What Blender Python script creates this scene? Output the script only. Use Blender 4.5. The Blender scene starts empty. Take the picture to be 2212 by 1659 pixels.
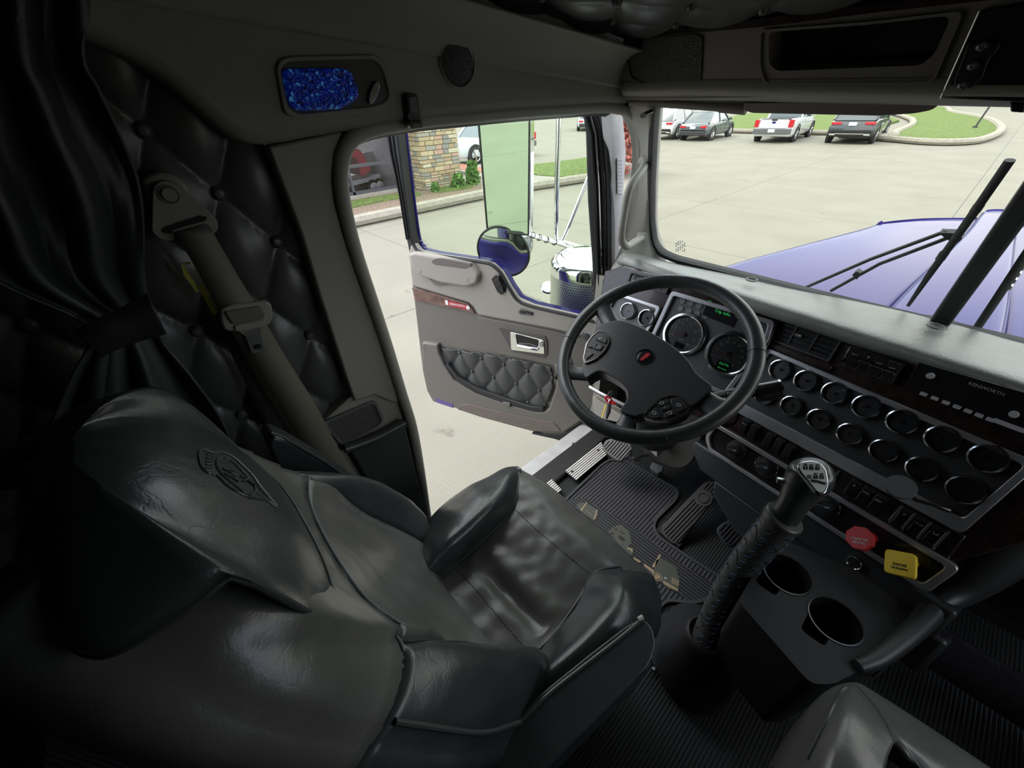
import bpy, bmesh, math, random
import numpy as np
from mathutils import Vector, Matrix
random.seed(7)
S = bpy.context.scene
# ---------------------------------------------------------------- camera
FPX = 844.0; CX, CY = 1106.0, 829.5
PITCH, ROLL, YAW = math.radians(36.0), math.radians(2.66), math.radians(49.3)
EYE = np.array([0, 0, 2.65])
_az = np.array([-math.sin(YAW), math.cos(YAW), 0.]); _r0 = np.array([math.cos(YAW), math.sin(YAW), 0.]); _up = np.array([0, 0, 1.])
FWD = _az*math.cos(PITCH) - _up*math.sin(PITCH)
_u0 = _az*math.sin(PITCH) + _up*math.cos(PITCH)
RGT = _r0*math.cos(ROLL) - _u0*math.sin(ROLL)
UPV = _u0*math.cos(ROLL) + _r0*math.sin(ROLL)
cd = bpy.data.cameras.new('camera'); cam = bpy.data.objects.new('camera', cd); S.collection.objects.link(cam)
cd.sensor_width = 36; cd.lens = FPX/2212*36; cd.clip_start = .01; cd.clip_end = 400
M = Matrix.Identity(4)
for i in range(3):
    M[i][0], M[i][1], M[i][2], M[i][3] = RGT[i], UPV[i], -FWD[i], EYE[i]
cam.matrix_world = M
S.camera = cam
# ---------------------------------------------------------------- light
S.view_settings.view_transform = 'Standard'; S.view_settings.look = 'None'
S.view_settings.exposure = 0.28; S.view_settings.gamma = 1.0
wd = bpy.data.worlds.new('world'); S.world = wd; wd.use_nodes = True
nt = wd.node_tree; nt.nodes.clear()
_o = nt.nodes.new('ShaderNodeOutputWorld'); _b = nt.nodes.new('ShaderNodeBackground'); _b.inputs[1].default_value = 3.4
_tc = nt.nodes.new('ShaderNodeTexCoord'); _mp = nt.nodes.new('ShaderNodeMapping'); _mp.inputs['Scale'].default_value = (1.6, 1.6, 3.2)
_n = nt.nodes.new('ShaderNodeTexNoise'); _n.inputs['Scale'].default_value = 2.2; _n.inputs['Detail'].default_value = 5
_cr = nt.nodes.new('ShaderNodeValToRGB')
_cr.color_ramp.elements[0].position = .38; _cr.color_ramp.elements[0].color = (.50, .62, .84, 1)
_cr.color_ramp.elements[1].position = .56; _cr.color_ramp.elements[1].color = (1, .99, .96, 1)
nt.links.new(_tc.outputs['Generated'], _mp.inputs[0]); nt.links.new(_mp.outputs[0], _n.inputs['Vector'])
nt.links.new(_n.outputs['Fac'], _cr.inputs[0]); nt.links.new(_cr.outputs[0], _b.inputs[0]); nt.links.new(_b.outputs[0], _o.inputs[0])
# soft sun behind thin cloud, high on the driver's side
sd = bpy.data.lights.new('sun', 'SUN'); sd.energy = 1.6; sd.angle = math.radians(25); sd.color = (1, .96, .9)
sun = bpy.data.objects.new('sun', sd); S.collection.objects.link(sun)
sun.rotation_euler = Vector((.62, .25, -1)).to_track_quat('-Z', 'Y').to_euler(); sun.location = (-5, -2, 12)

# ---------------------------------------------------------------- plane helpers
def ray(x, y):
    return FWD + RGT*((x-CX)/FPX) - UPV*((y-CY)/FPX)
def PX(x, y, v):
    d = ray(x, y); return EYE + d*((v-EYE[0])/d[0])
def PY(x, y, v):
    d = ray(x, y); return EYE + d*((v-EYE[1])/d[1])
def PZ(x, y, v):
    d = ray(x, y); return EYE + d*((v-EYE[2])/d[2])
class Fr:
    """a plane in the place: origin P, normal n, in-plane axes u, v"""
    def __init__(s, P, n, u=(1, 0, 0)):
        s.P = np.array(P, float); s.n = np.array(n, float)/np.linalg.norm(n)
        u = np.array(u, float); u = u - s.n*(u@s.n); s.u = u/np.linalg.norm(u); s.v = np.cross(s.n, s.u)
    def px(s, x, y, h=0):
        d = ray(x, y); t = ((s.P+s.n*h-EYE)@s.n)/(s.n@d); Q = EYE+d*t
        return (float((Q-s.P)@s.u), float((Q-s.P)@s.v))
    def w(s, a, b, h=0): return s.P + s.u*a + s.v*b + s.n*h
    def at(s, a, b, h=0): return Fr(s.w(a, b, h), s.n, s.u)
    def rot(s, ang):
        c, q = math.cos(ang), math.sin(ang); return Fr(s.P, s.n, s.u*c + s.v*q)
    def tilt(s, ang):   # about own u axis
        c, q = math.cos(ang), math.sin(ang); return Fr(s.P, s.n*c + s.v*q, s.u)
G = Fr((-.17, 1.087, 2.047), (-.243, -.892, .381), (.97, -.237, .061))     # centre dash face
K = Fr((-.23, 1.09, 2.06), (0, -.92, .38), (1, 0, 0))                       # driver's instrument face
DH = np.array([-.86, 1.22, 0]); DA = math.radians(68)
D = Fr(DH, (math.cos(DA), -math.sin(DA), 0), (math.sin(DA), math.cos(DA), 0))  # open door, inner face; a = -distance from hinge
FLOOR = 1.35; WX = -.8

# ---------------------------------------------------------------- object helpers
ORG = {}
def thing(name, label, cat, loc=(0, 0, 0), group=None, kind=None):
    o = bpy.data.objects.new(name, None); S.collection.objects.link(o); o.empty_display_size = .05
    o.location = [float(c) for c in loc]; ORG[o.name] = np.array(loc, float)
    o['label'] = label; o['category'] = cat
    if group: o['group'] = group
    if kind: o['kind'] = kind
    return o
def tag(o, label=None, cat=None, group=None, kind=None):
    if label: o['label'] = label
    if cat: o['category'] = cat
    if group: o['group'] = group
    if kind: o['kind'] = kind
    return o
def org(p): return ORG.get(p.name, np.zeros(3)) if p else None
def mesh(name, V, F, mat, parent=None, smooth=True, bevel=0, seg=2, sub=0, solid=0, mats=None, fm=None, auto=None):
    V = np.array([list(v) for v in V], float)
    if parent is None:
        o0 = np.array([V[:, 0].mean(), V[:, 1].mean(), V[:, 2].min()])
    else: o0 = org(parent)
    me = bpy.data.meshes.new(name); me.from_pydata((V-o0).tolist(), [], [list(map(int, f)) for f in F]); me.update()
    if mat: me.materials.append(mat)
    if mats:
        for m_ in mats: me.materials.append(m_)
        if fm: me.polygons.foreach_set('material_index', fm)
    bm = bmesh.new(); bm.from_mesh(me); bmesh.ops.remove_doubles(bm, verts=bm.verts, dist=1e-6); bmesh.ops.recalc_face_normals(bm, faces=bm.faces); bm.to_mesh(me); bm.free()
    o = bpy.data.objects.new(name, me); S.collection.objects.link(o)
    if parent is None: o.location = o0.tolist(); ORG[o.name] = o0
    else: o.parent = parent; ORG[o.name] = o0
    if smooth: me.polygons.foreach_set('use_smooth', [True]*len(me.polygons))
    if solid:
        m_ = o.modifiers.new('s', 'SOLIDIFY'); m_.thickness = solid; m_.offset = -1
    if bevel:
        m_ = o.modifiers.new('b', 'BEVEL'); m_.width = bevel; m_.segments = seg; m_.limit_method = 'ANGLE'; m_.angle_limit = math.radians(35); m_.harden_normals = False
    if sub:
        m_ = o.modifiers.new('u', 'SUBSURF'); m_.levels = sub; m_.render_levels = sub
    if smooth and not sub:
        try: me.set_sharp_from_angle(angle=math.radians(auto or 38))
        except Exception: pass
    return o
class MB:
    """collects shapes that make up ONE mesh"""
    def __init__(s): s.V = []; s.F = []; s.m = []; s.cur = 0
    def add(s, V, F):
        k = len(s.V); s.V += [tuple(v) for v in V]; s.F += [tuple(i+k for i in f) for f in F]; s.m += [s.cur]*len(F); return s
    def build(s, name, mat, parent=None, **k):
        if isinstance(mat, (list, tuple)):
            return mesh(name, s.V, s.F, mat[0], parent, mats=mat[1:], fm=s.m, **k)
        return mesh(name, s.V, s.F, mat, parent, **k)
def vprism(fr, poly, d0, d1):
    n = len(poly); V = [fr.w(a, b, d0) for a, b in poly] + [fr.w(a, b, d1) for a, b in poly]
    F = [tuple(range(n))[::-1], tuple(range(n, 2*n))] + [(i, (i+1) % n, n+(i+1) % n, n+i) for i in range(n)]
    return V, F
def vring(fr, A, B, d0, d1, d1b=None):
    """band between outline A and outline B (same count), with depth"""
    n = len(A); d1b = d1 if d1b is None else d1b
    V = [fr.w(a, b, d0) for a, b in A]+[fr.w(a, b, d1) for a, b in A]+[fr.w(a, b, d1b) for a, b in B]+[fr.w(a, b, d0) for a, b in B]
    F = []
    for i in range(n):
        j = (i+1) % n
        for r in range(4):
            q = (r+1) % 4; F.append((r*n+i, r*n+j, q*n+j, q*n+i))
    return V, F
def rr(a0, b0, a1, b1, r=.01, n=5):
    """rounded rectangle outline"""
    if a1 < a0: a0, a1 = a1, a0
    if b1 < b0: b0, b1 = b1, b0
    r = min(r, (a1-a0)/2.01, (b1-b0)/2.01); P = []
    for cx, cy, t0 in ((a1-r, b1-r, 0), (a0+r, b1-r, 90), (a0+r, b0+r, 180), (a1-r, b0+r, 270)):
        for k in range(n+1):
            t = math.radians(t0+90*k/n); P.append((cx+r*math.cos(t), cy+r*math.sin(t)))
    return P
def circ(a, b, r, n=32, r2=None, rot=0):
    r2 = r2 or r; return [(a+r*math.cos(2*math.pi*i/n+rot), b+r2*math.sin(2*math.pi*i/n+rot)) for i in range(n)]
def cr(P, n=6, closed=True):
    """Catmull-Rom through points"""
    P = [np.array(p, float) for p in P]; N = len(P); out = []
    rng = range(N) if closed else range(N-1)
    for i in rng:
        if closed: a, b, c, d = P[i-1], P[i], P[(i+1) % N], P[(i+2) % N]
        else: a, b, c, d = P[max(i-1, 0)], P[i], P[i+1], P[min(i+2, N-1)]
        for k in range(n):
            t = k/n; out.append(.5*((2*b)+(-a+c)*t+(2*a-5*b+4*c-d)*t*t+(-a+3*b-3*c+d)*t**3))
    if not closed: out.append(P[-1])
    return out
def rnd(poly, r, n=4):
    """round the corners of a polygon"""
    out = []; N = len(poly)
    for i in range(N):
        p = np.array(poly[i], float); a = np.array(poly[i-1], float)-p; c = np.array(poly[(i+1) % N], float)-p
        la, lc = np.linalg.norm(a), np.linalg.norm(c); q = min(r, la*.45, lc*.45)
        s, e = p+a/la*q, p+c/lc*q
        for k in range(n+1):
            t = k/n; out.append(tuple((1-t)**2*s+2*t*(1-t)*p+t*t*e))
    return out
def inset(poly, d):
    """shrink an outline by d (vertex normals)"""
    P = np.array(poly, float); N = len(P); A = 0
    for i in range(N): A += P[i-1][0]*P[i][1]-P[i][0]*P[i-1][1]
    sg = 1 if A > 0 else -1; out = []
    for i in range(N):
        e1 = P[i]-P[i-1]; e2 = P[(i+1) % N]-P[i]
        e1 = e1/(np.linalg.norm(e1)+1e-9); e2 = e2/(np.linalg.norm(e2)+1e-9)
        n1 = np.array([-e1[1], e1[0]])*sg; n2 = np.array([-e2[1], e2[0]])*sg
        m = n1+n2; l = np.linalg.norm(m); m = m/l if l > 1e-6 else n1
        out.append(tuple(P[i]+m*d/max(.4, m@n1)))
    return out
def prism(name, fr, poly, d0, d1, mat, parent=None, **k):
    V, F = vprism(fr, poly, d0, d1); return mesh(name, V, F, mat, parent, **k)
def ring(name, fr, A, B, d0, d1, mat, parent=None, d1b=None, **k):
    V, F = vring(fr, A, B, d0, d1, d1b); return mesh(name, V, F, mat, parent, **k)
def vtube(P, r, n=10, closed=False, r2=None, up=None, twist=None):
    """swept tube; r may be a list; r2 gives an oval section"""
    P = [np.array(p, float) for p in P]; N = len(P)
    R = [r]*N if not hasattr(r, '__len__') else list(r); R2 = R if r2 is None else ([r2]*N if not hasattr(r2, '__len__') else list(r2))
    T = []
    for i in range(N):
        a = P[i-1] if (i > 0 or closed) else P[i]; b = P[(i+1) % N] if (i < N-1 or closed) else P[i]
        t = b-a; T.append(t/(np.linalg.norm(t)+1e-12))
    u = np.array(up if up is not None else ((0, 0, 1) if abs(T[0][2]) < .9 else (1, 0, 0)), float)
    V = []
    for i in range(N):
        if up is not None: u = np.array(up, float)
        u = u-T[i]*(u@T[i]); u = u/(np.linalg.norm(u)+1e-12); w = np.cross(T[i], u)
        for k in range(n):
            t = 2*math.pi*k/n; V.append(P[i]+w*R[i]*math.cos(t)+u*R2[i]*math.sin(t))
    F = []
    for i in range(N if closed else N-1):
        j = (i+1) % N
        for k in range(n):
            q = (k+1) % n; F.append((i*n+k, i*n+q, j*n+q, j*n+k))
    if not closed: F.append(tuple(range(n))[::-1]); F.append(tuple(range((N-1)*n, N*n)))
    return V, F
def tube(name, P, r, mat, parent=None, n=10, closed=False, r2=None, up=None, **k):
    V, F = vtube(P, r, n, closed, r2, up); return mesh(name, V, F, mat, parent, **k)
def vlathe(fr, prof, n=32):
    """profile [(radius, height)] around the frame's normal"""
    V = []; F = []; m = len(prof)
    for k in range(n):
        t = 2*math.pi*k/n
        for r, h in prof: V.append(fr.w(r*math.cos(t), r*math.sin(t), h))
    for k in range(n):
        q = (k+1) % n
        for i in range(m-1): F.append((k*m+i, q*m+i, q*m+i+1, k*m+i+1))
    return V, F
def lathe(name, fr, prof, mat, parent=None, n=32, **k):
    V, F = vlathe(fr, prof, n); return mesh(name, V, F, mat, parent, **k)
def UP(x, y, z): return Fr((x, y, z), (0, 0, 1), (1, 0, 0))
def vbox(x0, y0, z0, x1, y1, z1): return vprism(UP(0, 0, 0), [(x0, y0), (x1, y0), (x1, y1), (x0, y1)], z0, z1)
def box(name, x0, y0, z0, x1, y1, z1, mat, parent=None, **k):
    V, F = vbox(x0, y0, z0, x1, y1, z1); return mesh(name, V, F, mat, parent, **k)
def vpatch(C, nu=6, nv=6, disp=None):
    """smooth surface through a grid of 3-D points"""
    rows = [cr(r, nv, False) for r in C]
    cols = [cr([rows[i][j] for i in range(len(rows))], nu, False) for j in range(len(rows[0]))]
    NU, NV = len(cols[0]), len(cols)
    g = np.array([[cols[j][i] for j in range(NV)] for i in range(NU)])
    if disp is not None:
        du = np.gradient(g, axis=0); dv = np.gradient(g, axis=1); nn = np.cross(du, dv); nn /= (np.linalg.norm(nn, axis=2, keepdims=True)+1e-12)
        for i in range(NU):
            for j in range(NV): g[i, j] += nn[i, j]*disp(i/(NU-1), j/(NV-1), g[i, j])
    F = [(i*NV+j, i*NV+j+1, (i+1)*NV+j+1, (i+1)*NV+j) for i in range(NU-1) for j in range(NV-1)]
    return g.reshape(-1, 3), F
def patch(name, C, mat, parent=None, nu=6, nv=6, disp=None, solid=.006, **k):
    V, F = vpatch(C, nu, nv, disp); return mesh(name, V, F, mat, parent, solid=solid, auto=60, **k)
def text(name, fr, s, size, mat, parent, align='CENTER', depth=.0006, sx=1, bold=0):
    cu = bpy.data.curves.new(name, 'FONT'); cu.body = s; cu.size = size; cu.align_x = align; cu.align_y = 'CENTER'; cu.extrude = depth; cu.offset = bold*size; cu.resolution_u = 2
    t = bpy.data.objects.new(name+'_t', cu); S.collection.objects.link(t)
    me = bpy.data.meshes.new_from_object(t, depsgraph=bpy.context.evaluated_depsgraph_get())
    bpy.data.objects.remove(t); bpy.data.curves.remove(cu)
    V = [fr.w(v.co.x*sx, v.co.y, v.co.z) for v in me.vertices]; F = [tuple(p.vertices) for p in me.polygons]
    bpy.data.meshes.remove(me)
    if not V: return None
    o = mesh(name, V, F, mat, parent, smooth=False); return o
def copytree(o, parent=None, dx=(0, 0, 0)):
    c = o.copy(); S.collection.objects.link(c); ORG[c.name] = ORG.get(o.name, np.zeros(3))
    c.parent = parent
    for ch in [q for q in S.objects if q.parent == o]: copytree(ch, c)
    return c

# ---------------------------------------------------------------- materials
def mat(name, col, rough=.5, metal=0, coat=0, spec=.5, bump=None, emit=None, var=0, vscale=8, tr=0, ior=1.45, coords='Object'):
    m = bpy.data.materials.new(name); m.use_nodes = True; t = m.node_tree; p = t.nodes['Principled BSDF']
    p.inputs['Base Color'].default_value = (*col, 1); p.inputs['Roughness'].default_value = rough; p.inputs['Metallic'].default_value = metal
    p.inputs['Coat Weight'].default_value = coat; p.inputs['Coat Roughness'].default_value = .05; p.inputs['Specular IOR Level'].default_value = spec; p.inputs['IOR'].default_value = ior
    if tr: p.inputs['Transmission Weight'].default_value = tr
    if emit: p.inputs['Emission Color'].default_value = (*emit[:3], 1); p.inputs['Emission Strength'].default_value = emit[3]
    tc = t.nodes.new('ShaderNodeTexCoord')
    if var:
        n = t.nodes.new('ShaderNodeTexNoise'); n.inputs['Scale'].default_value = vscale; n.inputs['Detail'].default_value = 4
        r = t.nodes.new('ShaderNodeValToRGB'); e = r.color_ramp.elements
        e[0].position = .3; e[1].position = .7
        e[0].color = (*[c*(1-var) for c in col], 1); e[1].color = (*[min(1, c*(1+var)) for c in col], 1)
        t.links.new(tc.outputs[coords], n.inputs['Vector']); t.links.new(n.outputs['Fac'], r.inputs[0]); t.links.new(r.outputs[0], p.inputs['Base Color'])
    if bump:
        h = None
        for kind, sc, st, dist in bump:
            if kind == 'noise': n = t.nodes.new('ShaderNodeTexNoise'); n.inputs['Scale'].default_value = sc; n.inputs['Detail'].default_value = 3; out = n.outputs['Fac']
            elif kind == 'vor': n = t.nodes.new('ShaderNodeTexVoronoi'); n.feature = 'DISTANCE_TO_EDGE'; n.inputs['Scale'].default_value = sc; out = n.outputs['Distance']
            elif kind == 'cell': n = t.nodes.new('ShaderNodeTexVoronoi'); n.inputs['Scale'].default_value = sc; out = n.outputs['Distance']
            elif kind == 'wave': n = t.nodes.new('ShaderNodeTexWave'); n.inputs['Scale'].default_value = sc; out = n.outputs['Fac']
            b = t.nodes.new('ShaderNodeBump'); b.inputs['Strength'].default_value = st; b.inputs['Distance'].default_value = dist
            t.links.new(tc.outputs[coords], n.inputs['Vector']); t.links.new(out, b.inputs['Height'])
            if h: t.links.new(h.outputs[0], b.inputs['Normal'])
            h = b
        t.links.new(h.outputs[0], p.inputs['Normal'])
    return m
def leather(name, col, rough, crease=.35, var=.25):
    m = mat(name, col, rough, var=var, vscale=6, bump=[('noise', 420, .12, .001), ('noise', 9, .35, .01)])
    t = m.node_tree; p = t.nodes['Principled BSDF']; tc = [n for n in t.nodes if n.type == 'TEX_COORD'][0]
    # long warped creases
    n = t.nodes.new('ShaderNodeTexNoise'); n.inputs['Scale'].default_value = 7; n.inputs['Detail'].default_value = 6
    mx = t.nodes.new('ShaderNodeMix'); mx.data_type = 'VECTOR'; mx.inputs[0].default_value = .12
    v = t.nodes.new('ShaderNodeTexVoronoi'); v.feature = 'DISTANCE_TO_EDGE'; v.inputs['Scale'].default_value = 44; v.inputs['Randomness'].default_value = 1
    r = t.nodes.new('ShaderNodeMapRange'); r.inputs[1].default_value = 0; r.inputs[2].default_value = .05
    b = t.nodes.new('ShaderNodeBump'); b.inputs['Strength'].default_value = crease*.55; b.inputs['Distance'].default_value = .0009
    t.links.new(tc.outputs['Object'], n.inputs['Vector']); t.links.new(tc.outputs['Object'], mx.inputs[4]); t.links.new(n.outputs['Color'], mx.inputs[5])
    t.links.new(mx.outputs[1], v.inputs['Vector']); t.links.new(v.outputs['Distance'], r.inputs[0]); t.links.new(r.outputs[0], b.inputs['Height'])
    prev = p.inputs['Normal'].links[0].from_node; t.links.new(prev.outputs[0], b.inputs['Normal']); t.links.new(b.outputs[0], p.inputs['Normal'])
    return m
def glass(name, tint, refl=.06, rough=0.0, ior=1.5):
    m = bpy.data.materials.new(name); m.use_nodes = True; t = m.node_tree; t.nodes.clear()
    o = t.nodes.new('ShaderNodeOutputMaterial'); a = t.nodes.new('ShaderNodeBsdfTransparent'); a.inputs[0].default_value = (*tint, 1)
    g = t.nodes.new('ShaderNodeBsdfGlossy'); g.inputs['Roughness'].default_value = rough; f = t.nodes.new('ShaderNodeFresnel'); f.inputs[0].default_value = ior
    x = t.nodes.new('ShaderNodeMixShader'); t.links.new(f.outputs[0], x.inputs[0]); t.links.new(a.outputs[0], x.inputs[1]); t.links.new(g.outputs[0], x.inputs[2]); t.links.new(x.outputs[0], o.inputs[0])
    return m
M_ = {}
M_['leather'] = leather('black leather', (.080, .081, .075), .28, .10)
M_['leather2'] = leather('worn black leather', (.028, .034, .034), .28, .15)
M_['leather3'] = mat('smooth black leather', (.038, .042, .042), .34, var=.15, vscale=4, bump=[('noise', 380, .12, .001), ('noise', 14, .3, .008)])
M_['stitch'] = mat('grey stitching', (.13, .16, .17), .6)
M_['vinyl'] = mat('tufted black vinyl', (.060, .062, .058), .34, bump=[('noise', 300, .1, .001), ('noise', 12, .25, .006)])
M_['curtain'] = mat('dark vinyl curtain', (.022, .025, .025), .5, bump=[('noise', 8, .3, .01)])
M_['liner'] = mat('grey grained liner', (.23, .222, .19), .55, var=.06, vscale=3, bump=[('noise', 260, .25, .0012), ('noise', 9, .15, .004)])
M_['trim'] = mat('grey edge trim', (.27, .265, .23), .5, bump=[('noise', 300, .15, .001)])
M_['taupe'] = mat('taupe door plastic', (.31, .285, .25), .55, bump=[('noise', 420, .2, .0008)])
M_['taupe2'] = mat('dark taupe door panel', (.145, .133, .115), .55, bump=[('noise', 420, .2, .0008)])
M_['carpet'] = mat('taupe carpet', (.16, .13, .11), .95, var=.5, vscale=380, bump=[('noise', 300, .8, .003)])
M_['plastic'] = mat('black plastic', (.022, .023, .024), .42, bump=[('noise', 500, .12, .0006)])
M_['gloss'] = mat('gloss black plastic', (.012, .012, .013), .15)
M_['rubber'] = mat('black rubber', (.022, .022, .023), .55, bump=[('noise', 200, .15, .001)])
M_['matrub'] = mat('grey black mat rubber', (.05, .052, .055), .5)
M_['dash'] = mat('dashboard pad', (.17, .18, .165), .42, var=.12, vscale=14, bump=[('noise', 130, .5, .002), ('noise', 30, .4, .003)])
M_['wood'] = mat('dark burl wood', (.020, .011, .009), .22, coat=.2, var=.6, vscale=60)
M_['doorwood'] = mat('brown burl wood strip', (.16, .09, .075), .3, coat=.3, var=.4, vscale=28)
M_['silver'] = mat('satin silver trim', (.42, .42, .43), .32, metal=.75)
M_['chrome'] = mat('chrome', (.82, .84, .84), .06, metal=1)
M_['dkchrome'] = mat('dark chrome', (.42, .43, .44), .16, metal=1)
M_['steel'] = mat('brushed steel', (.5, .5, .48), .3, metal=1)
M_['alu'] = mat('painted sill', (.42, .42, .41), .4, var=.1, vscale=20)
M_['white'] = mat('white paint', (.75, .77, .78), .3, coat=.5)
M_['whitemark'] = mat('white print', (.55, .55, .54), .5)
M_['dimmark'] = mat('dim grey print', (.40, .40, .41), .5)
M_['redmark'] = mat('red needle', (.8, .07, .05), .5)
M_['red'] = mat('red plastic', (.42, .015, .02), .4)
M_['redbadge'] = mat('red badge', (.5, .03, .04), .35)
M_['yellow'] = mat('yellow plastic', (.75, .55, .03), .4)
M_['ytag'] = mat('yellow label', (.42, .40, .05), .6)
M_['bluestitch'] = mat('blue stitching', (.12, .16, .38), .5)
M_['lcd'] = mat('green lcd text', (.02, .3, .08), .4, emit=(.04, .6, .13, .28))
M_['dial'] = mat('dark gauge dial', (.085, .088, .09), .4)
M_['blue'] = mat('blue truck paint', (.018, .014, .11), .16, spec=.35, ior=1.18)
M_['chipped'] = mat('bare foam edge', (.5, .5, .45), .7)
M_['webbing'] = mat('grey belt webbing', (.095, .088, .068), .65, bump=[('noise', 260, .3, .001)])
M_['beltplastic'] = mat('grey belt plastic', (.19, .185, .155), .45)
M_['orange'] = mat('orange plastic', (.45, .13, .015), .6)
M_['grey'] = mat('grey plastic', (.10, .10, .10), .5)
M_['disc'] = mat('dark grey disc', (.06, .062, .064), .6)
M_['glass'] = glass('clear glass', (.96, .97, .93), ior=1.2)
M_['dglass'] = glass('door window glass', (.93, .97, .91), ior=1.2)
M_['gaugeglass'] = glass('gauge glass', (.95, .95, .95), ior=1.35)
M_['mirror'] = mat('greenish mirror glass', (.80, .93, .84), .015, metal=1)
M_['mirror2'] = mat('mirror glass', (.82, .88, .88), .01, metal=1)
M_['tyre'] = mat('tyre rubber', (.02, .02, .02), .75)
M_['carglass'] = mat('dark car glass', (.05, .07, .08), .06, coat=1)
M_['taillight'] = mat('red tail light', (.45, .01, .02), .2, coat=1)
M_['fabricdark'] = mat('dark fuzzy fabric', (.035, .036, .045), .95, bump=[('noise', 260, 1, .004)])
M_['ribfab'] = mat('grey ribbed fabric', (.075, .08, .09), .9)
# ================================================================ OUTSIDE GROUND
def pavement():
    m = bpy.data.materials.new('concrete paving'); m.use_nodes = True; t = m.node_tree; p = t.nodes['Principled BSDF']; p.inputs['Roughness'].default_value = .85
    g = t.nodes.new('ShaderNodeNewGeometry'); sx = t.nodes.new('ShaderNodeSeparateXYZ'); t.links.new(g.outputs['Position'], sx.inputs[0])
    def mth(op, a, b=None):
        n = t.nodes.new('ShaderNodeMath'); n.operation = op
        for i, v in enumerate((a, b)):
            if v is None: continue
            if isinstance(v, (int, float)): n.inputs[i].default_value = v
            else: t.links.new(v, n.inputs[i])
        return n.outputs[0]
    def joint(c, off, pitch, w):
        f = mth('FRACT', mth('ADD', mth('DIVIDE', mth('SUBTRACT', c, off), pitch), 100.5))
        return mth('LESS_THAN', mth('MULTIPLY', mth('ABSOLUTE', mth('SUBTRACT', f, .5)), pitch), w)
    j = mth('MAXIMUM', joint(sx.outputs[0], -5.4, 5.1, .012), joint(sx.outputs[1], 4.25, 4.12, .012))
    def noise(sc, p0, p1, c0, c1, det=4):
        n = t.nodes.new('ShaderNodeTexNoise'); n.inputs['Scale'].default_value = sc; n.inputs['Detail'].default_value = det
        r = t.nodes.new('ShaderNodeValToRGB'); e = r.color_ramp.elements; e[0].position = p0; e[1].position = p1; e[0].color = (*c0, 1); e[1].color = (*c1, 1)
        t.links.new(g.outputs['Position'], n.inputs['Vector']); t.links.new(n.outputs['Fac'], r.inputs[0]); return r.outputs[0]
    def mix(a, b, f, mode='MIX'):
        x = t.nodes.new('ShaderNodeMix'); x.data_type = 'RGBA'; x.blend_type = mode
        for i, v in ((0, f), (6, a), (7, b)):
            if isinstance(v, (int, float)): x.inputs[i].default_value = v
            elif isinstance(v, tuple): x.inputs[i].default_value = (*v, 1)
            else: t.links.new(v, x.inputs[i])
        return x.outputs[2]
    base = noise(.7, .3, .7, (.172, .161, .125), (.203, .192, .151))
    fine = noise(110, .36, .5, (.72, .70, .66), (1, 1, 1), 3)
    c = mix(base, fine, 1.0, 'MULTIPLY')
    c = mix(c, noise(3.2, .66, .74, (1, 1, 1), (.72, .7, .68)), 1.0, 'MULTIPLY')
    c = mix(c, (.09, .085, .075), j)
    t.links.new(c, p.inputs['Base Color']); return m
M_['pave'] = pavement()
M_['kerb'] = mat('pale kerb concrete', (.25, .23, .185), .85, var=.15, vscale=8, bump=[('noise', 60, .4, .01)])
M_['grass'] = mat('spring grass', (.125, .18, .035), .9, var=.6, vscale=14, coords='Object', bump=[('noise', 60, 1, .05)])
M_['mulch'] = mat('brown mulch and dirt', (.20, .15, .105), .95, var=.5, vscale=20, bump=[('noise', 50, 1, .03)])
M_['brickpath'] = mat('red brick paving', (.30, .11, .08), .85, var=.3, vscale=10)
M_['walk'] = mat('footpath concrete', (.23, .215, .18), .85, var=.1, vscale=4)
M_['darkframe'] = mat('dark window frame', (.045, .045, .05), .5)
M_['darkwall'] = mat('dark grey cladding', (.09, .09, .095), .7, var=.15, vscale=3)
tag(mesh('ground', [(-120, -60, 0), (60, -60, 0), (60, 140, 0), (-120, 140, 0)], [(0, 1, 2, 3)], M_['pave'], smooth=False), 'pale concrete paving with saw-cut joints outside the cab', kind='structure')
GR = UP(0, 0, 0)
def gp(P): return [tuple(PZ(x, y, 0)[:2]) for x, y in P]
def slab(name, poly, z0, z1, m, kind='structure', label=None):
    return tag(prism(name, GR, poly, z0, z1, M_[m], smooth=False), label, kind=kind)
def kerbline(name, pts, w, h, closed=False):
    P = cr([(x, y, h/2) for x, y in pts], 5, closed)
    V, F = vtube(P, w/2, 8, closed, r2=h/2, up=(0, 0, 1)); return tag(mesh(name, V, F, M_['kerb'], bevel=0), 'pale concrete kerb edging the lawn', kind='structure')
# near verge on the driver's side
slab('lawn', [(-11.3, -6), (-11.3, 9), (-11.1, 10.2), (-13.65, 9.9), (-13.65, 8.05), (-14.4, 8.05), (-14.4, -6)], -.1, .11, 'mulch', 'stuff', 'brown mulch bed between kerb and storefront')
for q, pl in enumerate(([(-11.3, 1), (-11.3, 8.6), (-11.15, 10.1), (-11.7, 10), (-11.9, 8), (-12.0, 6), (-11.8, 4), (-12.1, 1)],
           [(-13.0, 4), (-13.2, 6.2), (-13.0, 7.6), (-13.9, 7.7), (-14.2, 5.5), (-14.2, 4)],
           [(-12.9, 8.0), (-12.6, 9.4), (-13.3, 9.9), (-13.68, 9.6), (-13.68, 8.2)])):
    slab('lawn', rnd(pl, .3), .111, .135, 'grass', 'stuff', ('green grass strip along the near kerb', 'patchy green grass below the dark storefront windows', 'green weedy grass at the foot of the stone pillar')[q])
kerbline('trim_1', [(-11.2, -8), (-11.22, 2), (-11.22, 6), (-11.22, 9), (-10.95, 11), (-10.7, 12), (-10.4, 14), (-10.6, 16), (-11.3, 17)], .3, .3)
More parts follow.
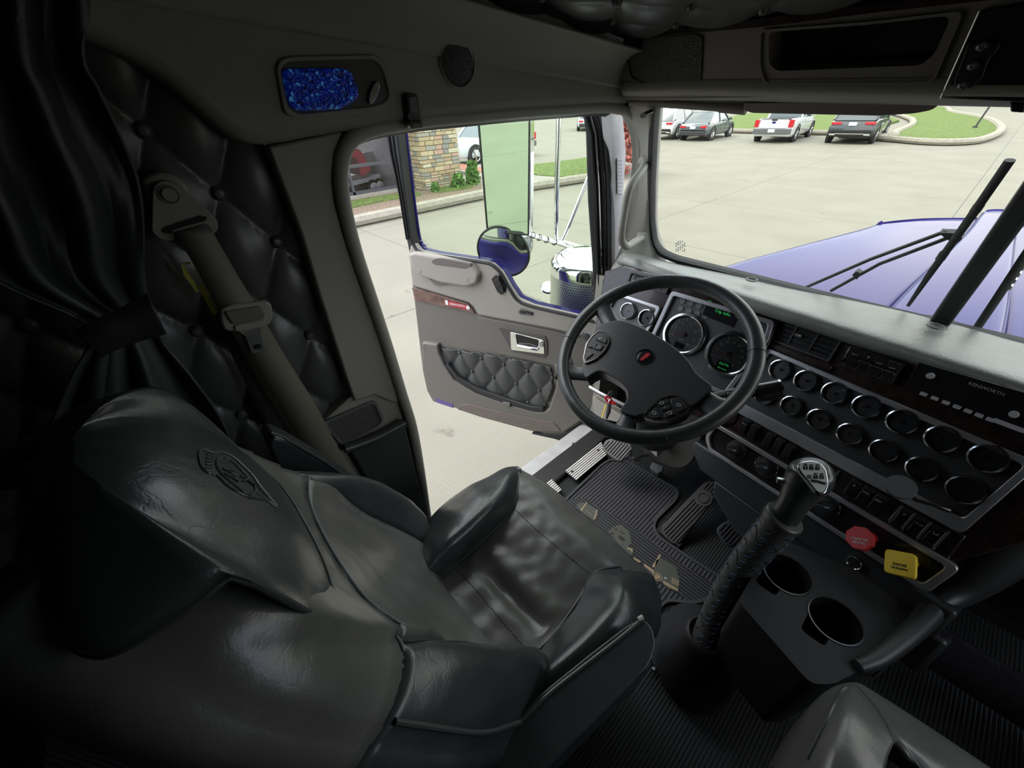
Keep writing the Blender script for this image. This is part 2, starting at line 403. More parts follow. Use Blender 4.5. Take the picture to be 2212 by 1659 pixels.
slab('trim_2', gp([(985, 372), (1040, 388), (1042, 432), (1150, 405), (1240, 392), (1150, 375), (1145, 370), (1040, 360)]), -.1, .12, 'walk', label='concrete footpath between the pillar and the lawn')
slab('trim_3', gp([(985, 357), (1042, 369), (1042, 380), (988, 371)]), 0, .135, 'brickpath', label='red brick strip crossing the footpath')
slab('lawn', rnd(gp([(1146, 363), (1200, 357), (1325, 338), (1335, 372), (1240, 392), (1146, 385)]), .5), -.1, .15, 'grass', 'stuff', 'green grass island seen through the door window')
# far lawn and rounded island ahead
slab('lawn', [(-21, 36.6), (-12, 35.6), (-7.2, 36.0), (-7.2, 49), (-15, 75), (-26, 75)], -.1, .16, 'grass', 'stuff', 'green lawn behind the parked cars ahead')
kerbline('trim_4', [(-21.5, 36.6), (-12, 35.4), (-5.6, 35.8)], .35, .3)
isl = [(-5.6, 33.0), (-4.3, 31.9), (-3.0, 31.1), (-2.0, 31.4), (-1.3, 33), (-.95, 38), (-1.3, 44), (-2.6, 52), (-5.5, 62), (-8, 75), (-14, 75), (-6.6, 50), (-5.3, 36.5), (-5.0, 34.6)]
I2 = cr(isl, 4)
slab('lawn', [tuple(p) for p in I2], -.1, .15, 'grass', 'stuff', 'rounded green lawn island ahead, beside the dark suv')
kerbline('trim_5', isl, .4, .3, True)
sg = thing('sign_post', 'thin dark leaning post standing in the rounded lawn island', 'post', PZ(2105, 277, .15))
tube('post', [PZ(2105, 277, .12), PZ(2105, 277, .12)+np.array([.25, -.1, 2.0])], .05, M_['darkframe'], sg, 8)
mesh('base_collar', *vprism(UP(*PZ(2105, 277, .12)), circ(0, 0, .12, 10), 0, .12), M_['darkframe'], sg)

# ================================================================ BUILDING BEHIND THE DOOR
BX = -14.5
BF = Fr((BX, 0, 0), (1, 0, 0), (0, 1, 0))
bl = thing('storefront_window', 'dark framed showroom window with a red draped truck behind it', 'window', (BX, 4, 0), kind='structure')
box('sill', BX-.35, -4, 0, BX+.08, 8.0, .22, M_['walk'], bl)
for z in (.22, 1.02, 1.98, 3.0): box('frame_bar', BX-.06, -4, z, BX+.06, 7.55, z+.09, M_['darkframe'], bl)
for y in (-3, -1.3, .4, 2.1, 3.8, 5.72, 7.5): box('frame_bar', BX-.06, y, .2, BX+.06, y+.08, 3.1, M_['darkframe'], bl)
box('pane', BX-.012, -4, .3, BX+.0, 7.5, 3.05, glass('shop glass', (.72, .72, .74), ior=1.5), bl, smooth=False)
tag(box('wall_shop', BX-.3, 7.55, 0, BX+.05, 8.12, 4.2, M_['darkwall'], smooth=False), 'dark grey cladding wall beside the stone pillar', kind='structure')
tag(box('wall_showroom_side', -24, 7.85, 0, BX-.3, 8.1, 4.2, M_['darkwall'], smooth=False), kind='structure')
tag(box('wall_showroom', -24, -5, 0, -23.7, 8.1, 4.2, M_['darkwall'], smooth=False), kind='structure')
tag(box('floor_showroom', -24, -5, -.05, BX-.3, 7.85, .02, mat('polished dark floor', (.07, .07, .075), .25), smooth=False), kind='structure')
tag(box('ceiling_showroom', -24, -5, 3.1, BX+.1, 8.12, 3.3, M_['darkwall'], smooth=False), kind='structure')
ld = bpy.data.lights.new('showroom_fill_light', 'AREA'); ld.energy = 450; ld.size = 3; ld.size_y = 6; ld.shape = 'RECTANGLE'; lo_ = bpy.data.objects.new('showroom_fill_light', ld); S.collection.objects.link(lo_); lo_.location = (-17.5, 4.5, 3.05)  # fill light added under the ceiling to brighten the draped truck, no lamp seen
# stone pillar, irregular courses
st = bmesh.new()
def stone_mat():
    m = mat('stacked ledge stone', (.3, .25, .18), .9, bump=[('noise', 14, .8, .03)])
    t = m.node_tree; p = t.nodes['Principled BSDF']; a = t.nodes.new('ShaderNodeVertexColor'); a.layer_name = 'Col'; t.links.new(a.outputs[0], p.inputs['Base Color']); return m
V = []; F = []; C = []
x0, y0, x1, y1 = -14.9, 8.15, -13.75, 9.75
z = 0
cols = [(.42, .34, .22), (.36, .28, .17), (.28, .26, .22), (.40, .26, .20), (.44, .40, .30), (.22, .21, .19), (.33, .24, .15), (.45, .37, .25)]
rs = random.Random(3)
while z < 4.0:
    h = rs.choice([.07, .09, .12, .15])
    for side in range(4):
        L = (y1-y0) if side % 2 == 0 else (x1-x0); s = 0
        while s < L-.01:
            w = min(rs.uniform(.16, .46), L-s); w = L-s if L-s-w < .1 else w
            d = rs.uniform(0, .035); c = rs.choice(cols); g = .01; tk = .06
            if side == 0: b = (x1-tk, y0+s+g, z+g, x1+d, y0+s+w-g, z+h-g)
            elif side == 2: b = (x0-d, y0+s+g, z+g, x0+tk, y0+s+w-g, z+h-g)
            elif side == 1: b = (x0+s+g, y0-d, z+g, x0+s+w-g, y0+tk, z+h-g)
            else: b = (x0+s+g, y1-tk, z+g, x0+s+w-g, y1+d, z+h-g)
            v, f = vbox(*b); k = len(V); V += [tuple(q) for q in v]; F += [tuple(i+k for i in q) for q in f]; C += [c]*len(f); s += w
    z += h
sp = thing('stone_pillar', 'square pillar of stacked tan and brown ledge stone beside the storefront', 'pillar', (-14.3, 9, 0))
me = bpy.data.meshes.new('stone_facing'); me.from_pydata([(a+14.3, b-9, c) for a, b, c in V], [], F); me.materials.append(stone_mat())
ca = me.color_attributes.new('Col', 'FLOAT_COLOR', 'CORNER'); li = 0
for fi, pl in enumerate(me.polygons):
    for _ in pl.loop_indices: ca.data[li].color = (*C[fi], 1); li += 1
so = bpy.data.objects.new('stone_facing', me); S.collection.objects.link(so); so.parent = sp
box('core', x0+.03, y0+.03, 0, x1-.03, y1-.03, 4, mat('mortar', (.16, .14, .11), .9), sp, smooth=False)
# shrubs at the pillar's foot
def shrub(name, x, y, h, r, n, label, col='leaf', z0=.1, group=None):
    group = 'low shrubs at the stone pillar' if name == 'shrub' else None
    s = thing(name, label, 'shrub', (x, y, z0), group)
    V = []; F = []; rs = random.Random(int(x*100))
    for i in range(n):
        a = rs.uniform(0, 6.28); q = rs.random()**.5*r; zz = rs.random()**.7*h; q *= 1-.5*(zz/h)
        c = np.array([x+q*math.cos(a), y+q*math.sin(a), z0+zz]); d = np.array([rs.gauss(0, 1), rs.gauss(0, 1), rs.gauss(.6, .8)]); d /= np.linalg.norm(d)
        e = np.cross(d, [rs.gauss(0, 1), rs.gauss(0, 1), .2]); e /= np.linalg.norm(e); L = rs.uniform(.05, .1)*(h/.5)**.4; k = len(V)
        V += [c-d*L, c+e*L*.4, c+d*L, c-e*L*.4]; F.append((k, k+1, k+2, k+3))
    mesh('foliage', V, F, M_[col], s, smooth=False)
    tube('stem', [(x, y, z0-.05), (x+.02, y, z0+h*.7)], [.03, .008], M_['mulch'], s, 6)
M_['leaf'] = mat('green leaves', (.08, .17, .03), .7, var=.5, vscale=6)
M_['redleaf'] = mat('reddish spring leaves', (.30, .10, .07), .7, var=.6, vscale=5)
shrub('shrub', -13.3, 9.95, .75, .3, 700, 'taller green shrub right of the stone pillar')
shrub('shrub', -13.2, 9.2, .45, .32, 500, 'low green shrub in front of the stone pillar')
shrub('shrub', -13.2, 8.2, .3, .2, 260, 'tiny green shrub left in front of the stone pillar')
shrub('tree', -10.4, 15.3, 2.3, 1.2, 1500, 'reddish leafy small tree seen past the door frame', 'redleaf')

# ---------------------------------------------------------------- truck with red tarp inside the showroom
t = thing('flatbed_truck', 'white flatbed truck draped with a red cloth behind the storefront glass', 'truck', (-17, 6.5, 0))
SX = Fr((-16.6, 0, 0), (1, 0, 0), (0, 1, 0))
def sx(P): return [SX.px(*p) for p in P]
dk = sx([(700, 405), (845, 372), (845, 380), (700, 418)])
prism('trailer_deck', SX, dk, -2.2, 0, M_['white'], t, smooth=False)
prism('cab', SX, sx([(822, 352), (842, 346), (842, 395), (824, 396)]), -2.0, -.1, M_['white'], t, bevel=.05)
prism('grille_box', SX, sx([(786, 330), (816, 325), (822, 352), (790, 358)]), -1.8, -.2, M_['steel'], t, bevel=.03)
for (x, y) in ((760, 428), (806, 403), (819, 400)):
    a, b = SX.px(x, y); w = mesh('wheel', *vlathe(SX.at(a, b, .1), [(.0, -.2), (.24, -.2), (.25, -.15), (.25, -.03), (.2, 0), (0, 0)], 20), M_['tyre'], t)
    mesh('rim', *vlathe(SX.at(a, b, .1), [(.0, .03), (.13, .03), (.16, .01)], 14), M_['white'], w)
tp = cr([(734, 412), (735, 335), (748, 322), (768, 321), (780, 330), (788, 345), (798, 366), (792, 374), (776, 378), (770, 350), (764, 342), (752, 342), (750, 372), (744, 405)], 4)
r_ = prism('tarp', SX, [SX.px(*p) for p in tp], -1.2, .15, mat('red cloth', (.55, .03, .05), .8, bump=[('wave', 6, 1, .1)]), bevel=.03)
tag(r_, 'bright red cloth draped over the flatbed truck load', 'cloth')

# ================================================================ CARS
def car(name, label, cat, px, py, head, kind, col, length, width, height, sc=1.1, cen=None):
    P = PZ(px, py, 0) if cen is None else np.array([*cen, 0.])
    root = thing(name, label, cat, P)
    cp = mat(name+' paint', col, .25, coat=.8)
    h = math.radians(head); fy = np.array([-math.sin(h), math.cos(h), 0]); fx = np.array([math.cos(h), math.sin(h), 0]); fz = np.array([0, 0, 1.])
    def W(x, y, z): return P+fx*x*sc+fy*y*sc+fz*z*sc
    L, w = length, width/2
    # stations: y, zlow, zbelt, halfwidth  (y=0 at the rear bumper)
    bh = {'hatch': .92, 'suv': 1.02, 'pickup': 1.08}[kind]
    fr = {'hatch': (.75, .80), 'suv': (.85, .92), 'pickup': (.92, 1.0)}[kind]
    stn = [(0, .42, bh*.80, w*.86), (.10, .30, bh*.93, w*.96), (.5, .26, bh, w), (L*.5, .24, bh*.98, w), (L*.72, .26, bh*.97, w), (L*.9, .28, fr[1], w*.95), (L*.975, .3, fr[0], w*.86), (L, .38, fr[0]*.85, w*.72)]
    V = []; F = []
    for (y, zl, zb, hw) in stn:
        for (x, z) in ((-hw*.9, zl), (-hw, zl+.14), (-hw, zb-.22), (-hw*.94, zb-.04), (-hw*.82, zb), (hw*.82, zb), (hw*.94, zb-.04), (hw, zb-.22), (hw, zl+.14), (hw*.9, zl)):
            V.append(W(x, y, z))
    n = 10
    for i in range(len(stn)-1):
        for k in range(n): F.append((i*n+k, i*n+(k+1) % n, (i+1)*n+(k+1) % n, (i+1)*n+k))
    F += [tuple(range(n)), tuple(range((len(stn)-1)*n, len(stn)*n))]
    body = mesh('body', V, F, cp, root, bevel=.04*sc, seg=3)
    # greenhouse
    if kind == 'hatch': y0, y1, y2, y3 = .25, .95, L*.55, L*.73
    elif kind == 'suv': y0, y1, y2, y3 = .15, .6, L*.58, L*.73
    else: y0, y1, y2, y3 = L*.34, L*.38, L*.60, L*.74
    zt = height
    def cage(e, za, zb2):
        V = []
        for (y, yy, hw, hw2) in ((y0-e, y1-e, w*.88+e, w*.70+e), (y3+e, y2+e, w*.88+e, w*.70+e)):
            V += [W(-hw, y, za), W(hw, y, za), W(hw2, yy, zb2), W(-hw2, yy, zb2)]
        return V, [(0, 1, 2, 3), (4, 7, 6, 5), (0, 4, 5, 1), (1, 5, 6, 2), (2, 6, 7, 3), (3, 7, 4, 0)]
    mesh('windows', *cage(0, bh-.05, zt-.05), M_['carglass'], root, bevel=.03*sc)
    rf = MB()
    pts = [W(-w*.72, y1-.03, zt-.06), W(w*.72, y1-.03, zt-.06), W(w*.72, y2+.02, zt-.06), W(-w*.72, y2+.02, zt-.06), W(-w*.62, y1+.08, zt+.01), W(w*.62, y1+.08, zt+.01), W(w*.62, y2-.1, zt+.01), W(-w*.62, y2-.1, zt+.01)]
    rf.add(pts, [(0, 1, 2, 3), (4, 5, 6, 7), (0, 1, 5, 4), (1, 2, 6, 5), (2, 3, 7, 6), (3, 0, 4, 7)])
    for sgn in (-1, 1):
        for (ya, yb) in ((y0, y1), (y3, y2)):
            rf.add(*vtube([W(sgn*w*.88, ya, bh-.03), W(sgn*w*.705, yb, zt-.04)], .055*sc, 6))
        if kind != 'pickup': rf.add(*vtube([W(sgn*w*.885, (y0+y3)*.52, bh-.03), W(sgn*w*.71, (y1+y2)*.52, zt-.04)], .035*sc, 6))
    rf.build('roof', cp, root, bevel=.02*sc)
    wr = .34 if kind == 'hatch' else .38
    for y in (.82 if kind != 'pickup' else 1.05, L-.92):
        for sgn in (-1, 1):
            c = W(sgn*(w-.22), y, wr); f = Fr(c, fx*sgn, fy)
            mesh('arch', *vlathe(f, [((wr+.07)*sc, .1*sc), ((wr+.07)*sc, .235*sc), (wr*sc, .235*sc)], 24), M_['rubber'], root)
            wh = mesh('wheel', *vlathe(f, [(0, 0), (wr*.8*sc, 0), (wr*sc, .03*sc), (wr*sc, .2*sc), (wr*.72*sc, .25*sc), (wr*.66*sc, .2*sc)], 24), M_['tyre'], root)
            rm = MB(); rm.add(*vlathe(f, [(0, .2*sc), (.06*sc, .2*sc), (.06*sc, .17*sc)], 10))
            for k in range(5):
                a = 2*math.pi*k/5+.3; rm.add(*vtube([f.w(0, 0, .19*sc), f.w(wr*.66*math.cos(a)*sc, wr*.66*math.sin(a)*sc, .2*sc)], .045*sc, 5))
            rm.add(*vlathe(f, [(wr*.62*sc, .16*sc), (wr*.68*sc, .225*sc), (wr*.62*sc, .2*sc)], 24)); rm.build('rim', M_['steel'], wh)
    # rear face
    R = Fr(W(0, -.01, 0), -fy, fx)
    if kind == 'pickup':
        prism('bumper', R, [(-w*.95*sc, .42*sc), (w*.95*sc, .42*sc), (w*.95*sc, .66*sc), (-w*.95*sc, .66*sc)], -.1*sc, .10*sc, M_['grey'], root, bevel=.03)
        prism('tailgate', R, rr(-w*.68*sc, .68*sc, w*.68*sc, 1.06*sc, .03*sc), -.1*sc, .02*sc, cp, root, bevel=.01)
        prism('badge', R, circ(0, .93*sc, .10*sc, 20, .045*sc), .02*sc, .035*sc, M_['blue'], root)
        prism('tailgate_handle', R, rr(-.13*sc, 1.0*sc, .13*sc, 1.07*sc, .01), .01, .03*sc, M_['plastic'], root)
        prism('bed_liner', Fr(W(0, L*.17, bh), fz, fx), [(-w*.72*sc, -L*.15*sc), (w*.72*sc, -L*.15*sc), (w*.72*sc, L*.15*sc), (-w*.72*sc, L*.15*sc)], -.02, .012, M_['plastic'], root)
        tl = (.74, .97, .72, 1.05)
    elif kind == 'suv':
        prism('bumper', R, rr(-w*.86*sc, .32*sc, w*.86*sc, .6*sc, .05*sc), -.15*sc, .03*sc, M_['gloss'], root, bevel=.03)
        prism('chrome_strip', R, rr(-w*.62*sc, .43*sc, w*.62*sc, .46*sc, .01), .03*sc, .045*sc, M_['chrome'], root)
        for q in (-1, 1): prism('exhaust_tip', R, rr((q*w*.72-.12)*sc, .38*sc, (q*w*.72+.12)*sc, .45*sc, .02), .03*sc, .05*sc, M_['chrome'], root)
        tl = (.48, .9, .82, .93)
    else:
        prism('bumper', R, rr(-w*.84*sc, .28*sc, w*.84*sc, .5*sc, .05*sc), -.15*sc, .02*sc, M_['plastic'], root, bevel=.03)
        tl = (.5, .88, .66, .78)
    for q in (-1, 1):
        prism('tail_light', R, rr(q*w*tl[0]*sc, tl[2]*sc, q*w*tl[1]*sc, tl[3]*sc, .02*sc), -.18*sc, .03*sc, M_['taillight'], root, bevel=.01)
    prism('number_plate', R, rr(-.16*sc, (.5 if kind == 'pickup' else .62 if kind == 'hatch' else .78)*sc, .16*sc, (.64 if kind == 'pickup' else .76 if kind == 'hatch' else .92)*sc, .01), .02*sc, .115*sc if kind == 'pickup' else .05*sc, mat('plate', (.55, .62, .68), .4), root)
    for sgn in (-1, 1): mesh('door_mirror', *vprism(Fr(W(sgn*(w+.1), y3-.35, bh+.08), -fy, fx), circ(0, 0, .1*sc, 12, .07*sc), -.05, .05), cp, root)
    # front face
    Ff = Fr(W(0, L, 0), fy, -fx)
    for q in (-1, 1): prism('head_light', Ff, rr(q*w*.45*sc, fr[0]*.62*sc, q*w*.78*sc, fr[0]*.82*sc, .03), -.25*sc, .02*sc, M_['steel'], root, bevel=.02)
    prism('grille', Ff, rr(-w*.4*sc, .45*sc, w*.4*sc, fr[0]*.8*sc, .04), -.2*sc, .02*sc, M_['gloss'], root)
    return root
def rearmid(a, b):   # rear wheel contact pixels -> rear bumper centre on the ground
    return (PZ(*a, 0)[:2]+PZ(*b, 0)[:2])/2
c = rearmid((1637, 306), (1712, 306)); car('pickup_truck', 'white pickup truck parked ahead with dark rear bumper', 'truck', 0, 0, 4, 'pickup', (.62, .63, .63), 5.07, 1.9, 1.75, cen=c+np.array([0, -1.05]))
c = rearmid((1792, 308), (1882, 309)); car('suv', 'black suv with chrome bumper strip parked beside the white pickup', 'car', 0, 0, 3, 'suv', (.03, .035, .04), 4.7, 1.95, 1.7, cen=c+np.array([0, -.95]))
c = rearmid((1478, 303), (1523, 303)); car('hatchback', 'dark grey hatchback parked left of the white pickup', 'car', 0, 0, 3, 'hatch', (.07, .085, .095), 4.4, 1.8, 1.46, cen=c+np.array([.1, -.75]))
car('suv', 'white crossover at the left edge of the windshield view', 'car', 0, 0, 4, 'suv', (.6, .6, .6), 4.6, 1.85, 1.68, cen=(-17.0, 29.0))
# parked on the driver's side, seen through the door glass
car('pickup_truck', 'pale blue white pickup seen behind the mirror through the door glass', 'truck', 0, 0, 183, 'pickup', (.62, .68, .72), 5.07, 1.84, 1.74, cen=(-19.6, 18.6))
car('sedan', 'white car with red tail lights parked far beyond the door glass', 'car', 0, 0, 40, 'hatch', (.6, .6, .62), 4.6, 1.85, 1.5, cen=(-27.5, 34.5))
car('suv', 'dark suv with pale bumper parked far behind the mirror poles', 'car', 0, 0, 36, 'suv', (.06, .07, .07), 4.7, 1.9, 1.7, cen=(-23.2, 36.5))

# distant tree line beyond the paving
tl = MB(); rs = random.Random(5)
for i in range(900):
    an = math.radians(rs.uniform(60, 200)); R_ = rs.uniform(95, 110); c = np.array([R_*math.cos(an), R_*math.sin(an), rs.random()**.6*7*(1+.4*math.sin(an*9))]); r = rs.uniform(1.6, 3.2)
    if c[1] > 136: continue
    V = [c+np.array(v)*r for v in ((1, 0, 0), (0, 1, 0), (-1, 0, 0), (0, -1, 0), (0, 0, 1), (0, 0, -1))]; tl.add(V, [(0, 1, 4), (1, 2, 4), (2, 3, 4), (3, 0, 4), (1, 0, 5), (2, 1, 5), (3, 2, 5), (0, 3, 5)])
tag(tl.build('tree_line', M_['leaf'], None), 'distant green tree line beyond the parking area', 'trees', kind='stuff')
# ================================================================ CAB SHELL
XF = Fr((WX, 0, 0), (1, 0, 0), (0, 1, 0))     # inner side plane: a = y, b = z
def xw(P, x=WX): return [tuple(PX(px, py, x)[1:]) for px, py in P]
# upper side liner
lowc = [(-.62, 2.82), (-.35, 2.80)] + [tuple(p) for p in cr(xw([(190, 88), (252, 116), (332, 160), (400, 217), (458, 268), (500, 297), (545, 311), (600, 307), (660, 297), (740, 284)]), 4, False)]
top = [(1.22, 2.623), (1.25, 2.9), (-.62, 2.9)]
poly = lowc + [tuple(p) for p in xw([(900, 262), (1100, 240), (1290, 226)])] + top
prism('wall_left', XF, poly, -.06, .022, M_['liner'], bevel=.018, seg=4); tag(bpy.data.objects['wall_left'], 'grey grained side liner above the door opening', kind='structure')
# fillet to the ceiling
Pf = []
for y in np.linspace(-.6, 1.2, 14):
    row = []
    for k in range(8):
        a = math.pi/2*k/7; R = .07; row.append((WX+.022+R-R*math.cos(a), y, 2.775-.095*(y-.6)-R*.9+R*math.sin(a)*1.0))
    Pf.append(row)
tag(patch('trim_6', Pf, M_['liner'], nu=1, nv=2, solid=.004), 'rounded grey edge where side liner meets the roof', kind='structure')
# ceiling, tufted
def tuft(H, e1, e2, org_, pw=.42):
    Mx = np.linalg.inv(np.array([e1, e2], float).T)
    def f(a, b):
        s, t = Mx@np.array([a-org_[0], b-org_[1]])
        return H*(abs(math.sin(math.pi*s))*abs(math.sin(math.pi*t)))**pw
    return f
def tufted(name, fr, a0, b0, a1, b1, step, H, e1, e2, o0, m, parent, clip=None, h0=0):
    f = tuft(H, e1, e2, o0); na = int((a1-a0)/step)+1; nb = int((b1-b0)/step)+1
    V = []; idx = {}
    for i in range(na):
        for j in range(nb):
            a = a0+(a1-a0)*i/(na-1); b = b0+(b1-b0)*j/(nb-1); idx[i, j] = len(V); V.append(fr.w(a, b, h0+f(a, b)))
    F = []
    for i in range(na-1):
        for j in range(nb-1):
            if clip:
                a = a0+(a1-a0)*(i+.5)/(na-1); b = b0+(b1-b0)*(j+.5)/(nb-1)
                if not clip(a, b): continue
            F.append((idx[i, j], idx[i+1, j], idx[i+1, j+1], idx[i, j+1]))
    used = sorted({v for q in F for v in q}); mp = {v: i for i, v in enumerate(used)}
    return mesh(name, [V[i] for i in used], [tuple(mp[i] for i in q) for q in F], m, parent, solid=.004, auto=80)
CF = Fr((0, 0, 2.873), (0, -.095, -1), (1, 0, 0))
o = tufted('ceiling', CF, -.77, -1.26, .85, .9, .0085, .017, (.09, .11), (-.09, .11), (-.70, -.72), M_['vinyl'], None)
tag(o, 'black tufted vinyl roof lining', kind='structure')
bt = []
for i in range(-6, 16):
    for j in range(-10, 22):
        a = -.70+.09*(i-j); b = -.72+.11*(i+j)
        if -.72 < a < .05 and -1.2 < b < -.7 and len(bt) < 30: bt.append((a, b))
for k, (a, b) in enumerate(bt):
    mesh('button', *vlathe(CF.at(a, b, .0), [(0, .012), (.006, .011), (.010, .006), (.011, 0)], 14), M_['vinyl'], o)
tag(box('ceiling_shell', -1.02, -1.4, 3.0, 1.14, 1.12, 2.93, M_['blue'], smooth=False), kind='structure')
# tufted sleeper side panel
TF = Fr((-.845, 0, 0), (1, 0, 0), (0, 1, 0))
bt_org = tuple(TF.px(472, 418, .012))
e1 = np.array(TF.px(597, 523, .012))-np.array(bt_org); e2 = np.array(TF.px(570, 657, .012))-np.array(TF.px(597, 523, .012))
tp_ = tufted('wall_sleeper', TF, -.62, 1.5, .30, 2.80, .0075, .022, e1, e2, bt_org, M_['vinyl'], None, clip=lambda a, b: a < .205+(2.06-b)*.0+.0 or b < 2.0)
tag(tp_, 'black tufted vinyl side panel behind the seat belt', kind='structure')
bts = thing('trim_buttons', None, None) if False else None
for i in range(-6, 9):
    for j in range(-7, 9):
        a, b = np.array(bt_org)+e1*i+e2*j
        if -.2 < a < .19 and 2.0 < b < 2.72:
            mesh('button', *vlathe(TF.at(a, b, .002), [(0, .017), (.006, .016), (.0105, .011), (.0125, .003), (.011, -.004)], 16), M_['vinyl'], tp_)
# door pillar behind the opening
bp = xw([(578, 316), (740, 284), (722, 330), (716, 390), (722, 440), (745, 520), (790, 650), (835, 760), (862, 832), (868, 862), (850, 870), (808, 852), (765, 866), (742, 800), (690, 640), (648, 500), (600, 375)], WX)
prism('trim_7', XF, bp, -.06, .004, M_['liner'], bevel=.004); tag(bpy.data.objects['trim_7'], 'grey pillar trim between tufted panel and door opening', kind='structure')
bl_ = xw([(765, 862), (808, 848), (866, 868), (880, 960), (905, 1060), (925, 1150), (900, 1160), (800, 1090), (690, 960), (640, 900), (700, 888), (765, 866)])
lower_pil = [(.30, 1.30), (.30, 1.75), (.30, 2.085), (.235, 2.10), (.19, 2.10), (-.1, 1.98), (-.62, 1.9), (-.62, 1.30)]
prism('trim_8', XF, lower_pil, -.09, -.003, M_['liner'], bevel=.004); tag(bpy.data.objects['trim_8'], 'grey lower side trim beside the driver seat', kind='structure')
# speaker grille in lower trim, and leather map pocket
gq = xw([(703, 912), (806, 868), (822, 905), (815, 916), (742, 957)], WX)
t = thing('speaker_grille', 'rounded oblong mesh speaker grille low behind the door opening', 'speaker grille', (WX, gq[0][0], gq[0][1]))
ring('frame', XF, rnd(inset(gq, -.006), .012), rnd(gq, .012), 0, .006, M_['grey'], t)
M_['mesh'] = mat('dark speaker mesh', (.06, .06, .055), .5, bump=[('cell', 420, 1, .002)])
prism('mesh_panel', XF, rnd(gq, .012), -.002, .003, M_['mesh'], t)
pk = thing('map_pocket', 'black leather pocket panel below the speaker grille', 'pocket', (WX, .2, 1.7))
pq = xw([(745, 960), (868, 905), (905, 1062), (925, 1125), (905, 1140), (800, 1055)], WX)
prism('pocket_body', XF, rnd(pq, .01), -.002, .018, M_['leather3'], pk, bevel=.006)
tube('padded_edge', [XF.w(*p, .018) for p in cr(xw([(738, 962), (800, 940), (866, 906)]), 4, False)], .012, M_['leather3'], pk)
tube('seam', [XF.w(*p, .019) for p in xw([(860, 1075), (880, 1062), (900, 1047)])], .003, M_['rubber'], pk, 6)
# rubber edge trim around the door opening
dpx = [(935, 1180), (922, 1120), (905, 1010), (888, 920), (866, 850), (835, 750), (800, 645), (765, 540), (742, 450), (733, 385), (738, 335), (758, 300), (795, 280), (850, 268), (920, 258), (1020, 250), (1130, 241), (1230, 235), (1300, 232), (1345, 238), (1368, 256), (1378, 290), (1380, 350), (1372, 450), (1362, 560), (1350, 660)]
P = [np.array([WX+.006, *p]) for p in cr(xw(dpx), 4, False)]
o = tube('trim_9', P, .0135, M_['trim'], None, 12, r2=.0125); tag(o, 'grey rubber edge trim around the open doorway', kind='structure')
P2 = [p+np.array([-.03, 0, 0]) for p in P if p[1] < 1.12]
o = tube('trim_10', P2, .02, M_['rubber'], None, 8); tag(o, 'black door seal behind the grey edge trim', kind='structure')
# A pillar inner trim
WS = Fr((.055, 1.35, 2.18), (0, -1, -.44), (1, 0, 0))
def ws(x, y, h=0): return WS.px(x, y, h)
Ap = []
for (l, r, z_) in (((1352, 222), (1411, 218), 0), ((1383, 300), (1406, 300), 0), ((1380, 400), (1402, 400), 0), ((1364, 520), (1404, 512), 0), ((1330, 600), (1430, 567), 0)):
    a = PX(*l, WX+.01); b = WS.w(*ws(*r)); Ap.append([a+np.array([-.03, .0, 0]), a, a*.5+b*.5+np.array([.015, -.006, 0]), b, b+np.array([0, .04, .02])])
tag(patch('trim_11', Ap, M_['trim'], nu=4, nv=4), 'grey windshield pillar trim carrying the grab handle', kind='structure')
ol = box('trim_12', -.87, 1.2, 1.35, -.80, 1.36, 2.10, M_['liner'], smooth=False); tag(ol, kind='structure')
# outer door jamb seen between door frame and trim
jj = [PX(x, y, -.86) for x, y in ((1316, 245), (1345, 250), (1352, 330), (1344, 450), (1335, 600), (1316, 600), (1322, 330))]
o = mesh('trim_13', jj+[p+np.array([-.03, 0, 0]) for p in jj], [tuple(range(7)), tuple(range(7, 14))]+[(i, (i+1) % 7, 7+(i+1) % 7, 7+i) for i in range(7)], M_['alu'], smooth=False); tag(o, 'pale painted door jamb with a small printed label', kind='structure')
# far side, back and front of the cab
XC = .055
tag(box('wall_right', .91, -1.4, 1.30, .95, 1.30, 2.05, M_['liner'], smooth=False), kind='structure')
tag(box('wall_right_upper', .91, -1.4, 2.6, .95, 1.2, 3.0, M_['liner'], smooth=False), kind='structure')
tag(box('wall_right_rear', .91, -1.4, 2.05, .95, .62, 2.6, M_['liner'], smooth=False), kind='structure')  # unseen; carried forward over part of the passenger window to cut its light
tag(box('wall_back', -1.0, -1.42, 1.30, 1.1, -1.38, 3.0, M_['fabricdark'], smooth=False), kind='structure')
tag(box('wall_outer', -1.02, -1.4, 1.0, -.93, .27, 3.0, M_['blue'], smooth=False), 'blue outer side of the sleeper', kind='structure')
tag(box('wall_lower', -.93, -1.4, .55, 1.1, .27, 1.28, M_['blue'], smooth=False), kind='structure')
tag(box('wall_front', -.84, 1.36, 1.1, .95, 1.42, 2.13, M_['rubber'], smooth=False), kind='structure')
tag(box('wall_header', -.84, 1.17, 2.62, .95, 1.2, 3.0, M_['rubber'], smooth=False), kind='structure')
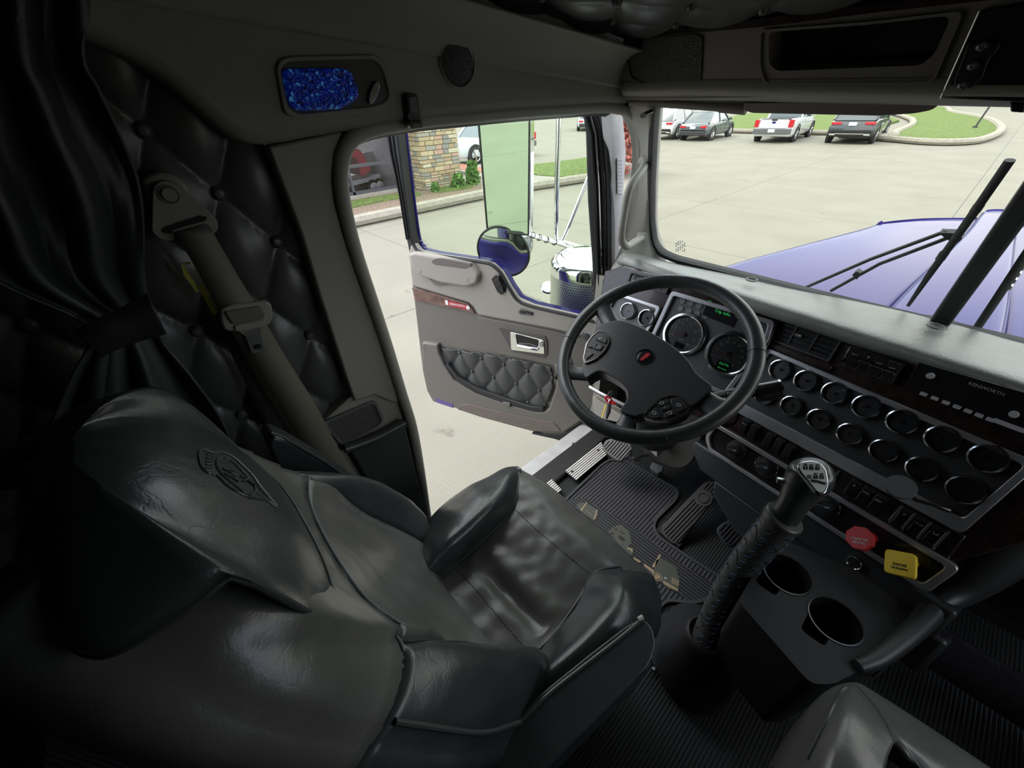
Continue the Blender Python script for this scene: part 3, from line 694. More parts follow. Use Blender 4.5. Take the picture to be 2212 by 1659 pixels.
# floor and sill
fl = mat('ribbed floor mat', (.032, .034, .038), .5)
def ribmat(name, col, dirx, diry, pitch, rough=.5, dist=.004, lo=.35):
    m = mat(name, col, rough); t = m.node_tree; p = t.nodes['Principled BSDF']
    g = t.nodes.new('ShaderNodeNewGeometry'); dt = t.nodes.new('ShaderNodeVectorMath'); dt.operation = 'DOT_PRODUCT'; dt.inputs[1].default_value = (dirx/pitch, diry/pitch, 0)
    t.links.new(g.outputs['Position'], dt.inputs[0]); f = t.nodes.new('ShaderNodeMath'); f.operation = 'PINGPONG'; f.inputs[1].default_value = .5; t.links.new(dt.outputs['Value'], f.inputs[0])
    r = t.nodes.new('ShaderNodeMapRange'); r.inputs[1].default_value = .12; r.inputs[2].default_value = .3; t.links.new(f.outputs[0], r.inputs[0])
    b = t.nodes.new('ShaderNodeBump'); b.inputs['Distance'].default_value = dist; b.inputs['Strength'].default_value = 1; t.links.new(r.outputs[0], b.inputs['Height']); t.links.new(b.outputs[0], p.inputs['Normal'])
    x = t.nodes.new('ShaderNodeMix'); x.data_type = 'RGBA'; x.inputs[6].default_value = (*[c*lo for c in col], 1); x.inputs[7].default_value = (*col, 1); t.links.new(r.outputs[0], x.inputs[0]); t.links.new(x.outputs[2], p.inputs['Base Color'])
    return m
M_['rib'] = ribmat('fine ribbed black floor', (.034, .038, .040), 1, 0, .009)
M_['rib2'] = ribmat('ribbed driver mat', (.062, .064, .07), 1, .0, .0125, dist=.006)
M_['rib3'] = ribmat('ribbed mat edge', (.062, .064, .07), 0, 1, .0115, dist=.006)
tag(box('floor', -.80, -1.4, 1.25, .93, 1.36, FLOOR, M_['rib'], smooth=False), 'fine ribbed black rubber cab floor', kind='structure')
sl = MB(); sl.add(*vprism(Fr((0, 0, 0), (0, -1, 0), (1, 0, 0)), [(-.90, 1.18), (-.90, 1.30), (-.875, 1.335), (-.80, 1.348), (-.785, 1.30), (-.785, 1.18)], -1.30, -.22))
o = sl.build('trim_14', M_['alu'], bevel=.006); tag(o, 'worn pale metal door sill', kind='structure')
o = tag(prism('trim_15', UP(0, 0, 0), [(-.795, .2), (-.795, 1.22), (-.715, 1.22), (-.70, .95), (-.69, .2)], 1.33, 1.372, M_['rubber'], bevel=.01, seg=3), 'black moulded sill cover carrying the ribbed step plates', kind='structure')
# windshield
wo = [(-.775, .0), (-.79, .42), (-.76, .50), (.75, .50), (.78, .46), (.775, .0), (.72, -.03), (-.72, -.03)]
Lp = [(-.005, .52)] + [(-.74, .52)] + [ws(1413, 225)] + [ws(1408, 300), ws(1404, 400), ws(1404, 480), ws(1410, 525), ws(1425, 548), ws(1460, 563)] + [(-.2, -.03), (-.005, -.03)]
for nm, sgn in (('window_1', 1), ('window_2', -1)):
    Q = [(a*sgn, b) for a, b in Lp]
    o = prism(nm, WS, Q, -.008, -.002, M_['glass'], smooth=False); tag(o, 'clear windshield pane, driver side' if sgn == 1 else 'clear windshield pane, passenger side', kind='structure')
    o = ring('trim_16' if sgn == 1 else 'trim_17', WS, rnd(inset(Q, -.007), .02), rnd(inset(Q, .008), .02), -.02, .006, M_['rubber']); tag(o, 'black windshield gasket', kind='structure')
o = thing('windshield_divider', 'thick black centre post dividing the windshield', 'post', WS.w(0, -.03), kind='structure')
mesh('post', *vprism(WS, [(-.018, -.05), (.018, -.05), (.018, .56), (-.018, .56)], -.04, .02), M_['rubber'], o, bevel=.006)
# ================================================================ OPEN DRIVER DOOR
door = thing('cab_door', 'open truck door with taupe panel, tufted black pocket and chrome handle', 'door', D.w(0, 1.17))
def dp(P, h=0): return [D.px(x, y, h) for x, y in P]
def dz(P):  # from the 3.319x view of (860,500)
    return [(860+x/3.319, 500+y/3.319) for x, y in P]
winline = [(893, 528), (905, 543), (940, 551), (1040, 566), (1062, 572), (1082, 590), (1100, 622), (1118, 648), (1150, 662), (1240, 683), (1292, 697)]
base = [(882, 552), (888, 600), (899, 690), (912, 800), (922, 845), (935, 868), (1000, 887), (1100, 915), (1200, 945), (1250, 962), (1272, 957), (1284, 935), (1290, 800)] + winline[::-1] + [(886, 530)]
prism('panel', D, dp(base), -.028, 0, M_['taupe2'], door, bevel=.008)
# upper moulding
up_ = [(882, 552), (886, 590), (890, 618), (1011, 654), (1021, 662), (1032, 681), (1190, 711), (1292, 735)] + winline[::-1] + [(886, 530)]
prism('upper_moulding', D, dp(up_, .018), -.02, .018, M_['taupe'], door, bevel=.010, seg=3)
prism('wood_strip', D, dp([(890, 620), (1010, 655), (1018, 663), (1027, 678), (896, 648)], .006), -.01, .008, M_['doorwood'], door, bevel=.002)
bd = prism('badge', D, dp([(960, 648), (1011, 660.5), (1011, 669), (961.5, 658)], .01), .006, .011, M_['redbadge'], door)
ab = D.px(987.5, 659.2, .0115); q = D.px(1011, 665, .0115)
bf = D.at(ab[0], ab[1], .0115)
text('badge_lettering', bf, 'KENWORTH', .0165, M_['white'], bd, sx=.92, bold=.012)
a1 = D.px(965, 653.5, .0115); prism('badge_emblem', D, [(a1[0]-.008, a1[1]-.012), (a1[0]+.008, a1[1]-.012), (a1[0]+.008, a1[1]+.012), (a1[0]-.008, a1[1]+.012)], .011, .0125, M_['white'], bd)
a1 = D.px(1011, 664.5, .0115); prism('badge_disc', D, circ(*a1, .0105, 16), .011, .013, M_['white'], bd)
# grab moulding with recess
gm = rnd(dp(dz([(70, 165), (105, 275), (150, 322), (225, 345), (300, 372), (490, 402), (560, 375), (576, 310), (545, 268), (520, 235), (300, 185), (110, 150)]), .045), .012)
rc = rnd(dp(dz([(235, 215), (265, 192), (310, 190), (520, 230), (528, 246), (490, 268), (260, 238)]), .045), .02)
g_ = prism('pull_grip', D, gm, 0, .045, M_['taupe'], door, bevel=.012, seg=4)
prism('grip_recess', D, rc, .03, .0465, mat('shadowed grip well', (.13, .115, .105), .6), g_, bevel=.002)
for p in dz([(150, 285), (490, 342)]):
    prism('screw_cap', D, circ(*D.px(*p, .045), .011, 18), .04, .0465, M_['taupe'], g_, bevel=.001)
prism('grip_notch', D, dp(dz([(222, 342), (345, 362), (380, 378), (268, 388)]), .03), .015, .03, M_['taupe2'], g_)
# switch pod and lock switch
pod = prism('mirror_switch', D, rnd(dp([(1060, 604), (1068, 595), (1078, 595), (1091, 620), (1090, 632), (1081, 638), (1073, 632)], .03), .004), .01, .026, M_['gloss'], door, bevel=.003)
prism('knob', D, rnd(dp([(1066, 606), (1076, 601), (1084, 617), (1074, 622)], .035), .003), .02, .036, M_['plastic'], pod, bevel=.003)
prism('knob', D, rnd(dp([(1076, 622), (1085, 618), (1087, 630), (1080, 633)], .035), .003), .02, .033, M_['plastic'], pod, bevel=.002)
lk = prism('window_switch', D, rnd(dp([(1119, 673), (1125, 666), (1152, 675), (1151, 681), (1123, 678)], .02), .004), .012, .024, M_['grey'], door, bevel=.002)
for (a, b, c, d) in ((1124, 670, 1134, 676), (1137, 671, 1141, 676), (1143, 673, 1149, 679)):
    prism('rocker', D, dp([(a, b), (c, b+2), (c, d+1), (a, d)], .026), .022, .028, M_['plastic'], lk, bevel=.001)
# right mid panel with handle
prism('handle_panel', D, dp([(1032, 682), (1190, 712), (1292, 736), (1292, 812), (1196, 788), (1075, 763)]), -.01, .008, M_['taupe2'], door, bevel=.006)
hz = rnd(dp(dz([(715, 675), (1060, 748), (1076, 800), (1072, 885), (1050, 905), (815, 855)]), .008), .012)
hp = prism('handle_escutcheon', D, hz, .0, .013, mat('handle surround', (.085, .077, .07), .5), door, bevel=.004)
ho = rnd(dp([(1102, 717), (1175, 735), (1176, 765), (1104, 756)], .016), .008); hi = rnd(dp([(1114, 721), (1164, 734), (1163, 751), (1117, 743)], .016), .008)
hc = ring('door_handle', D, ho, hi, .005, .017, M_['chrome'], door, bevel=.002)
prism('handle_recess', D, hi, .004, .014, M_['gloss'], hc)
tube('pull_lever', [D.w(*D.px(1119, 747, .02), .02), D.w(*D.px(1140, 751, .026), .026), D.w(*D.px(1162, 755, .02), .02)], .009, M_['chrome'], hc, 10)
prism('lock_button', D, rnd(dp([(1165, 737), (1173, 739), (1174, 750), (1166, 748)], .018), .003), .015, .021, M_['dkchrome'], hc)
# lower moulding around the pocket
po = [(944, 745), (1074, 762), (1196, 788), (1203, 812), (1200, 840), (1185, 884), (1173, 892), (1146, 889), (1095, 874), (1026, 850), (980, 822), (959, 789), (947, 762)]
pk_ = rnd(dp(po, .02), .01)
lo_ = [(911, 740), (912, 800), (922, 845), (935, 868), (1000, 887), (1100, 915), (1180, 932), (1215, 935), (1262, 905), (1290, 860), (1292, 812), (1196, 788), (1203, 812), (1200, 840), (1185, 884), (1173, 892), (1146, 889), (1095, 874), (1026, 850), (980, 822), (959, 789), (947, 762), (944, 745)]
prism('lower_moulding', D, dp(lo_, .03), -.02, .03, M_['taupe2'], door, bevel=.008, seg=3)
pin = [(950, 748), (1074, 766), (1192, 791), (1196, 835), (1178, 880), (1145, 880), (1095, 864), (1030, 841), (985, 815), (962, 787)]
pz = dp(pin, .0)
def inpoly(P, a, b):
    c = False; j = len(P)-1
    for i in range(len(P)):
        if (P[i][1] > b) != (P[j][1] > b) and a < (P[j][0]-P[i][0])*(b-P[i][1])/(P[j][1]-P[i][1])+P[i][0]: c = not c
        j = i
    return c
b0 = np.array(D.px(1087, 789, .012)); e1 = (np.array(D.px(1192, 817, .012))-np.array(D.px(992, 763, .012)))/4
ee1 = np.array([e1[0]/2, -.099+e1[1]/2]); ee2 = np.array([-e1[0]/2, -.099-e1[1]/2])
o = tufted('tufted_lining', D, min(p[0] for p in pz)-.02, min(p[1] for p in pz)-.02, max(p[0] for p in pz)+.02, max(p[1] for p in pz)+.02, .0065, .020, ee1, ee2, b0, M_['vinyl'], door, clip=lambda a, b: inpoly(pz, a, b))
for i in range(-5, 8):
    for j in range(-5, 8):
        a, b = b0+ee1*i+ee2*j
        if inpoly(pz, a, b): mesh('button', *vlathe(D.at(a, b, .002), [(0, .013), (.006, .012), (.009, .008), (.0105, .001), (.009, -.003)], 14), M_['vinyl'], o)
prism('pocket_lip', D, dp([(962, 790), (985, 820), (1030, 848), (1095, 872), (1146, 887), (1173, 889), (1173, 881), (1145, 878), (1095, 862), (1030, 839), (987, 812), (966, 786)], .035), .0, .035, M_['plastic'], door, bevel=.003)
prism('pocket_clip', D, dp([(1086, 868), (1102, 871), (1100, 880), (1090, 877)], .04), .03, .042, M_['taupe2'], door, bevel=.002)
prism('carpet_strip', D, rnd(dp(dz([(425, 1272), (450, 1240), (520, 1240), (760, 1300), (1110, 1368), (1140, 1395), (1168, 1432), (960, 1428), (600, 1330)]), .032), .008), .02, .036, M_['carpet'], door, bevel=.003)
prism('marker_lens', D, dp(dz([(270, 1190), (390, 1237), (396, 1264), (278, 1225)]), .03), .02, .0325, mat('violet marker film', (.12, .09, .24), .4), door)
prism('screw_cap', D, circ(*D.px(915, 750, .03), .013, 18), .02, .0315, M_['taupe2'], door, bevel=.001)
lw = prism('lower_edge', D, dp([(1149, 934), (1200, 945), (1250, 962), (1272, 957), (1284, 935), (1290, 905), (1262, 908), (1215, 934)], -.01), -.08, .006, M_['rubber'], door, bevel=.006)
for p in ((1218, 946), (1247, 949)): prism('screw', D, circ(*D.px(*p), .006, 10), 0, .009, M_['steel'], lw)
# window frame, seal, glass
W0 = [(866, 284), (1240, 246), (1262, 252), (1272, 275), (1278, 430), (1284, 560), (1290, 690)]
gl = dp([(893, 528), (880, 420), (866, 270), (1262, 235), (1274, 300), (1278, 430), (1284, 560), (1288, 694)] + winline[1:-1][::-1], -.03)
prism('window_pane', D, gl, -.036, -.031, M_['dglass'], door, smooth=False)
fo = dp([(889, 552), (878, 500), (864, 420), (829, 275), (822, 225)], 0); fi = dp([(858, 225), (862, 290), (878, 420), (890, 505), (897, 532), (889, 552)], 0)
rp = prism('rear_window_post', D, fo+fi[:-1], -.045, .012, M_['rubber'], door, bevel=.006)
for o_, h in ((.33, .016), (.62, .014)):
    tube('weatherstrip', [D.w(*(np.array(D.px(x0*(1-o_)+x1*o_, y)))*1.0, h) for (x0, x1, y) in ((825, 858, 235), (842, 867, 330), (864, 878, 420), (880, 891, 515))], .005, M_['gloss'], rp, 8)
fp = prism('front_window_post', D, dp([(1248, 238), (1262, 255), (1267, 290), (1271, 432), (1280, 560), (1286, 700), (1323, 700), (1322, 600), (1322, 432), (1316, 320), (1300, 238)], 0), -.05, .012, M_['rubber'], door, bevel=.006)
for o_, h, m_ in ((.35, .016, 'gloss'), (.52, .018, 'dkchrome'), (.75, .014, 'gloss')):
    tube('weatherstrip', [D.w(*D.px(x0*(1-o_)+x1*o_, y), h) for (x0, x1, y) in ((1250, 1300, 240), (1266, 1312, 290), (1271, 1320, 400), (1280, 1321, 560), (1286, 1323, 690))], .004, M_[m_], fp, 8)
sl_ = [D.w(*D.px(x, y, .014), .014) for x, y in winline]
tube('window_seal', cr(sl_, 4, False), .008, M_['rubber'], door, 8)
bo = [(861, 240), (865, 290), (881, 420), (893, 505), (900, 530), (912, 540), (942, 547), (1042, 562), (1064, 568), (1084, 586), (1103, 619), (1121, 645), (1152, 658), (1242, 679), (1290, 691)]
tube('outer_skin_edge', cr([D.w(*D.px(x+9, y-1, -.05), -.05) for x, y in bo[:5]], 4, False), .012, M_['blue'], door, 8, r2=.016)
prism('outer_skin', D, [(a, b-.002) for a, b in dp(base, -.0)], -.075, -.0285, M_['blue'], door, bevel=.012)
for k in range(3): prism('glass_mark', D, [D.px(x, y, -.03) for x, y in ((907+k*4, 519+k*7), (921+k*6, 521+k*7), (921+k*6, 522.5+k*7), (907+k*4, 520.5+k*7))], -.031, -.0302, M_['dimmark'], door)
# door check strap and hinge
tube('check_strap', [PZ(1238, 958, 1.36), PZ(1252, 990, 1.36)], .006, M_['rubber'], door, 6)

# ================================================================ DOORWAY FITTINGS
gh = thing('grab_handle', 'grey curved grab handle on the windshield pillar', 'handle', PX(1388, 440, -.70))
P = [PX(1394, 352, -.755), PX(1392, 358, -.735), PX(1384, 372, -.72), PX(1371, 388, -.712), PX(1358, 412, -.708), PX(1350, 450, -.708), PX(1343, 495, -.708), PX(1343, 520, -.71), PX(1355, 533, -.715), PX(1372, 522, -.725), PX(1388, 512, -.755)]
tube('grip', cr(P, 5, False), .0118, M_['trim'], gh, 14)
for p in ((1394, 350), (1388, 511)):
    c = PX(*p, -.752); mesh('mount', *vlathe(Fr(c, (1, -.3, 0), (0, 1, 0)), [(0, .012), (.012, .012), (.017, .004), (.019, -.012)], 16), M_['trim'], gh)
hk = thing('coat_hook', 'small dark folding coat hook above the doorway', 'hook', PX(893, 205, WX+.03))
Hx = Fr((WX+.022, 0, 0), (1, 0, 0), (0, 1, 0))
def hp_(P, h): return [Hx.px(x, y, h) for x, y in P]
prism('base_plate', Hx, rnd(hp_([(874, 204), (886, 200), (902, 203), (910, 262), (912, 276), (888, 278), (880, 260)], .01), .006), -.004, .011, M_['plastic'], hk, bevel=.002)
prism('arm', Hx, rnd(hp_([(880, 208), (898, 207), (903, 245), (884, 246)], .015), .004), .006, .018, M_['grey'], hk, bevel=.002)
tube('hook_tip', [Hx.w(*p, .022) for p in hp_([(889, 270), (909, 268)], .022)], .0065, M_['grey'], hk, 12)
# side light: housing, blue lens, clear lamp
sl_ = thing('dome_light', 'recessed side light with blue faceted lens above the doorway', 'light', PX(710, 190, WX))
Lx = Fr((WX+.022, 0, 0), (1, 0, 0), (0, 1, 0))
def lx(P, h=0): return [Lx.px(x, y, h) for x, y in P]
lo = rnd(lx([(594, 150), (602, 128), (625, 122), (810, 118), (834, 140), (850, 212), (838, 232), (800, 240), (640, 256), (612, 246)]), .010)
li = rnd(lx([(604, 152), (612, 138), (630, 133), (802, 128), (822, 146), (838, 208), (826, 222), (796, 230), (646, 246), (622, 236)]), .010)
ring('bezel', Lx, lo, li, -.002, .006, M_['liner'], sl_, bevel=.002)
prism('housing', Lx, li, -.02, .002, mat('dark lamp housing', (.045, .045, .038), .5), sl_)
lens = mesh('blue_lens', *vprism(Lx, rnd(lx([(612, 152), (622, 148), (745, 147), (762, 158), (777, 205), (770, 218), (735, 236), (650, 240), (632, 232), (620, 205)], .01), .006), -.01, .012), None, sl_, bevel=.005, seg=3)
bm_ = bpy.data.materials.new('blue faceted lens'); bm_.use_nodes = True; tt = bm_.node_tree; pp = tt.nodes['Principled BSDF']; pp.inputs['Roughness'].default_value = .12; pp.inputs['Coat Weight'].default_value = 1
vo = tt.nodes.new('ShaderNodeTexVoronoi'); vo.inputs['Scale'].default_value = 240; tc = tt.nodes.new('ShaderNodeTexCoord'); tt.links.new(tc.outputs['Object'], vo.inputs['Vector'])
rp_ = tt.nodes.new('ShaderNodeValToRGB'); e = rp_.color_ramp.elements; e[0].position = .1; e[0].color = (.0, .004, .06, 1); e[1].position = .97; e[1].color = (.08, .4, .8, 1); m1 = e.new(.72); m1.color = (.0, .02, .30, 1)
tt.links.new(vo.outputs['Color'], rp_.inputs[0]); tt.links.new(rp_.outputs[0], pp.inputs['Base Color']); tt.links.new(rp_.outputs[0], pp.inputs['Emission Color']); pp.inputs['Emission Strength'].default_value = .16
bb = tt.nodes.new('ShaderNodeBump'); bb.inputs['Distance'].default_value = .002; tt.links.new(vo.outputs['Distance'], bb.inputs['Height']); tt.links.new(bb.outputs[0], pp.inputs['Normal']); lens.data.materials.clear(); lens.data.materials.append(bm_)
c = Lx.px(808, 200, .008); mesh('reading_lamp', *vprism(Lx, [(c[0]+.019*math.cos(t)*math.cos(.9)-.006*math.sin(t)*math.sin(.9), c[1]+.019*math.cos(t)*math.sin(.9)+.006*math.sin(t)*math.cos(.9)) for t in np.linspace(0, 6.28, 24)[:-1]], -.01, .010), M_['chrome'], sl_, bevel=.004)
sr = thing('speaker_grille', 'round mesh speaker grille in the upper side liner', 'speaker grille', PX(988, 135, WX))
c = Lx.px(986, 134); e1_ = Lx.px(1019, 135); e2_ = Lx.px(986, 181)
mesh('mesh_disc', *vlathe(Lx.at(*c), [(0, .008), (.032, .007), (.0375, .003), (.038, -.003)], 40), M_['mesh'], sr)
mesh('rim', *vlathe(Lx.at(*c), [(.0375, .003), (.0385, .006), (.041, .004), (.042, -.002)], 40), M_['liner'], sr)
dc = thing('door_label', 'small printed certification label on the pale door jamb', 'label', PX(1337, 395, -.858))
JX = Fr((-.858, 0, 0), (1, 0, 0), (0, 1, 0))
prism('label_sheet', JX, [JX.px(*p) for p in ((1332, 341), (1346, 341), (1345, 418), (1333, 418))], 0, .002, M_['whitemark'], dc)
for i in range(9): prism('print_line', JX, [JX.px(*p) for p in ((1334, 346+i*8), (1344, 346+i*8), (1344, 348+i*8), (1334, 348+i*8))], .002, .0025, M_['dimmark'], dc)
# ================================================================ DASHBOARD
DBX, DBY = .1, 1.1
dash = thing('dashboard', 'dark truck dashboard with wood trim, silver bezels and rows of gauges', 'dashboard', (.055, 1.1, FLOOR))
def gx(P, h=0): return [G.px(x, y, h) for x, y in P]
def kx(P, h=0): return [K.px(x, y, h) for x, y in P]
# padded top: from the windshield base to the rolled edge
edge = [(1338, 553), (1400, 575), (1480, 601), (1560, 627), (1650, 656), (1760, 690), (1880, 728), (2000, 765), (2120, 803), (2212, 833), (2400, 900)]
rear = [(1400, 545), (1432, 560), (1500, 574), (1580, 590), (1700, 618), (1820, 642), (1950, 670), (2060, 697), (2140, 718), (2212, 737), (2400, 780)]
rows = []
for i in range(len(edge)):
    e = PZ(*edge[i], 2.195); r = WS.w(*WS.px(*rear[i], -.0), 0); r = r+np.array([0, .02, -.01]); d = (r-e)/np.linalg.norm(r-e); dn = np.array([d[0], d[1], 0]); dn /= np.linalg.norm(dn)
    k = e+np.array([0, 0, 0.0])
    rows.append([k+dn*.045+np.array([0, 0, -.038]), k+dn*.01+np.array([0, 0, -.034]), k-dn*.008+np.array([0, 0, -.020]), k-dn*.004+np.array([0, 0, -.006]), k+dn*.018+np.array([0, 0, .004]), e*.6+r*.4+np.array([0, 0, .008]), e*.25+r*.75+np.array([0, 0, .004]), r, r+dn*.05+np.array([0, 0, -.02])])
for x_ in (.55, .88):
    q_ = np.array([x_, 1.02, 2.195]); rows.append([q_+np.array([0, .045, -.038]), q_+np.array([0, .01, -.034]), q_+np.array([0, -.008, -.02]), q_+np.array([0, -.004, -.006]), q_+np.array([0, .018, .004]), np.array([x_, 1.15, 2.20]), np.array([x_, 1.28, 2.195]), np.array([x_, 1.37, 2.17]), np.array([x_, 1.42, 2.15])])
pad = patch('top_pad', rows, M_['dash'], dash, nu=4, nv=5, solid=.01)
for p in ((1625, 600), (2025, 700)):
    q = PZ(*p, 2.206); mesh('speaker_port', *vlathe(UP(q[0], q[1], 2.199), [(.012, 0), (.013, .0035), (.015, .0035), (.016, 0)], 24), M_['dash'], pad)
# wood fascia: driver side and centre
kf = [(-.49, .135), (0.0, .135), (.02, -.20), (-.02, -.23), (-.50, -.23), (-.56, .1)]
prism('driver_fascia', K, kf, -.05, -.006, M_['wood'], dash, bevel=.004)
gf = [(-.10, .132), (.53, .132), (.50, -.10), (.445, -.22), (-.10, -.22)]
prism('centre_fascia', G, gf, -.07, -.004, M_['wood'], dash, bevel=.004)
# body behind and below
box('lower_body', -.79, 1.13, 1.78, .9, 1.34, 2.12, M_['plastic'], dash, smooth=False)
def frame_poly(fr, name, outer, t, h, parent, m='silver', r=.012, inner=None, d0=-.004):
    O_ = rnd(outer, r); I_ = rnd(inner, r*.7) if inner else rnd(inset(outer, t), r*.7)
    return ring(name, fr, O_, I_, d0, h, M_[m], parent, bevel=.0015), I_
def gauge(fr, a, b, r, parent, needle=200, marks=None, label='gauge', nums=None, h0=0, tick=24, span=(225, -45), sweepstart=None):
    """bezel, dial, needle, glass"""
    f = fr.at(a, b, h0)
    g = mesh('gauge', *vlathe(f, [(r*.80, .0), (r*.80, .010), (r*.86, .013), (r*.96, .012), (r, .007), (r*1.01, -.002)], 40), M_['dkchrome'], parent)
    mesh('dial', *vlathe(f, [(0, .003), (r*.82, .003), (r*.82, -.002)], 32), M_['dial'], g)
    mk = MB()
    for k in range(tick+1):
        an = math.radians(span[0]+(span[1]-span[0])*k/tick); l = .14 if k % 4 == 0 else .08; w = .012 if k % 4 == 0 else .006
        c, s = math.cos(an), math.sin(an); p0, p1 = r*.76, r*(.76-l)
        mk.add([f.w(p0*c-w*r*s, p0*s+w*r*c, .0045), f.w(p0*c+w*r*s, p0*s-w*r*c, .0045), f.w(p1*c+w*r*s, p1*s-w*r*c, .0045), f.w(p1*c-w*r*s, p1*s+w*r*c, .0045)], [(0, 1, 2, 3)])
    mk.build('tick_marks', M_['whitemark' if r > .04 else 'dimmark'], g, smooth=False)
    an = math.radians(needle); c, s = math.cos(an), math.sin(an); w = r*.03
    mesh('needle', [f.w(-r*.12*c-w*s, -r*.12*s+w*c, .0065), f.w(-r*.12*c+w*s, -r*.12*s-w*c, .0065), f.w(r*.62*c, r*.62*s, .0065), f.w(0, 0, .008)], [(0, 1, 2), (0, 3, 2), (1, 2, 3)], M_['redmark'], g, smooth=False)
    mesh('needle_hub', *vlathe(f, [(0, .009), (r*.10, .008), (r*.11, .004)], 16), M_['plastic'], g)
    if nums:
        for k, s_ in enumerate(nums):
            an = math.radians(span[0]+(span[1]-span[0])*k/(len(nums)-1)); rr_ = r*.52
            text('numeral', f.at(rr_*math.cos(an), rr_*math.sin(an), .0045), s_, r*.16, M_['whitemark'], g)
    mesh('glass', *vlathe(f, [(0, .0105), (r*.81, .0105)], 32), M_['gaugeglass'], g)
    return g
# driver's cluster
co = kx([(1449, 628), (1672, 690), (1655, 738), (1560, 880), (1440, 800), (1404, 735)])
co = [(-.297, .100), (-.004, .100), (.004, .045), (-.03, -.135), (-.255, -.135), (-.307, -.05)]
o, ins = frame_poly(K, 'cluster_bezel', co, .012, .012, dash)
cp_ = prism('cluster_panel', K, ins, -.01, .0, mat('cluster panel', (.045, .045, .048), .45), dash)
tc_ = K.px(1478, 722, .004); sc_ = K.px(1575, 765, .004)
gt = gauge(K, tc_[0], tc_[1], .066, dash, needle=196, nums=['0', '5', '10', '15', '20', '25', '30'], tick=30, span=(200, -50))
text('dial_legend', K.at(tc_[0]-.002, tc_[1]-.018, .0045), 'RPM', .006, M_['whitemark'], gt)
prism('mini_display', K, rr(tc_[0]-.016, tc_[1]-.045, tc_[0]+.014, tc_[1]-.028, .001), .003, .005, M_['gloss'], gt)
gs = gauge(K, sc_[0], sc_[1], .066, dash, needle=190, nums=['', '5', '15', '25', '35', '45', '55', '65', '75', '85'], tick=34, span=(205, -50))
text('dial_legend', K.at(sc_[0], sc_[1]-.016, .0045), 'MPH', .006, M_['whitemark'], gs)
prism('odometer_window', K, rr(sc_[0]-.02, sc_[1]-.052, sc_[0]+.018, sc_[1]-.024, .001), .003, .0045, M_['gloss'], gs)
text('odometer_digits', K.at(sc_[0]-.001, sc_[1]-.032, .0048), '356796', .0095, M_['lcd'], gs)
text('odometer_digits', K.at(sc_[0]-.001, sc_[1]-.045, .0048), '251.13 mi', .0065, M_['lcd'], gs)
ds = prism('trip_display', K, kx([(1528, 652), (1597, 672), (1582, 706), (1517, 680)], .004), .0, .004, M_['gloss'], dash)
ab = K.px(1556, 676, .005); text('display_text', K.at(ab[0]+.006, ab[1]+.002, .0046), 'Trip Info.', .0125, M_['lcd'], ds)
tube('display_lamp_icon', [K.w(ab[0]-.040+.006*math.cos(t), ab[1]+.018+.006*math.sin(t), .005) for t in np.linspace(0, 5.6, 9)], .0008, M_['lcd'], ds, 4)
for i in range(4):
    for j in range(2):
        p = (1474+i*18-j*4, 650+i*5.5+j*16); ab = K.px(*p, .002); prism('warning_lamp', K, circ(*ab, .0085, 18), .0, .0025, M_['grey'], dash)
# left auxiliary cluster
lo2 = [(-.48, .045), (-.312, .045), (-.318, -.02), (-.345, -.14), (-.46, -.14), (-.50, -.03)]
o, ins = frame_poly(K, 'aux_bezel', lo2, .010, .010, dash)
prism('aux_panel', K, ins, -.01, .0, M_['dial'], dash)
for p, nd in (((1358, 672), 190), ((1398, 687), 200), ((1352, 722), 190), ((1390, 738), 200)):
    ab = K.px(*p, .003); gauge(K, ab[0], ab[1], .029, dash, needle=nd, tick=12)
def vent(fr, a0, b0, a1, b1, parent, tab=True, nb=5):
    v = ring('air_vent', fr, rr(a0, b0, a1, b1, .004), rr(a0+.005, b0+.005, a1-.005, b1-.005, .003), -.004, .006, M_['plastic'], parent, bevel=.001)
    prism('vent_cavity', fr, rr(a0+.003, b0+.003, a1-.003, b1-.003, .003), -.004, -.002, M_['gloss'], v)
    for k in range(nb):
        b = b0+.008+(b1-b0-.016)*k/(nb-1); mesh('blade', *vprism(fr.at(0, b, .001).tilt(.5), [(a0+.004, -.003), (a1-.004, -.003), (a1-.004, .003), (a0+.004, .003)], -.0008, .0008), M_['plastic'], v)
    for k in (1, 2): a = a0+(a1-a0)*k/3; prism('divider', fr, [(a-.0015, b0+.004), (a+.0015, b0+.004), (a+.0015, b1-.004), (a-.0015, b1-.004)], -.001, .004, M_['plastic'], v)
    if tab: a = (a0+a1)/2-.012; b = (b0+b1)/2+.004; prism('thumb_tab', fr, rr(a-.008, b-.003, a+.008, b+.003, .002), 0, .009, M_['chrome'], v, bevel=.001)
    return v
vent(K, -.455, .085, -.395, .122, dash, False); vent(K, -.385, .085, -.312, .122, dash, False)
vent(G, -.07, .060, .085, .122, dash)
prism('vent_lower_trim', G, rr(-.085, .040, .095, .056, .004), -.004, .004, M_['wood'], dash, bevel=.002)
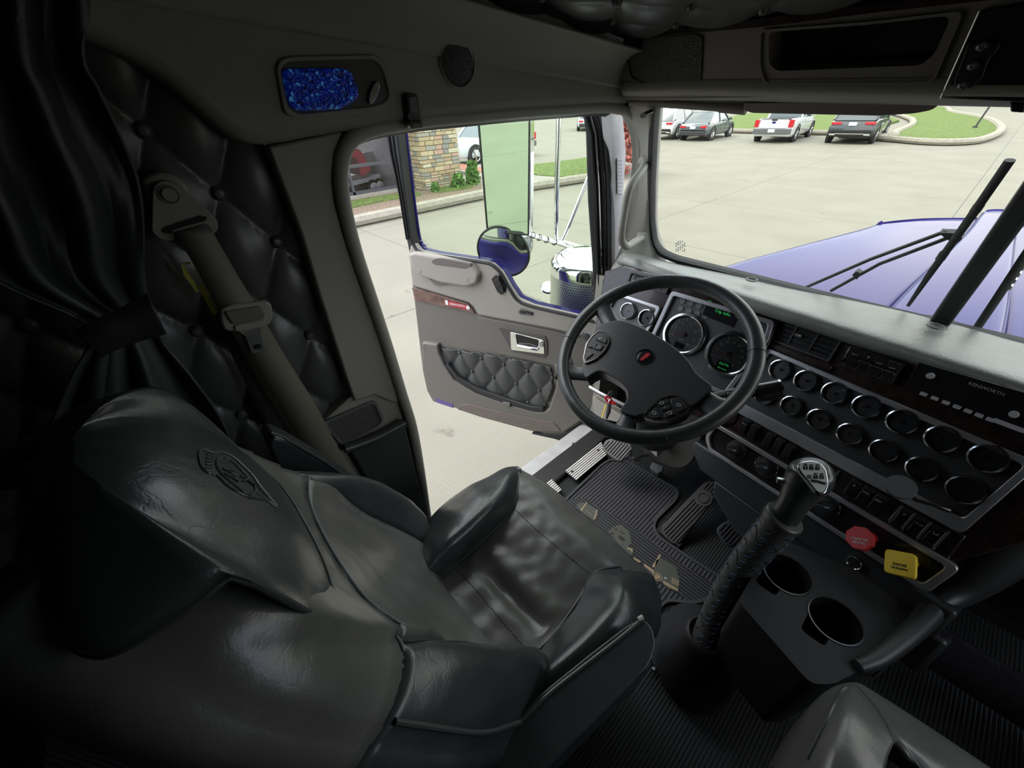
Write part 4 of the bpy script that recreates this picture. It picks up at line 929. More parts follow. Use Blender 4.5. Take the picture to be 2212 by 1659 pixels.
# centre gauge panel
go = [(-.054, .040), (.445, .026), (.432, -.150), (-.09, -.156), (-.09, -.10), (-.054, .02)]
gi = [(-.044, .028), (.432, .014), (.420, -.122), (-.078, -.124), (-.078, -.10), (-.044, .015)]
ring('gauge_panel_bezel', G, rnd(go, .012), rnd(gi, .010), -.004, .009, M_['silver'], dash, bevel=.0018)
prism('gauge_panel', G, rnd(gi, .010), -.01, .001, mat('gauge panel', (.03, .031, .033), .45), dash)
for k in range(7): gauge(G, .0653*k, 0, .0275, dash, needle=[90, 200, 196, 160, 150, 180, 168][k], tick=12, h0=.001)
for k in range(-1, 6):
    gauge(G, .0653*k+.0455*1.0+.0215, -.0715+.0, .0275, dash, needle=[180, 160, 158, 165, 185, 186, 170][k+1], tick=12, h0=.001) if False else None
lo_pts = [(1655, 853), (1713, 876), (1772, 905), (1839, 937), (1912, 973), (1994, 1012), (2087, 1057)]
for k, p in enumerate(lo_pts): ab = G.px(*p); gauge(G, ab[0], ab[1], .0262 if k < 6 else .028, dash, needle=[180, 165, 160, 165, 185, 186, 160][k], tick=12, h0=.001)
# rocker switches
def rocker(fr, a, b, w, h, parent, icon=None, guard=False):
    s = mesh('rocker_switch', *vprism(fr, rr(a-w/2, b-h/2, a+w/2, b+h/2, .002), -.002, .008), M_['plastic'], parent, bevel=.0015)
    mesh('paddle', *vprism(fr.at(a, b, .009).tilt(-.22), rr(-w*.44, -h*.46, w*.44, h*.46, .002), -.002, .0045), M_['gloss'], s, bevel=.0015)
    f = fr.at(a, b+h*.22, .0155)
    if icon in ('TC', 'P', 'AUX'): text('icon', f.tilt(-.22), icon, .0085 if icon != 'AUX' else .006, M_['whitemark'], s)
    elif icon == 'tri': tube('icon', [f.w(.0055*math.cos(t), .0055*math.sin(t)) for t in (math.pi/2, math.pi*7/6, math.pi*11/6)], .0007, M_['whitemark'], s, 4, closed=True)
    elif icon == 'lamp':
        mb = MB(); mb.add(*vtube([f.w(.001, .004), f.w(.005, .002), f.w(.005, -.002), f.w(.001, -.004)], .0006, 4, True))
        for q in (-.003, 0, .003): mb.add(*vtube([f.w(-.001, q), f.w(-.006, q-.001)], .0005, 4))
        mb.build('icon', M_['whitemark'], s)
    elif icon == 'ring': tube('icon', [f.w(.004*math.cos(t), .004*math.sin(t)) for t in np.linspace(0, 6.28, 12)[:-1]], .0007, M_['whitemark'], s, 4, closed=True)
    if guard:
        for q in guard: tube('switch_guard', [fr.w(a+q*w*.52, b+h*.5, .006), fr.w(a+q*w*.52, b+h*.45, .018), fr.w(a+q*w*.52, b-h*.35, .022), fr.w(a+q*w*.52, b-h*.55, .008)], .0022, M_['steel'], s, 6)
    return s
ctr = [((1618, 905), 'lamp', 0), ((1638, 915), None, 0), ((1673, 932), None, 0), ((1694, 943), None, 0), ((1716, 955), None, 0), ((1760, 980), 'tri', 0), ((1783, 993), 'TC', 0), ((1808, 1006), 'ring', (1,)),
       ((1858, 1035), 'P', 0), ((1884, 1050), 'AUX', 0), ((1912, 1066), 'lamp', 0), ((1967, 1098), 'P', (-1, 1)), ((2000, 1117), 'lamp', (1,)), ((2035, 1138), 'ring', (1,))]
for p, ic, gd in ctr:
    ab = G.px(*p, .006); rocker(G, ab[0], -.179+.0, .0215, .042, dash, ic, gd)
for a in (-.1, .037, .115): pass
# headlight switches (upper, centre)
for k, p in enumerate(((1848, 768), (1875, 777), (1900, 787), (1928, 797))):
    ab = G.px(p[0], p[1], .01); rocker(G, ab[0], ab[1]-.006, .026, .048, dash, ['lamp', 'P', 'lamp', 'lamp'][k])
    mesh('toggle_ledge', *vprism(G, rr(ab[0]-.012, ab[1]-.014, ab[0]+.012, ab[1]-.006, .002), .01, .024), M_['gloss'], dash, bevel=.002)
ab = G.px(1830, 768, .01); prism('switch_end_trim', G, rr(ab[0]-.004, ab[1]-.018, ab[0]-.001, ab[1]+.02, .001), 0, .014, M_['chrome'], dash)
# radio
ro = gx([(1985, 782), (2240, 855), (2240, 960), (1958, 832)], .004)
rd = prism('radio', G, rnd(ro, .004), -.004, .010, M_['gloss'], dash, bevel=.002)
a0 = G.px(2010, 812, .012); mesh('volume_knob', *vlathe(G.at(*a0, .01), [(0, .008), (.006, .008), (.0065, 0)], 18), M_['dimmark'], rd)
a0 = G.px(2190, 895, .012); mesh('volume_knob', *vlathe(G.at(*a0, .01), [(0, .008), (.006, .008), (.0065, 0)], 18), M_['dimmark'], rd)
for k in range(7):
    p = (1996+k*24, 851+k*9.2); ab = G.px(*p, .011); prism('preset_button', G, rr(ab[0]-.0058, ab[1]-.004, ab[0]+.0052, ab[1]+.003, .001), .009, .013, M_['dimmark'], rd)
ab = G.px(2180, 918, .011); prism('preset_button', G, rr(ab[0]-.02, ab[1]-.005, ab[0]+.02, ab[1]+.003, .001), .009, .013, M_['dimmark'], rd)
ab = G.px(2130, 840, .011); text('maker_lettering', G.at(ab[0], ab[1], .0105), 'KENWORTH', .0085, M_['dimmark'], rd)
# lower climate and brake panel
ho_ = [(-.085, -.214), (.462, -.208), (.452, -.290), (-.060, -.300), (-.090, -.27)]
hi_ = [(-.074, -.226), (.446, -.220), (.438, -.279), (-.055, -.289), (-.078, -.265)]
ring('climate_bezel', G, rnd(ho_, .014), rnd(hi_, .010), -.004, .010, M_['silver'], dash, bevel=.002)
prism('climate_panel', G, rnd(hi_, .010), -.012, .0, M_['gloss'], dash)
def knob(p, r, marks=True):
    ab = G.px(*p, .006); f = G.at(ab[0], ab[1], 0)
    k = mesh('rotary_knob', *vlathe(f, [(0, .026), (r*.5, .026), (r*.56, .022), (r*.60, .006), (r, .004), (r*1.02, 0)], 28), M_['plastic'], dash)
    mesh('knob_ridge', *vprism(f.rot(.5), rr(-r*.5, -r*.13, r*.5, r*.13, .002), .02, .031), M_['plastic'], k, bevel=.001)
    mesh('pointer', *vprism(f.rot(.5), rr(r*.15, -r*.03, r*.48, r*.03, .0005), .031, .0316), M_['whitemark'], k)
    if marks:
        mk = MB()
        for t in range(7):
            an = math.radians(200-t*32); mk.add(*vtube([f.w(r*.95*math.cos(an), r*.95*math.sin(an), .006), f.w(r*.95*math.cos(an-.3), r*.95*math.sin(an-.3), .006)], .0009, 4))
        mk.build('scale_marks', M_['whitemark'], k)
knob((1590, 972), .028, False); knob((1655, 1008), .030); knob((1785, 1092), .028)
# valves
def valve(name, label, p, poly, m, lines, hh=.045):
    ab = G.px(*p, hh); f = G.at(ab[0], ab[1], 0); v = thing(name, label, 'valve knob', f.w(0, 0, 0))
    fk = Fr(f.w(0, 0, hh), np.array([-.5, -.62, .62]), (1, -.1, .1)).rot(math.radians(-158))
    mesh('valve_stem', *vtube([f.w(.008, .0, -.002), f.w(.004, .0, .02), fk.w(0, 0, -.006)], [.012, .012, .016], 20), M_[m], v)
    kb = mesh('knob', *vprism(fk, poly, -.006, .004), M_[m], v, bevel=.0015)
    for k, s_ in enumerate(lines): text('lettering', fk.at(0, .010-.0075*k, .0042), s_, .0062 if len(s_) > 6 else .0072, M_['whitemark' if m == 'red' else 'plastic'], kb, bold=.01)
    return v
oc = circ(0, 0, .0265, 8, rot=math.pi/8); valve('trailer_air_valve', 'red octagonal trailer air supply knob on the brake panel', (1858, 1163), oc, 'red', ['TRAILER', 'AIR SUPPLY', '']) 
dq = rnd([(0, .034), (.034, 0), (0, -.034), (-.034, 0)], .008); dq = [(a*math.cos(.785)-b*math.sin(.785), a*math.sin(.785)+b*math.cos(.785)) for a, b in dq]
valve('parking_brake_valve', 'yellow square parking brake knob on the brake panel', (1945, 1218), dq, 'yellow', ['PARKING', 'BRAKE', ''])
# knee area below
kp = [G.w(-.09, -.300, -.004), G.w(.47, -.300, -.004), G.w(.47, -.34, .0), G.w(-.06, -.345, .0)]
mesh('lower_trim', *vprism(G, [(-.12, -.300), (.50, -.292), (.50, -.37), (-.06, -.375), (-.12, -.33)], -.05, -.002), M_['plastic'], dash, bevel=.008)
mesh('switch_ledge', *vprism(G, [(-.10, -.154), (.438, -.150), (.442, -.212), (-.10, -.216)], -.02, .0005), M_['wood'], dash, bevel=.003)
# ================================================================ STEERING WHEEL
SWF = Fr((-.373, .750, 2.162), (.0, -.522, .853), (1, 0, 0))
def z6(P): return [(1180+x/3.771, 560+y/3.771) for x, y in P]
sw = thing('steering_wheel', 'black leather four-spoke steering wheel with button pods and red round emblem', 'steering wheel', SWF.w(0, 0, -.05))
rim = tube('rim', [SWF.w(.2115*math.cos(t), .2115*math.sin(t)) for t in np.linspace(0, 2*math.pi, 97)[:-1]], .0168, M_['leather3'], sw, 18, closed=True, up=SWF.n)
for an in (129, 25, -49, -165):
    c = math.radians(an); o_ = SWF.w(.2115*math.cos(c), .2115*math.sin(c)); f = Fr(o_, SWF.u*-math.sin(c)+SWF.v*math.cos(c), SWF.n)
    tube('seam', [f.w(.0172*math.cos(t), .0172*math.sin(t)) for t in np.linspace(0, 2*math.pi, 25)[:-1]], .0007, M_['rubber'], rim, 5, closed=True)
stb = MB()
for i in range(150):
    c = math.radians(-60+i*2.4)
    if c > math.pi*1.25: break
    for q in (1,):
        p0 = SWF.w((.1955)*math.cos(c), (.1955)*math.sin(c), .006); p1 = SWF.w((.1949)*math.cos(c+.018), (.1949)*math.sin(c+.018), -.001)
        stb.add(*vtube([p0, p1], .0008, 4))
stb.build('lacing', M_['stitch'] if False else M_['rubber'], rim)
hub = [(-.154, .009), (-.13, .035), (-.101, .047), (-.04, .046), (.027, .034), (.08, .016), (.118, -.008), (.158, -.022), (.156, -.05), (.147, -.08), (.120, -.115), (.074, -.144), (.065, -.156), (.029, -.162), (.026, -.135), (.012, -.112), (-.02, -.100), (-.067, -.098), (-.082, -.112), (-.091, -.130), (-.110, -.118), (-.123, -.103), (-.135, -.07), (-.150, -.03)]
H0 = [tuple(p) for p in cr(hub, 4)]
M_['hubp'] = mat('grained hub plastic', (.040, .042, .044), .38, bump=[('noise', 600, .25, .0006)])
hb = prism('hub', SWF, H0, -.032, .0095, M_['hubp'], sw, bevel=.006, seg=4)
for P, R1, R2 in (([(-.105, .015), (-.145, .040), (-.178, .062), (-.200, .070)], [.024, .020, .022, .034], [.010, .010, .013, .0165]),
                  ([(-.085, -.105), (-.118, -.122), (-.145, -.132), (-.166, -.131)], [.022, .018, .020, .034], [.010, .010, .012, .0165]),
                  ([(.045, -.140), (.050, -.168), (.055, -.186), (.058, -.203)], [.020, .019, .024, .040], [.010, .010, .012, .0165]),
                  ([(.130, -.048), (.160, -.052), (.180, -.056), (.203, -.060)], [.024, .024, .026, .042], [.010, .010, .013, .0165])):
    tube('spoke', [SWF.w(a, b, -.006) for a, b in P], R1, M_['leather3'], sw, 16, r2=R2, up=SWF.n)
c0 = SWF.px(*z6([(805, 795)])[0], .010)
lg = mesh('emblem', *vlathe(SWF.at(c0[0], c0[1], -.0105), [(0, .0205), (.0195, .0200), (.0205, .0195)], 32), M_['gloss'], sw)
mesh('emblem_ring', *vlathe(SWF.at(c0[0], c0[1], -.0105), [(.0195, .019), (.0198, .0215), (.0215, .0215), (.0222, .016)], 36), M_['chrome'], lg)
fe = SWF.at(c0[0], c0[1], .0101).rot(-.28)
prism('red_crest', fe, rnd([(-.0055, .004), (-.004, .012), (.004, .012), (.0055, .004), (.004, 0), (.0032, -.0125), (-.0032, -.0125), (-.004, 0)], .002), 0, .0008, M_['redbadge'], lg)
def pod(P, btn, icons):
    O_ = rnd([SWF.px(*p, .014) for p in z6(P)], .006); p_ = prism('button_pod', SWF, O_, -.02, .0135, M_['plastic'], sw, bevel=.002)
    ring('pod_trim', SWF, inset(O_, -.001), inset(O_, .0025), .002, .0150, M_['dkchrome'], p_)
    for b in btn: prism('button', SWF, rnd([SWF.px(*p, .014) for p in z6(b)], .002), .010, .0165, M_['plastic'], p_, bevel=.001)
    for (p, s_) in icons:
        ab = SWF.px(*z6([p])[0], .015)
        if isinstance(s_, str) and s_: text('icon', SWF.at(ab[0], ab[1], .0167).rot(-.28 if p[0] < 700 else -.1), s_, .0085, M_['whitemark'], p_)
        else: tube('icon', [SWF.w(ab[0]+.004*math.cos(t), ab[1]+.003*math.sin(t), .0168) for t in np.linspace(0, 6.28, 12)[:-1]], .0006, M_['whitemark'], p_, 4, closed=True)
pod([(430, 580), (478, 592), (508, 620), (515, 670), (478, 745), (400, 815), (312, 848), (302, 800), (325, 690), (372, 622)],
    [[(410, 605), (470, 610), (495, 650), (485, 690), (400, 655)], [(365, 665), (395, 680), (370, 725), (335, 715)], [(425, 690), (470, 705), (440, 745), (395, 735)], [(330, 745), (385, 770), (325, 820)], [(385, 675), (412, 690), (400, 735), (372, 720)]],
    [((440, 650), 'ID'), ((425, 718), None), ((345, 775), None)])
pod([(786, 1280), (850, 1205), (940, 1130), (1030, 1105), (1105, 1128), (1172, 1208), (1130, 1262), (1010, 1308), (880, 1315)],
    [[(1020, 1140), (1085, 1130), (1150, 1210), (1070, 1250), (1015, 1180)], [(900, 1180), (985, 1145), (995, 1175), (930, 1205)], [(830, 1260), (890, 1215), (940, 1290), (860, 1300)], [(960, 1255), (1030, 1225), (1050, 1265), (970, 1295)], [(935, 1215), (985, 1185), (1015, 1195), (1000, 1225), (945, 1235)]],
    [((1078, 1190), None), ((942, 1172), None), ((880, 1255), None), ((1005, 1252), None), ((970, 1210), '-')])
# column, stalks, key
col = thing('steering_column', 'dark steering column with stalks behind the wheel', 'steering column', SWF.w(0, 0, -.2))
tube('column_cover', [SWF.w(0, -.03, -.03), SWF.w(.0, -.03, -.10), SWF.w(0, -.04, -.26), SWF.w(0, -.06, -.36)], [.05, .062, .07, .07], M_['plastic'], col, 20)
a = SWF.px(1262, 722, -.05); tube('turn_stalk', [SWF.w(-.05, -.03, -.07), SWF.w(a[0]+.03, a[1]-.006, -.052), SWF.w(a[0], a[1], -.05)], [.008, .010, .013], M_['grey'], col, 14)
text('stalk_mark', Fr(SWF.w(a[0]+.012, a[1], -.037), SWF.n, SWF.u), '<>', .012, M_['whitemark'], col)
def pp_(x, y, h): q = SWF.px(x, y, h); return SWF.w(q[0], q[1], h)
tl_ = tube('trailer_brake_lever', [pp_(1530, 862, -.07), pp_(1580, 852, -.07), pp_(1640, 842, -.075)], [.012, .013, .014], M_['plastic'], col, 16)
tube('lever_grip', [pp_(1636, 848, -.075), pp_(1660, 845, -.075), pp_(1682, 840, -.075)], [.020, .021, .020], M_['gloss'], tl_, 20)
tube('grip_cap', [pp_(1683, 840, -.075), pp_(1688, 839, -.075)], [.0205, .0205], M_['dkchrome'], tl_, 20)
a = SWF.px(1574, 846, -.052); text('lever_lettering', SWF.at(a[0]+.012, a[1]+.004, -.054).rot(.60), 'NOT FOR PARKING', .0082, M_['whitemark'], tl_)
ky = thing('key_ring', 'red key fob and yellow tag hanging from the ignition key', 'keys', PY(1314, 870, .98))
KF = Fr(PY(1314, 862, .98), (.55, -.6, .58), (1, 0, 0))
def kp_(P): return [KF.px(*p) for p in P]
prism('ignition_key', KF, rnd(kp_(z6([(500, 1110), (520, 1075), (545, 1070), (535, 1130), (510, 1135)])), .001), -.02, 0, M_['plastic'], ky, bevel=.001)
mesh('red_fob', *vprism(KF, rnd(kp_(z6([(470, 1125), (490, 1108), (525, 1125), (548, 1165), (530, 1185), (490, 1165)])), .003), .0, .004), M_['red'], ky, bevel=.001)
mesh('red_fob', *vprism(KF, circ(*KF.px(*z6([(552, 1172)])[0]), .006, 14), .0, .006), M_['red'], ky, bevel=.001)
a = KF.px(*z6([(505, 1140)])[0]); mesh('fob_window', *vprism(KF.at(*a, .004).rot(-.5), rr(-.006, -.003, .006, .003, .001), 0, .001), M_['whitemark'], ky)
a = KF.px(*z6([(525, 1165)])[0]); tube('split_ring', [KF.w(a[0]+.009*math.cos(t), a[1]+.011*math.sin(t), .005) for t in np.linspace(0, 6.28, 20)[:-1]], .0008, M_['chrome'], ky, 6, closed=True)
tube('yellow_tag', [KF.w(*KF.px(*p), .003) for p in z6([(488, 1180), (475, 1215), (462, 1255), (455, 1290)])], .0022, M_['yellow'], ky, 6, r2=.001)
tube('black_key', [KF.w(*KF.px(*p), .0) for p in z6([(515, 1180), (508, 1240), (490, 1300)])], [.006, .008, .004], M_['plastic'], ky, 10)
# knee panel left of the column
kn = thing('knee_panel', 'taupe knee panel with silver strip under the gauges', 'panel', (-.6, 1.08, 1.6))
KN = Fr((-.5, 1.07, 1.85), (0, -1, .12), (1, 0, 0))
prism('panel', KN, rnd([KN.px(*p) for p in ((1279, 855), (1350, 905), (1420, 940), (1420, 990), (1345, 915), (1300, 905), (1284, 898))], .01), -.04, 0, M_['taupe'], kn, bevel=.006)
tube('silver_strip', [KN.w(*KN.px(*p), .008) for p in ((1276, 834), (1300, 848), (1350, 872), (1400, 900))], .006, M_['silver'], kn, 8)
tube('ribbed_bar', [KN.w(*KN.px(*p), .004) for p in ((1284, 842), (1310, 858), (1354, 880))], .006, M_['plastic'], kn, 8)
cb = thing('column_boot', 'dark brown moulded cover around the column at the firewall', 'cover', (-.35, 1.15, 1.45))
YB = Fr((0, 1.10, 0), (0, -1, 0), (1, 0, 0))
prism('cover', YB, rnd([YB.px(*p) for p in ((1385, 930), (1520, 930), (1508, 975), (1492, 1003), (1474, 1013), (1452, 1012), (1392, 985))], .02), -.12, 0, mat('brown grey cover', (.085, .078, .066), .6), cb, bevel=.015)

# ================================================================ PEDALS
def z3(P): return [(1150+x/4.147, 900+y/4.147) for x, y in P]
def treads(fr, poly, pitch, ang, m, parent, name='tread', h=.004):
    """raised bars clipped to an outline"""
    c, s = math.cos(ang), math.sin(ang); P = [(a*c+b*s, -a*s+b*c) for a, b in poly]; mb = MB()
    y = min(p[1] for p in P)+pitch*.6; ym = max(p[1] for p in P)
    while y < ym-pitch*.3:
        xs = []
        for i in range(len(P)):
            (x0, y0), (x1, y1) = P[i-1], P[i]
            if (y0 > y) != (y1 > y): xs.append(x0+(y-y0)/(y1-y0)*(x1-x0))
        xs.sort()
        for k in range(0, len(xs)-1, 2):
            a, b = xs[k]+.003, xs[k+1]-.003
            if b-a > .004:
                w = pitch*.3; q = [(a, y-w), (b, y-w), (b, y+w), (a, y+w)]; mb.add(*vprism(fr, [(u*c-v*s, u*s+v*c) for u, v in q], -.001, h))
        y += pitch
    return mb.build(name, m, parent, bevel=.0008, seg=1)
PF = Fr(PZ(1450, 1160, 1.375), (0, -.5, .87), (1, 0, 0))
gpd = thing('floor_pedal', 'long ribbed black floor pedal with a raised round crest', 'pedal', PZ(1450, 1160, 1.36))
gpo = rnd([PF.px(*p, .0) for p in z3([(1150, 990), (1535, 588), (1600, 565), (1680, 600), (1705, 650), (1310, 1145), (1255, 1142), (1160, 1060)])], .012)
prism('pedal_plate', PF, gpo, -.018, .0, M_['rubber'], gpd, bevel=.004)
ax = np.array(PF.px(*z3([(1535, 588)])[0]))-np.array(PF.px(*z3([(1150, 990)])[0])); an_ = math.atan2(ax[1], ax[0])
treads(PF, inset(gpo, .006), .0105, an_, M_['rubber'], gpd)
cc = PF.px(*z3([(1530, 725)])[0], .006); mesh('crest', *vlathe(PF.at(*cc), [(0, .006), (.014, .006), (.015, .009), (.019, .009), (.02, .005), (.03, .005), (.031, .0)], 28), M_['rubber'], gpd)
box('hinge_base', *(PZ(1450, 1160, 1.36)+np.array([-.05, -.02, -.01])), *(PZ(1450, 1160, 1.36)+np.array([.04, .04, .01])), M_['rubber'], gpd)
BF_ = Fr(PZ(1590, 1145, 1.50), (0, -.55, .83), (1, 0, 0))
bpd = thing('foot_pedal', 'rounded ribbed black pedal between long pedal and gear lever', 'pedal', PZ(1590, 1145, 1.40))
bpo = rnd([BF_.px(*p) for p in z3([(1648, 1000), (1700, 950), (1830, 895), (1960, 905), (2000, 945), (1900, 1090), (1800, 1172), (1720, 1150), (1655, 1050)])], .015)
prism('pedal_pad', BF_, bpo, -.014, .0, M_['rubber'], bpd, bevel=.004); treads(BF_, inset(bpo, .005), .0105, an_, M_['rubber'], bpd)
a = BF_.px(*z3([(1850, 1000)])[0]); tube('pedal_arm', [BF_.w(*a, -.012), BF_.w(a[0]+.01, a[1]+.05, -.06), np.array([BF_.w(*a)[0]+.02, 1.37, 1.62])], .009, M_['plastic'], bpd, 8)
CF_ = Fr(PZ(1335, 978, 1.52), (0, -.62, .78), (1, 0, 0))
cpd = thing('clutch_pedal', 'grey ribbed clutch pedal pad hanging nearest the door sill', 'pedal', PZ(1335, 978, 1.45))
cpo = rnd([CF_.px(*p) for p in z3([(615, 285), (655, 205), (740, 190), (870, 230), (900, 290), (850, 370), (775, 405), (690, 350)])], .012)
prism('pedal_pad', CF_, cpo, -.014, .0, M_['grey'], cpd, bevel=.004); treads(CF_, inset(cpo, .005), .011, an_, M_['grey'], cpd)
a = CF_.px(*z3([(860, 330)])[0]); tube('pedal_arm', [CF_.w(*a, -.012), CF_.w(a[0]+.025, a[1]-.01, -.03), CF_.w(a[0]+.04, a[1]+.05, -.1), np.array([CF_.w(*a)[0]+.06, 1.37, 1.6])], .008, M_['dkchrome'], cpd, 8)
dp_ = thing('foot_switch', 'small grey ribbed foot switch beside the steering column cover', 'switch', PZ(1418, 1012, 1.39))
FS = Fr(PZ(1418, 1012, 1.40), (0, -.4, .9), (1, 0, 0)); prism('switch_pad', FS, rnd([FS.px(*p) for p in z3([(1050, 455), (1075, 405), (1175, 445), (1165, 490), (1120, 510)])], .003), -.03, 0, M_['grey'], dp_, bevel=.003)

# ================================================================ MAT, STEP PLATES
MT = UP(0, 0, FLOOR)
mt = thing('floor_mat', 'ribbed dark rubber driver mat with a strip of tan truck drawings', 'mat', (-.35, .9, FLOOR))
mo = [(1215, 1085), (1300, 1003), (1318, 992), (1355, 996), (1459, 1054), (1466, 1067), (1456, 1083), (1416, 1122), (1412, 1140), (1424, 1160), (1490, 1205), (1562, 1250), (1548, 1290), (1500, 1302), (1440, 1296), (1408, 1330), (1380, 1420), (1200, 1350)]
def mp(P, z=FLOOR+.012): return [tuple(PZ(x, y, z)[:2]) for x, y in P]
MO = rnd(mp(mo), .02)
prism('mat_sheet', UP(0, 0, 0), MO, FLOOR, FLOOR+.008, M_['rib2'], mt, smooth=False)
ring('raised_edge', UP(0, 0, 0), inset(MO, -.004), inset(MO, .005), FLOOR, FLOOR+.013, M_['matrub'], mt)
bd_ = mp([(1222, 1078), (1258, 1075), (1360, 1130), (1470, 1215), (1548, 1262), (1545, 1290), (1500, 1302), (1430, 1262), (1330, 1180)])
prism('drawing_strip', UP(0, 0, 0), bd_, FLOOR+.006, FLOOR+.0095, M_['rib3'], mt, smooth=False)
M_['olive'] = mat('olive print', (.07, .075, .06), .6); M_['tan'] = mat('tan print', (.30, .24, .15), .6)
TZ = FLOOR+.0098
def flat(P, m, name='truck_drawing', h=.0012):
    return prism(name, UP(0, 0, 0), mp(z3(P), TZ), TZ-.001, TZ+h, M_[m], mt, smooth=False)
flat([(1110, 1290), (1150, 1265), (1290, 1355), (1300, 1400), (1320, 1470), (1300, 1560), (1220, 1545), (1160, 1490), (1100, 1450), (1090, 1380)], 'olive')
flat([(1140, 1228), (1150, 1245), (1105, 1340), (1085, 1355), (1072, 1335), (1100, 1300)], 'tan'); flat([(1170, 1468), (1306, 1548), (1302, 1570), (1175, 1500)], 'tan', h=.002); flat([(1250, 1440), (1312, 1475), (1310, 1525), (1245, 1490)], 'tan', h=.002)
for k in range(5): flat([(1255+k*11, 1449+k*6), (1259+k*11, 1451+k*6), (1257+k*11, 1492+k*6), (1253+k*11, 1490+k*6)], 'olive', h=.0025)
flat([(1180, 1440), (1205, 1450), (1203, 1458), (1180, 1450)], 'whitemark', h=.002)
flat([(1000, 1315), (1100, 1385), (1085, 1410), (1000, 1340)], 'tan')
w_ = mp(z3([(1120, 1438)]), TZ)[0]; mesh('wheel_drawing', *vlathe(UP(w_[0], w_[1], TZ), [(0, .002), (.004, .002), (.0045, .0026), (.0085, .0026), (.009, 0), (.012, 0), (.012, .0022), (.0145, .0022), (.015, 0)], 20), M_['tan'], mt)
flat([(680, 1030), (730, 985), (800, 970), (860, 1020), (885, 1100), (885, 1140), (850, 1170), (900, 1240), (880, 1245), (780, 1150)], 'olive')
for q in ([(745, 1000), (765, 1010), (755, 1025), (737, 1012)], [(705, 1035), (735, 1045), (725, 1065), (700, 1050)], [(780, 1022), (830, 1050), (826, 1058), (778, 1032)], [(850, 1168), (900, 1190), (895, 1230), (880, 1200), (850, 1185)], [(775, 1060), (830, 1095), (822, 1125), (770, 1090)]): flat(q, 'tan' if q[0][0] == 850 else 'rubber', h=.0018)
flat([(395, 800), (420, 770), (480, 775), (580, 840), (590, 880), (560, 930), (470, 880)], 'olive')
flat([(485, 768), (492, 775), (440, 850), (428, 842)], 'tan', h=.002); flat([(575, 832), (584, 836), (560, 920), (545, 925), (560, 880)], 'tan', h=.002); flat([(480, 840), (545, 880), (540, 895), (476, 858)], 'grey', h=.0018)
flat([(905, 1260), (975, 1300), (960, 1310), (900, 1275)], 'tan')
stp = [z3([(295, 492), (620, 225), (668, 345), (388, 572)]), z3([(110, 592), (182, 562), (268, 655), (228, 690)])]
for k, P in enumerate(stp):
    s_ = thing('step_plate', ['large ribbed silver step plate on the black sill cover', 'small ribbed silver step plate nearest the seat'][k], 'step plate', PZ(*P[0], 1.372), 'ribbed step plates on the sill')
    Q = [tuple(PZ(x, y, 1.374)[:2]) for x, y in P]; f = UP(0, 0, 1.3722)
    prism('backing', f, Q, 0, .002, M_['rubber'], s_); treads(f, Q, .0095, math.pi/2, mat('bright step ribs', (.78, .77, .74), .5, metal=.15), s_, 'ribs', .005)
    if k == 0:
        for p in z3([(592, 300), (358, 492)]): q = PZ(*p, 1.378); mesh('screw', *vlathe(UP(q[0], q[1], 1.376), [(0, .004), (.005, .003), (.006, 0)], 12), M_['rubber'], s_)

# ================================================================ GEAR LEVER
gl_ = thing('gear_lever', 'tall gear lever with quilted black sleeve, blue stitching and range knob', 'gear lever', PZ(1490, 1470, FLOOR))
bc = PZ(1490, 1455, 1.36); bx_, by_ = bc[0], bc[1]
bpq = [tuple(PZ(x, y, 1.362)[:2]) for x, y in ((1405, 1430), (1415, 1340), (1470, 1300), (1545, 1310), (1600, 1400), (1560, 1500), (1530, 1532), (1500, 1532), (1470, 1515))]
pl_ = prism('base_plate', UP(0, 0, 0), rnd(bpq, .02), FLOOR, FLOOR+.014, M_['plastic'], gl_, bevel=.003)
for p in ((1412, 1445), (1478, 1510), (1530, 1513), (1583, 1380)): q = PZ(*p, 1.366); mesh('screw', *vlathe(UP(q[0], q[1], 1.364), [(0, .005), (.004, .005), (.0065, .002), (.007, 0)], 12), M_['steel'], pl_)
tc2 = PZ(1524, 1370, 1.53)
rows = []
for t, r in ((0, .098), (.08, .098), (.3, .092), (.55, .078), (.78, .060), (.92, .050), (1.0, .046), (1.02, .040), (.97, .034), (.85, .030)):
    c = np.array([bx_+.004, by_+.012, FLOOR+.014])*(1-t)+tc2*t
    rows.append([c+np.array([r*math.cos(a), r*math.sin(a)*1.0, 0]) for a in np.linspace(0, 2*math.pi, 33)])
V = [p for r in rows for p in r[:-1]]; F = [(i*32+k, i*32+(k+1) % 32, (i+1)*32+(k+1) % 32, (i+1)*32+k) for i in range(len(rows)-1) for k in range(32)]
mesh('boot', V, F, M_['rubber'], gl_, auto=60)
LP = [PZ(1512, 1400, 1.50), PZ(1535, 1345, 1.56), PZ(1562, 1290, 1.64), PZ(1600, 1228, 1.74), PZ(1645, 1172, 1.84), PZ(1690, 1122, 1.925)]
LC = cr(LP, 14, False); N_ = len(LC)
R_ = [.0265+.006*(i/N_)+.0018*abs(math.sin(math.pi*i*22/N_)) for i in range(N_)]
slv = mesh('sleeve', *vtube(LC, R_, 20), M_['vinyl'], gl_, auto=60)
sb = MB(); qb = MB()
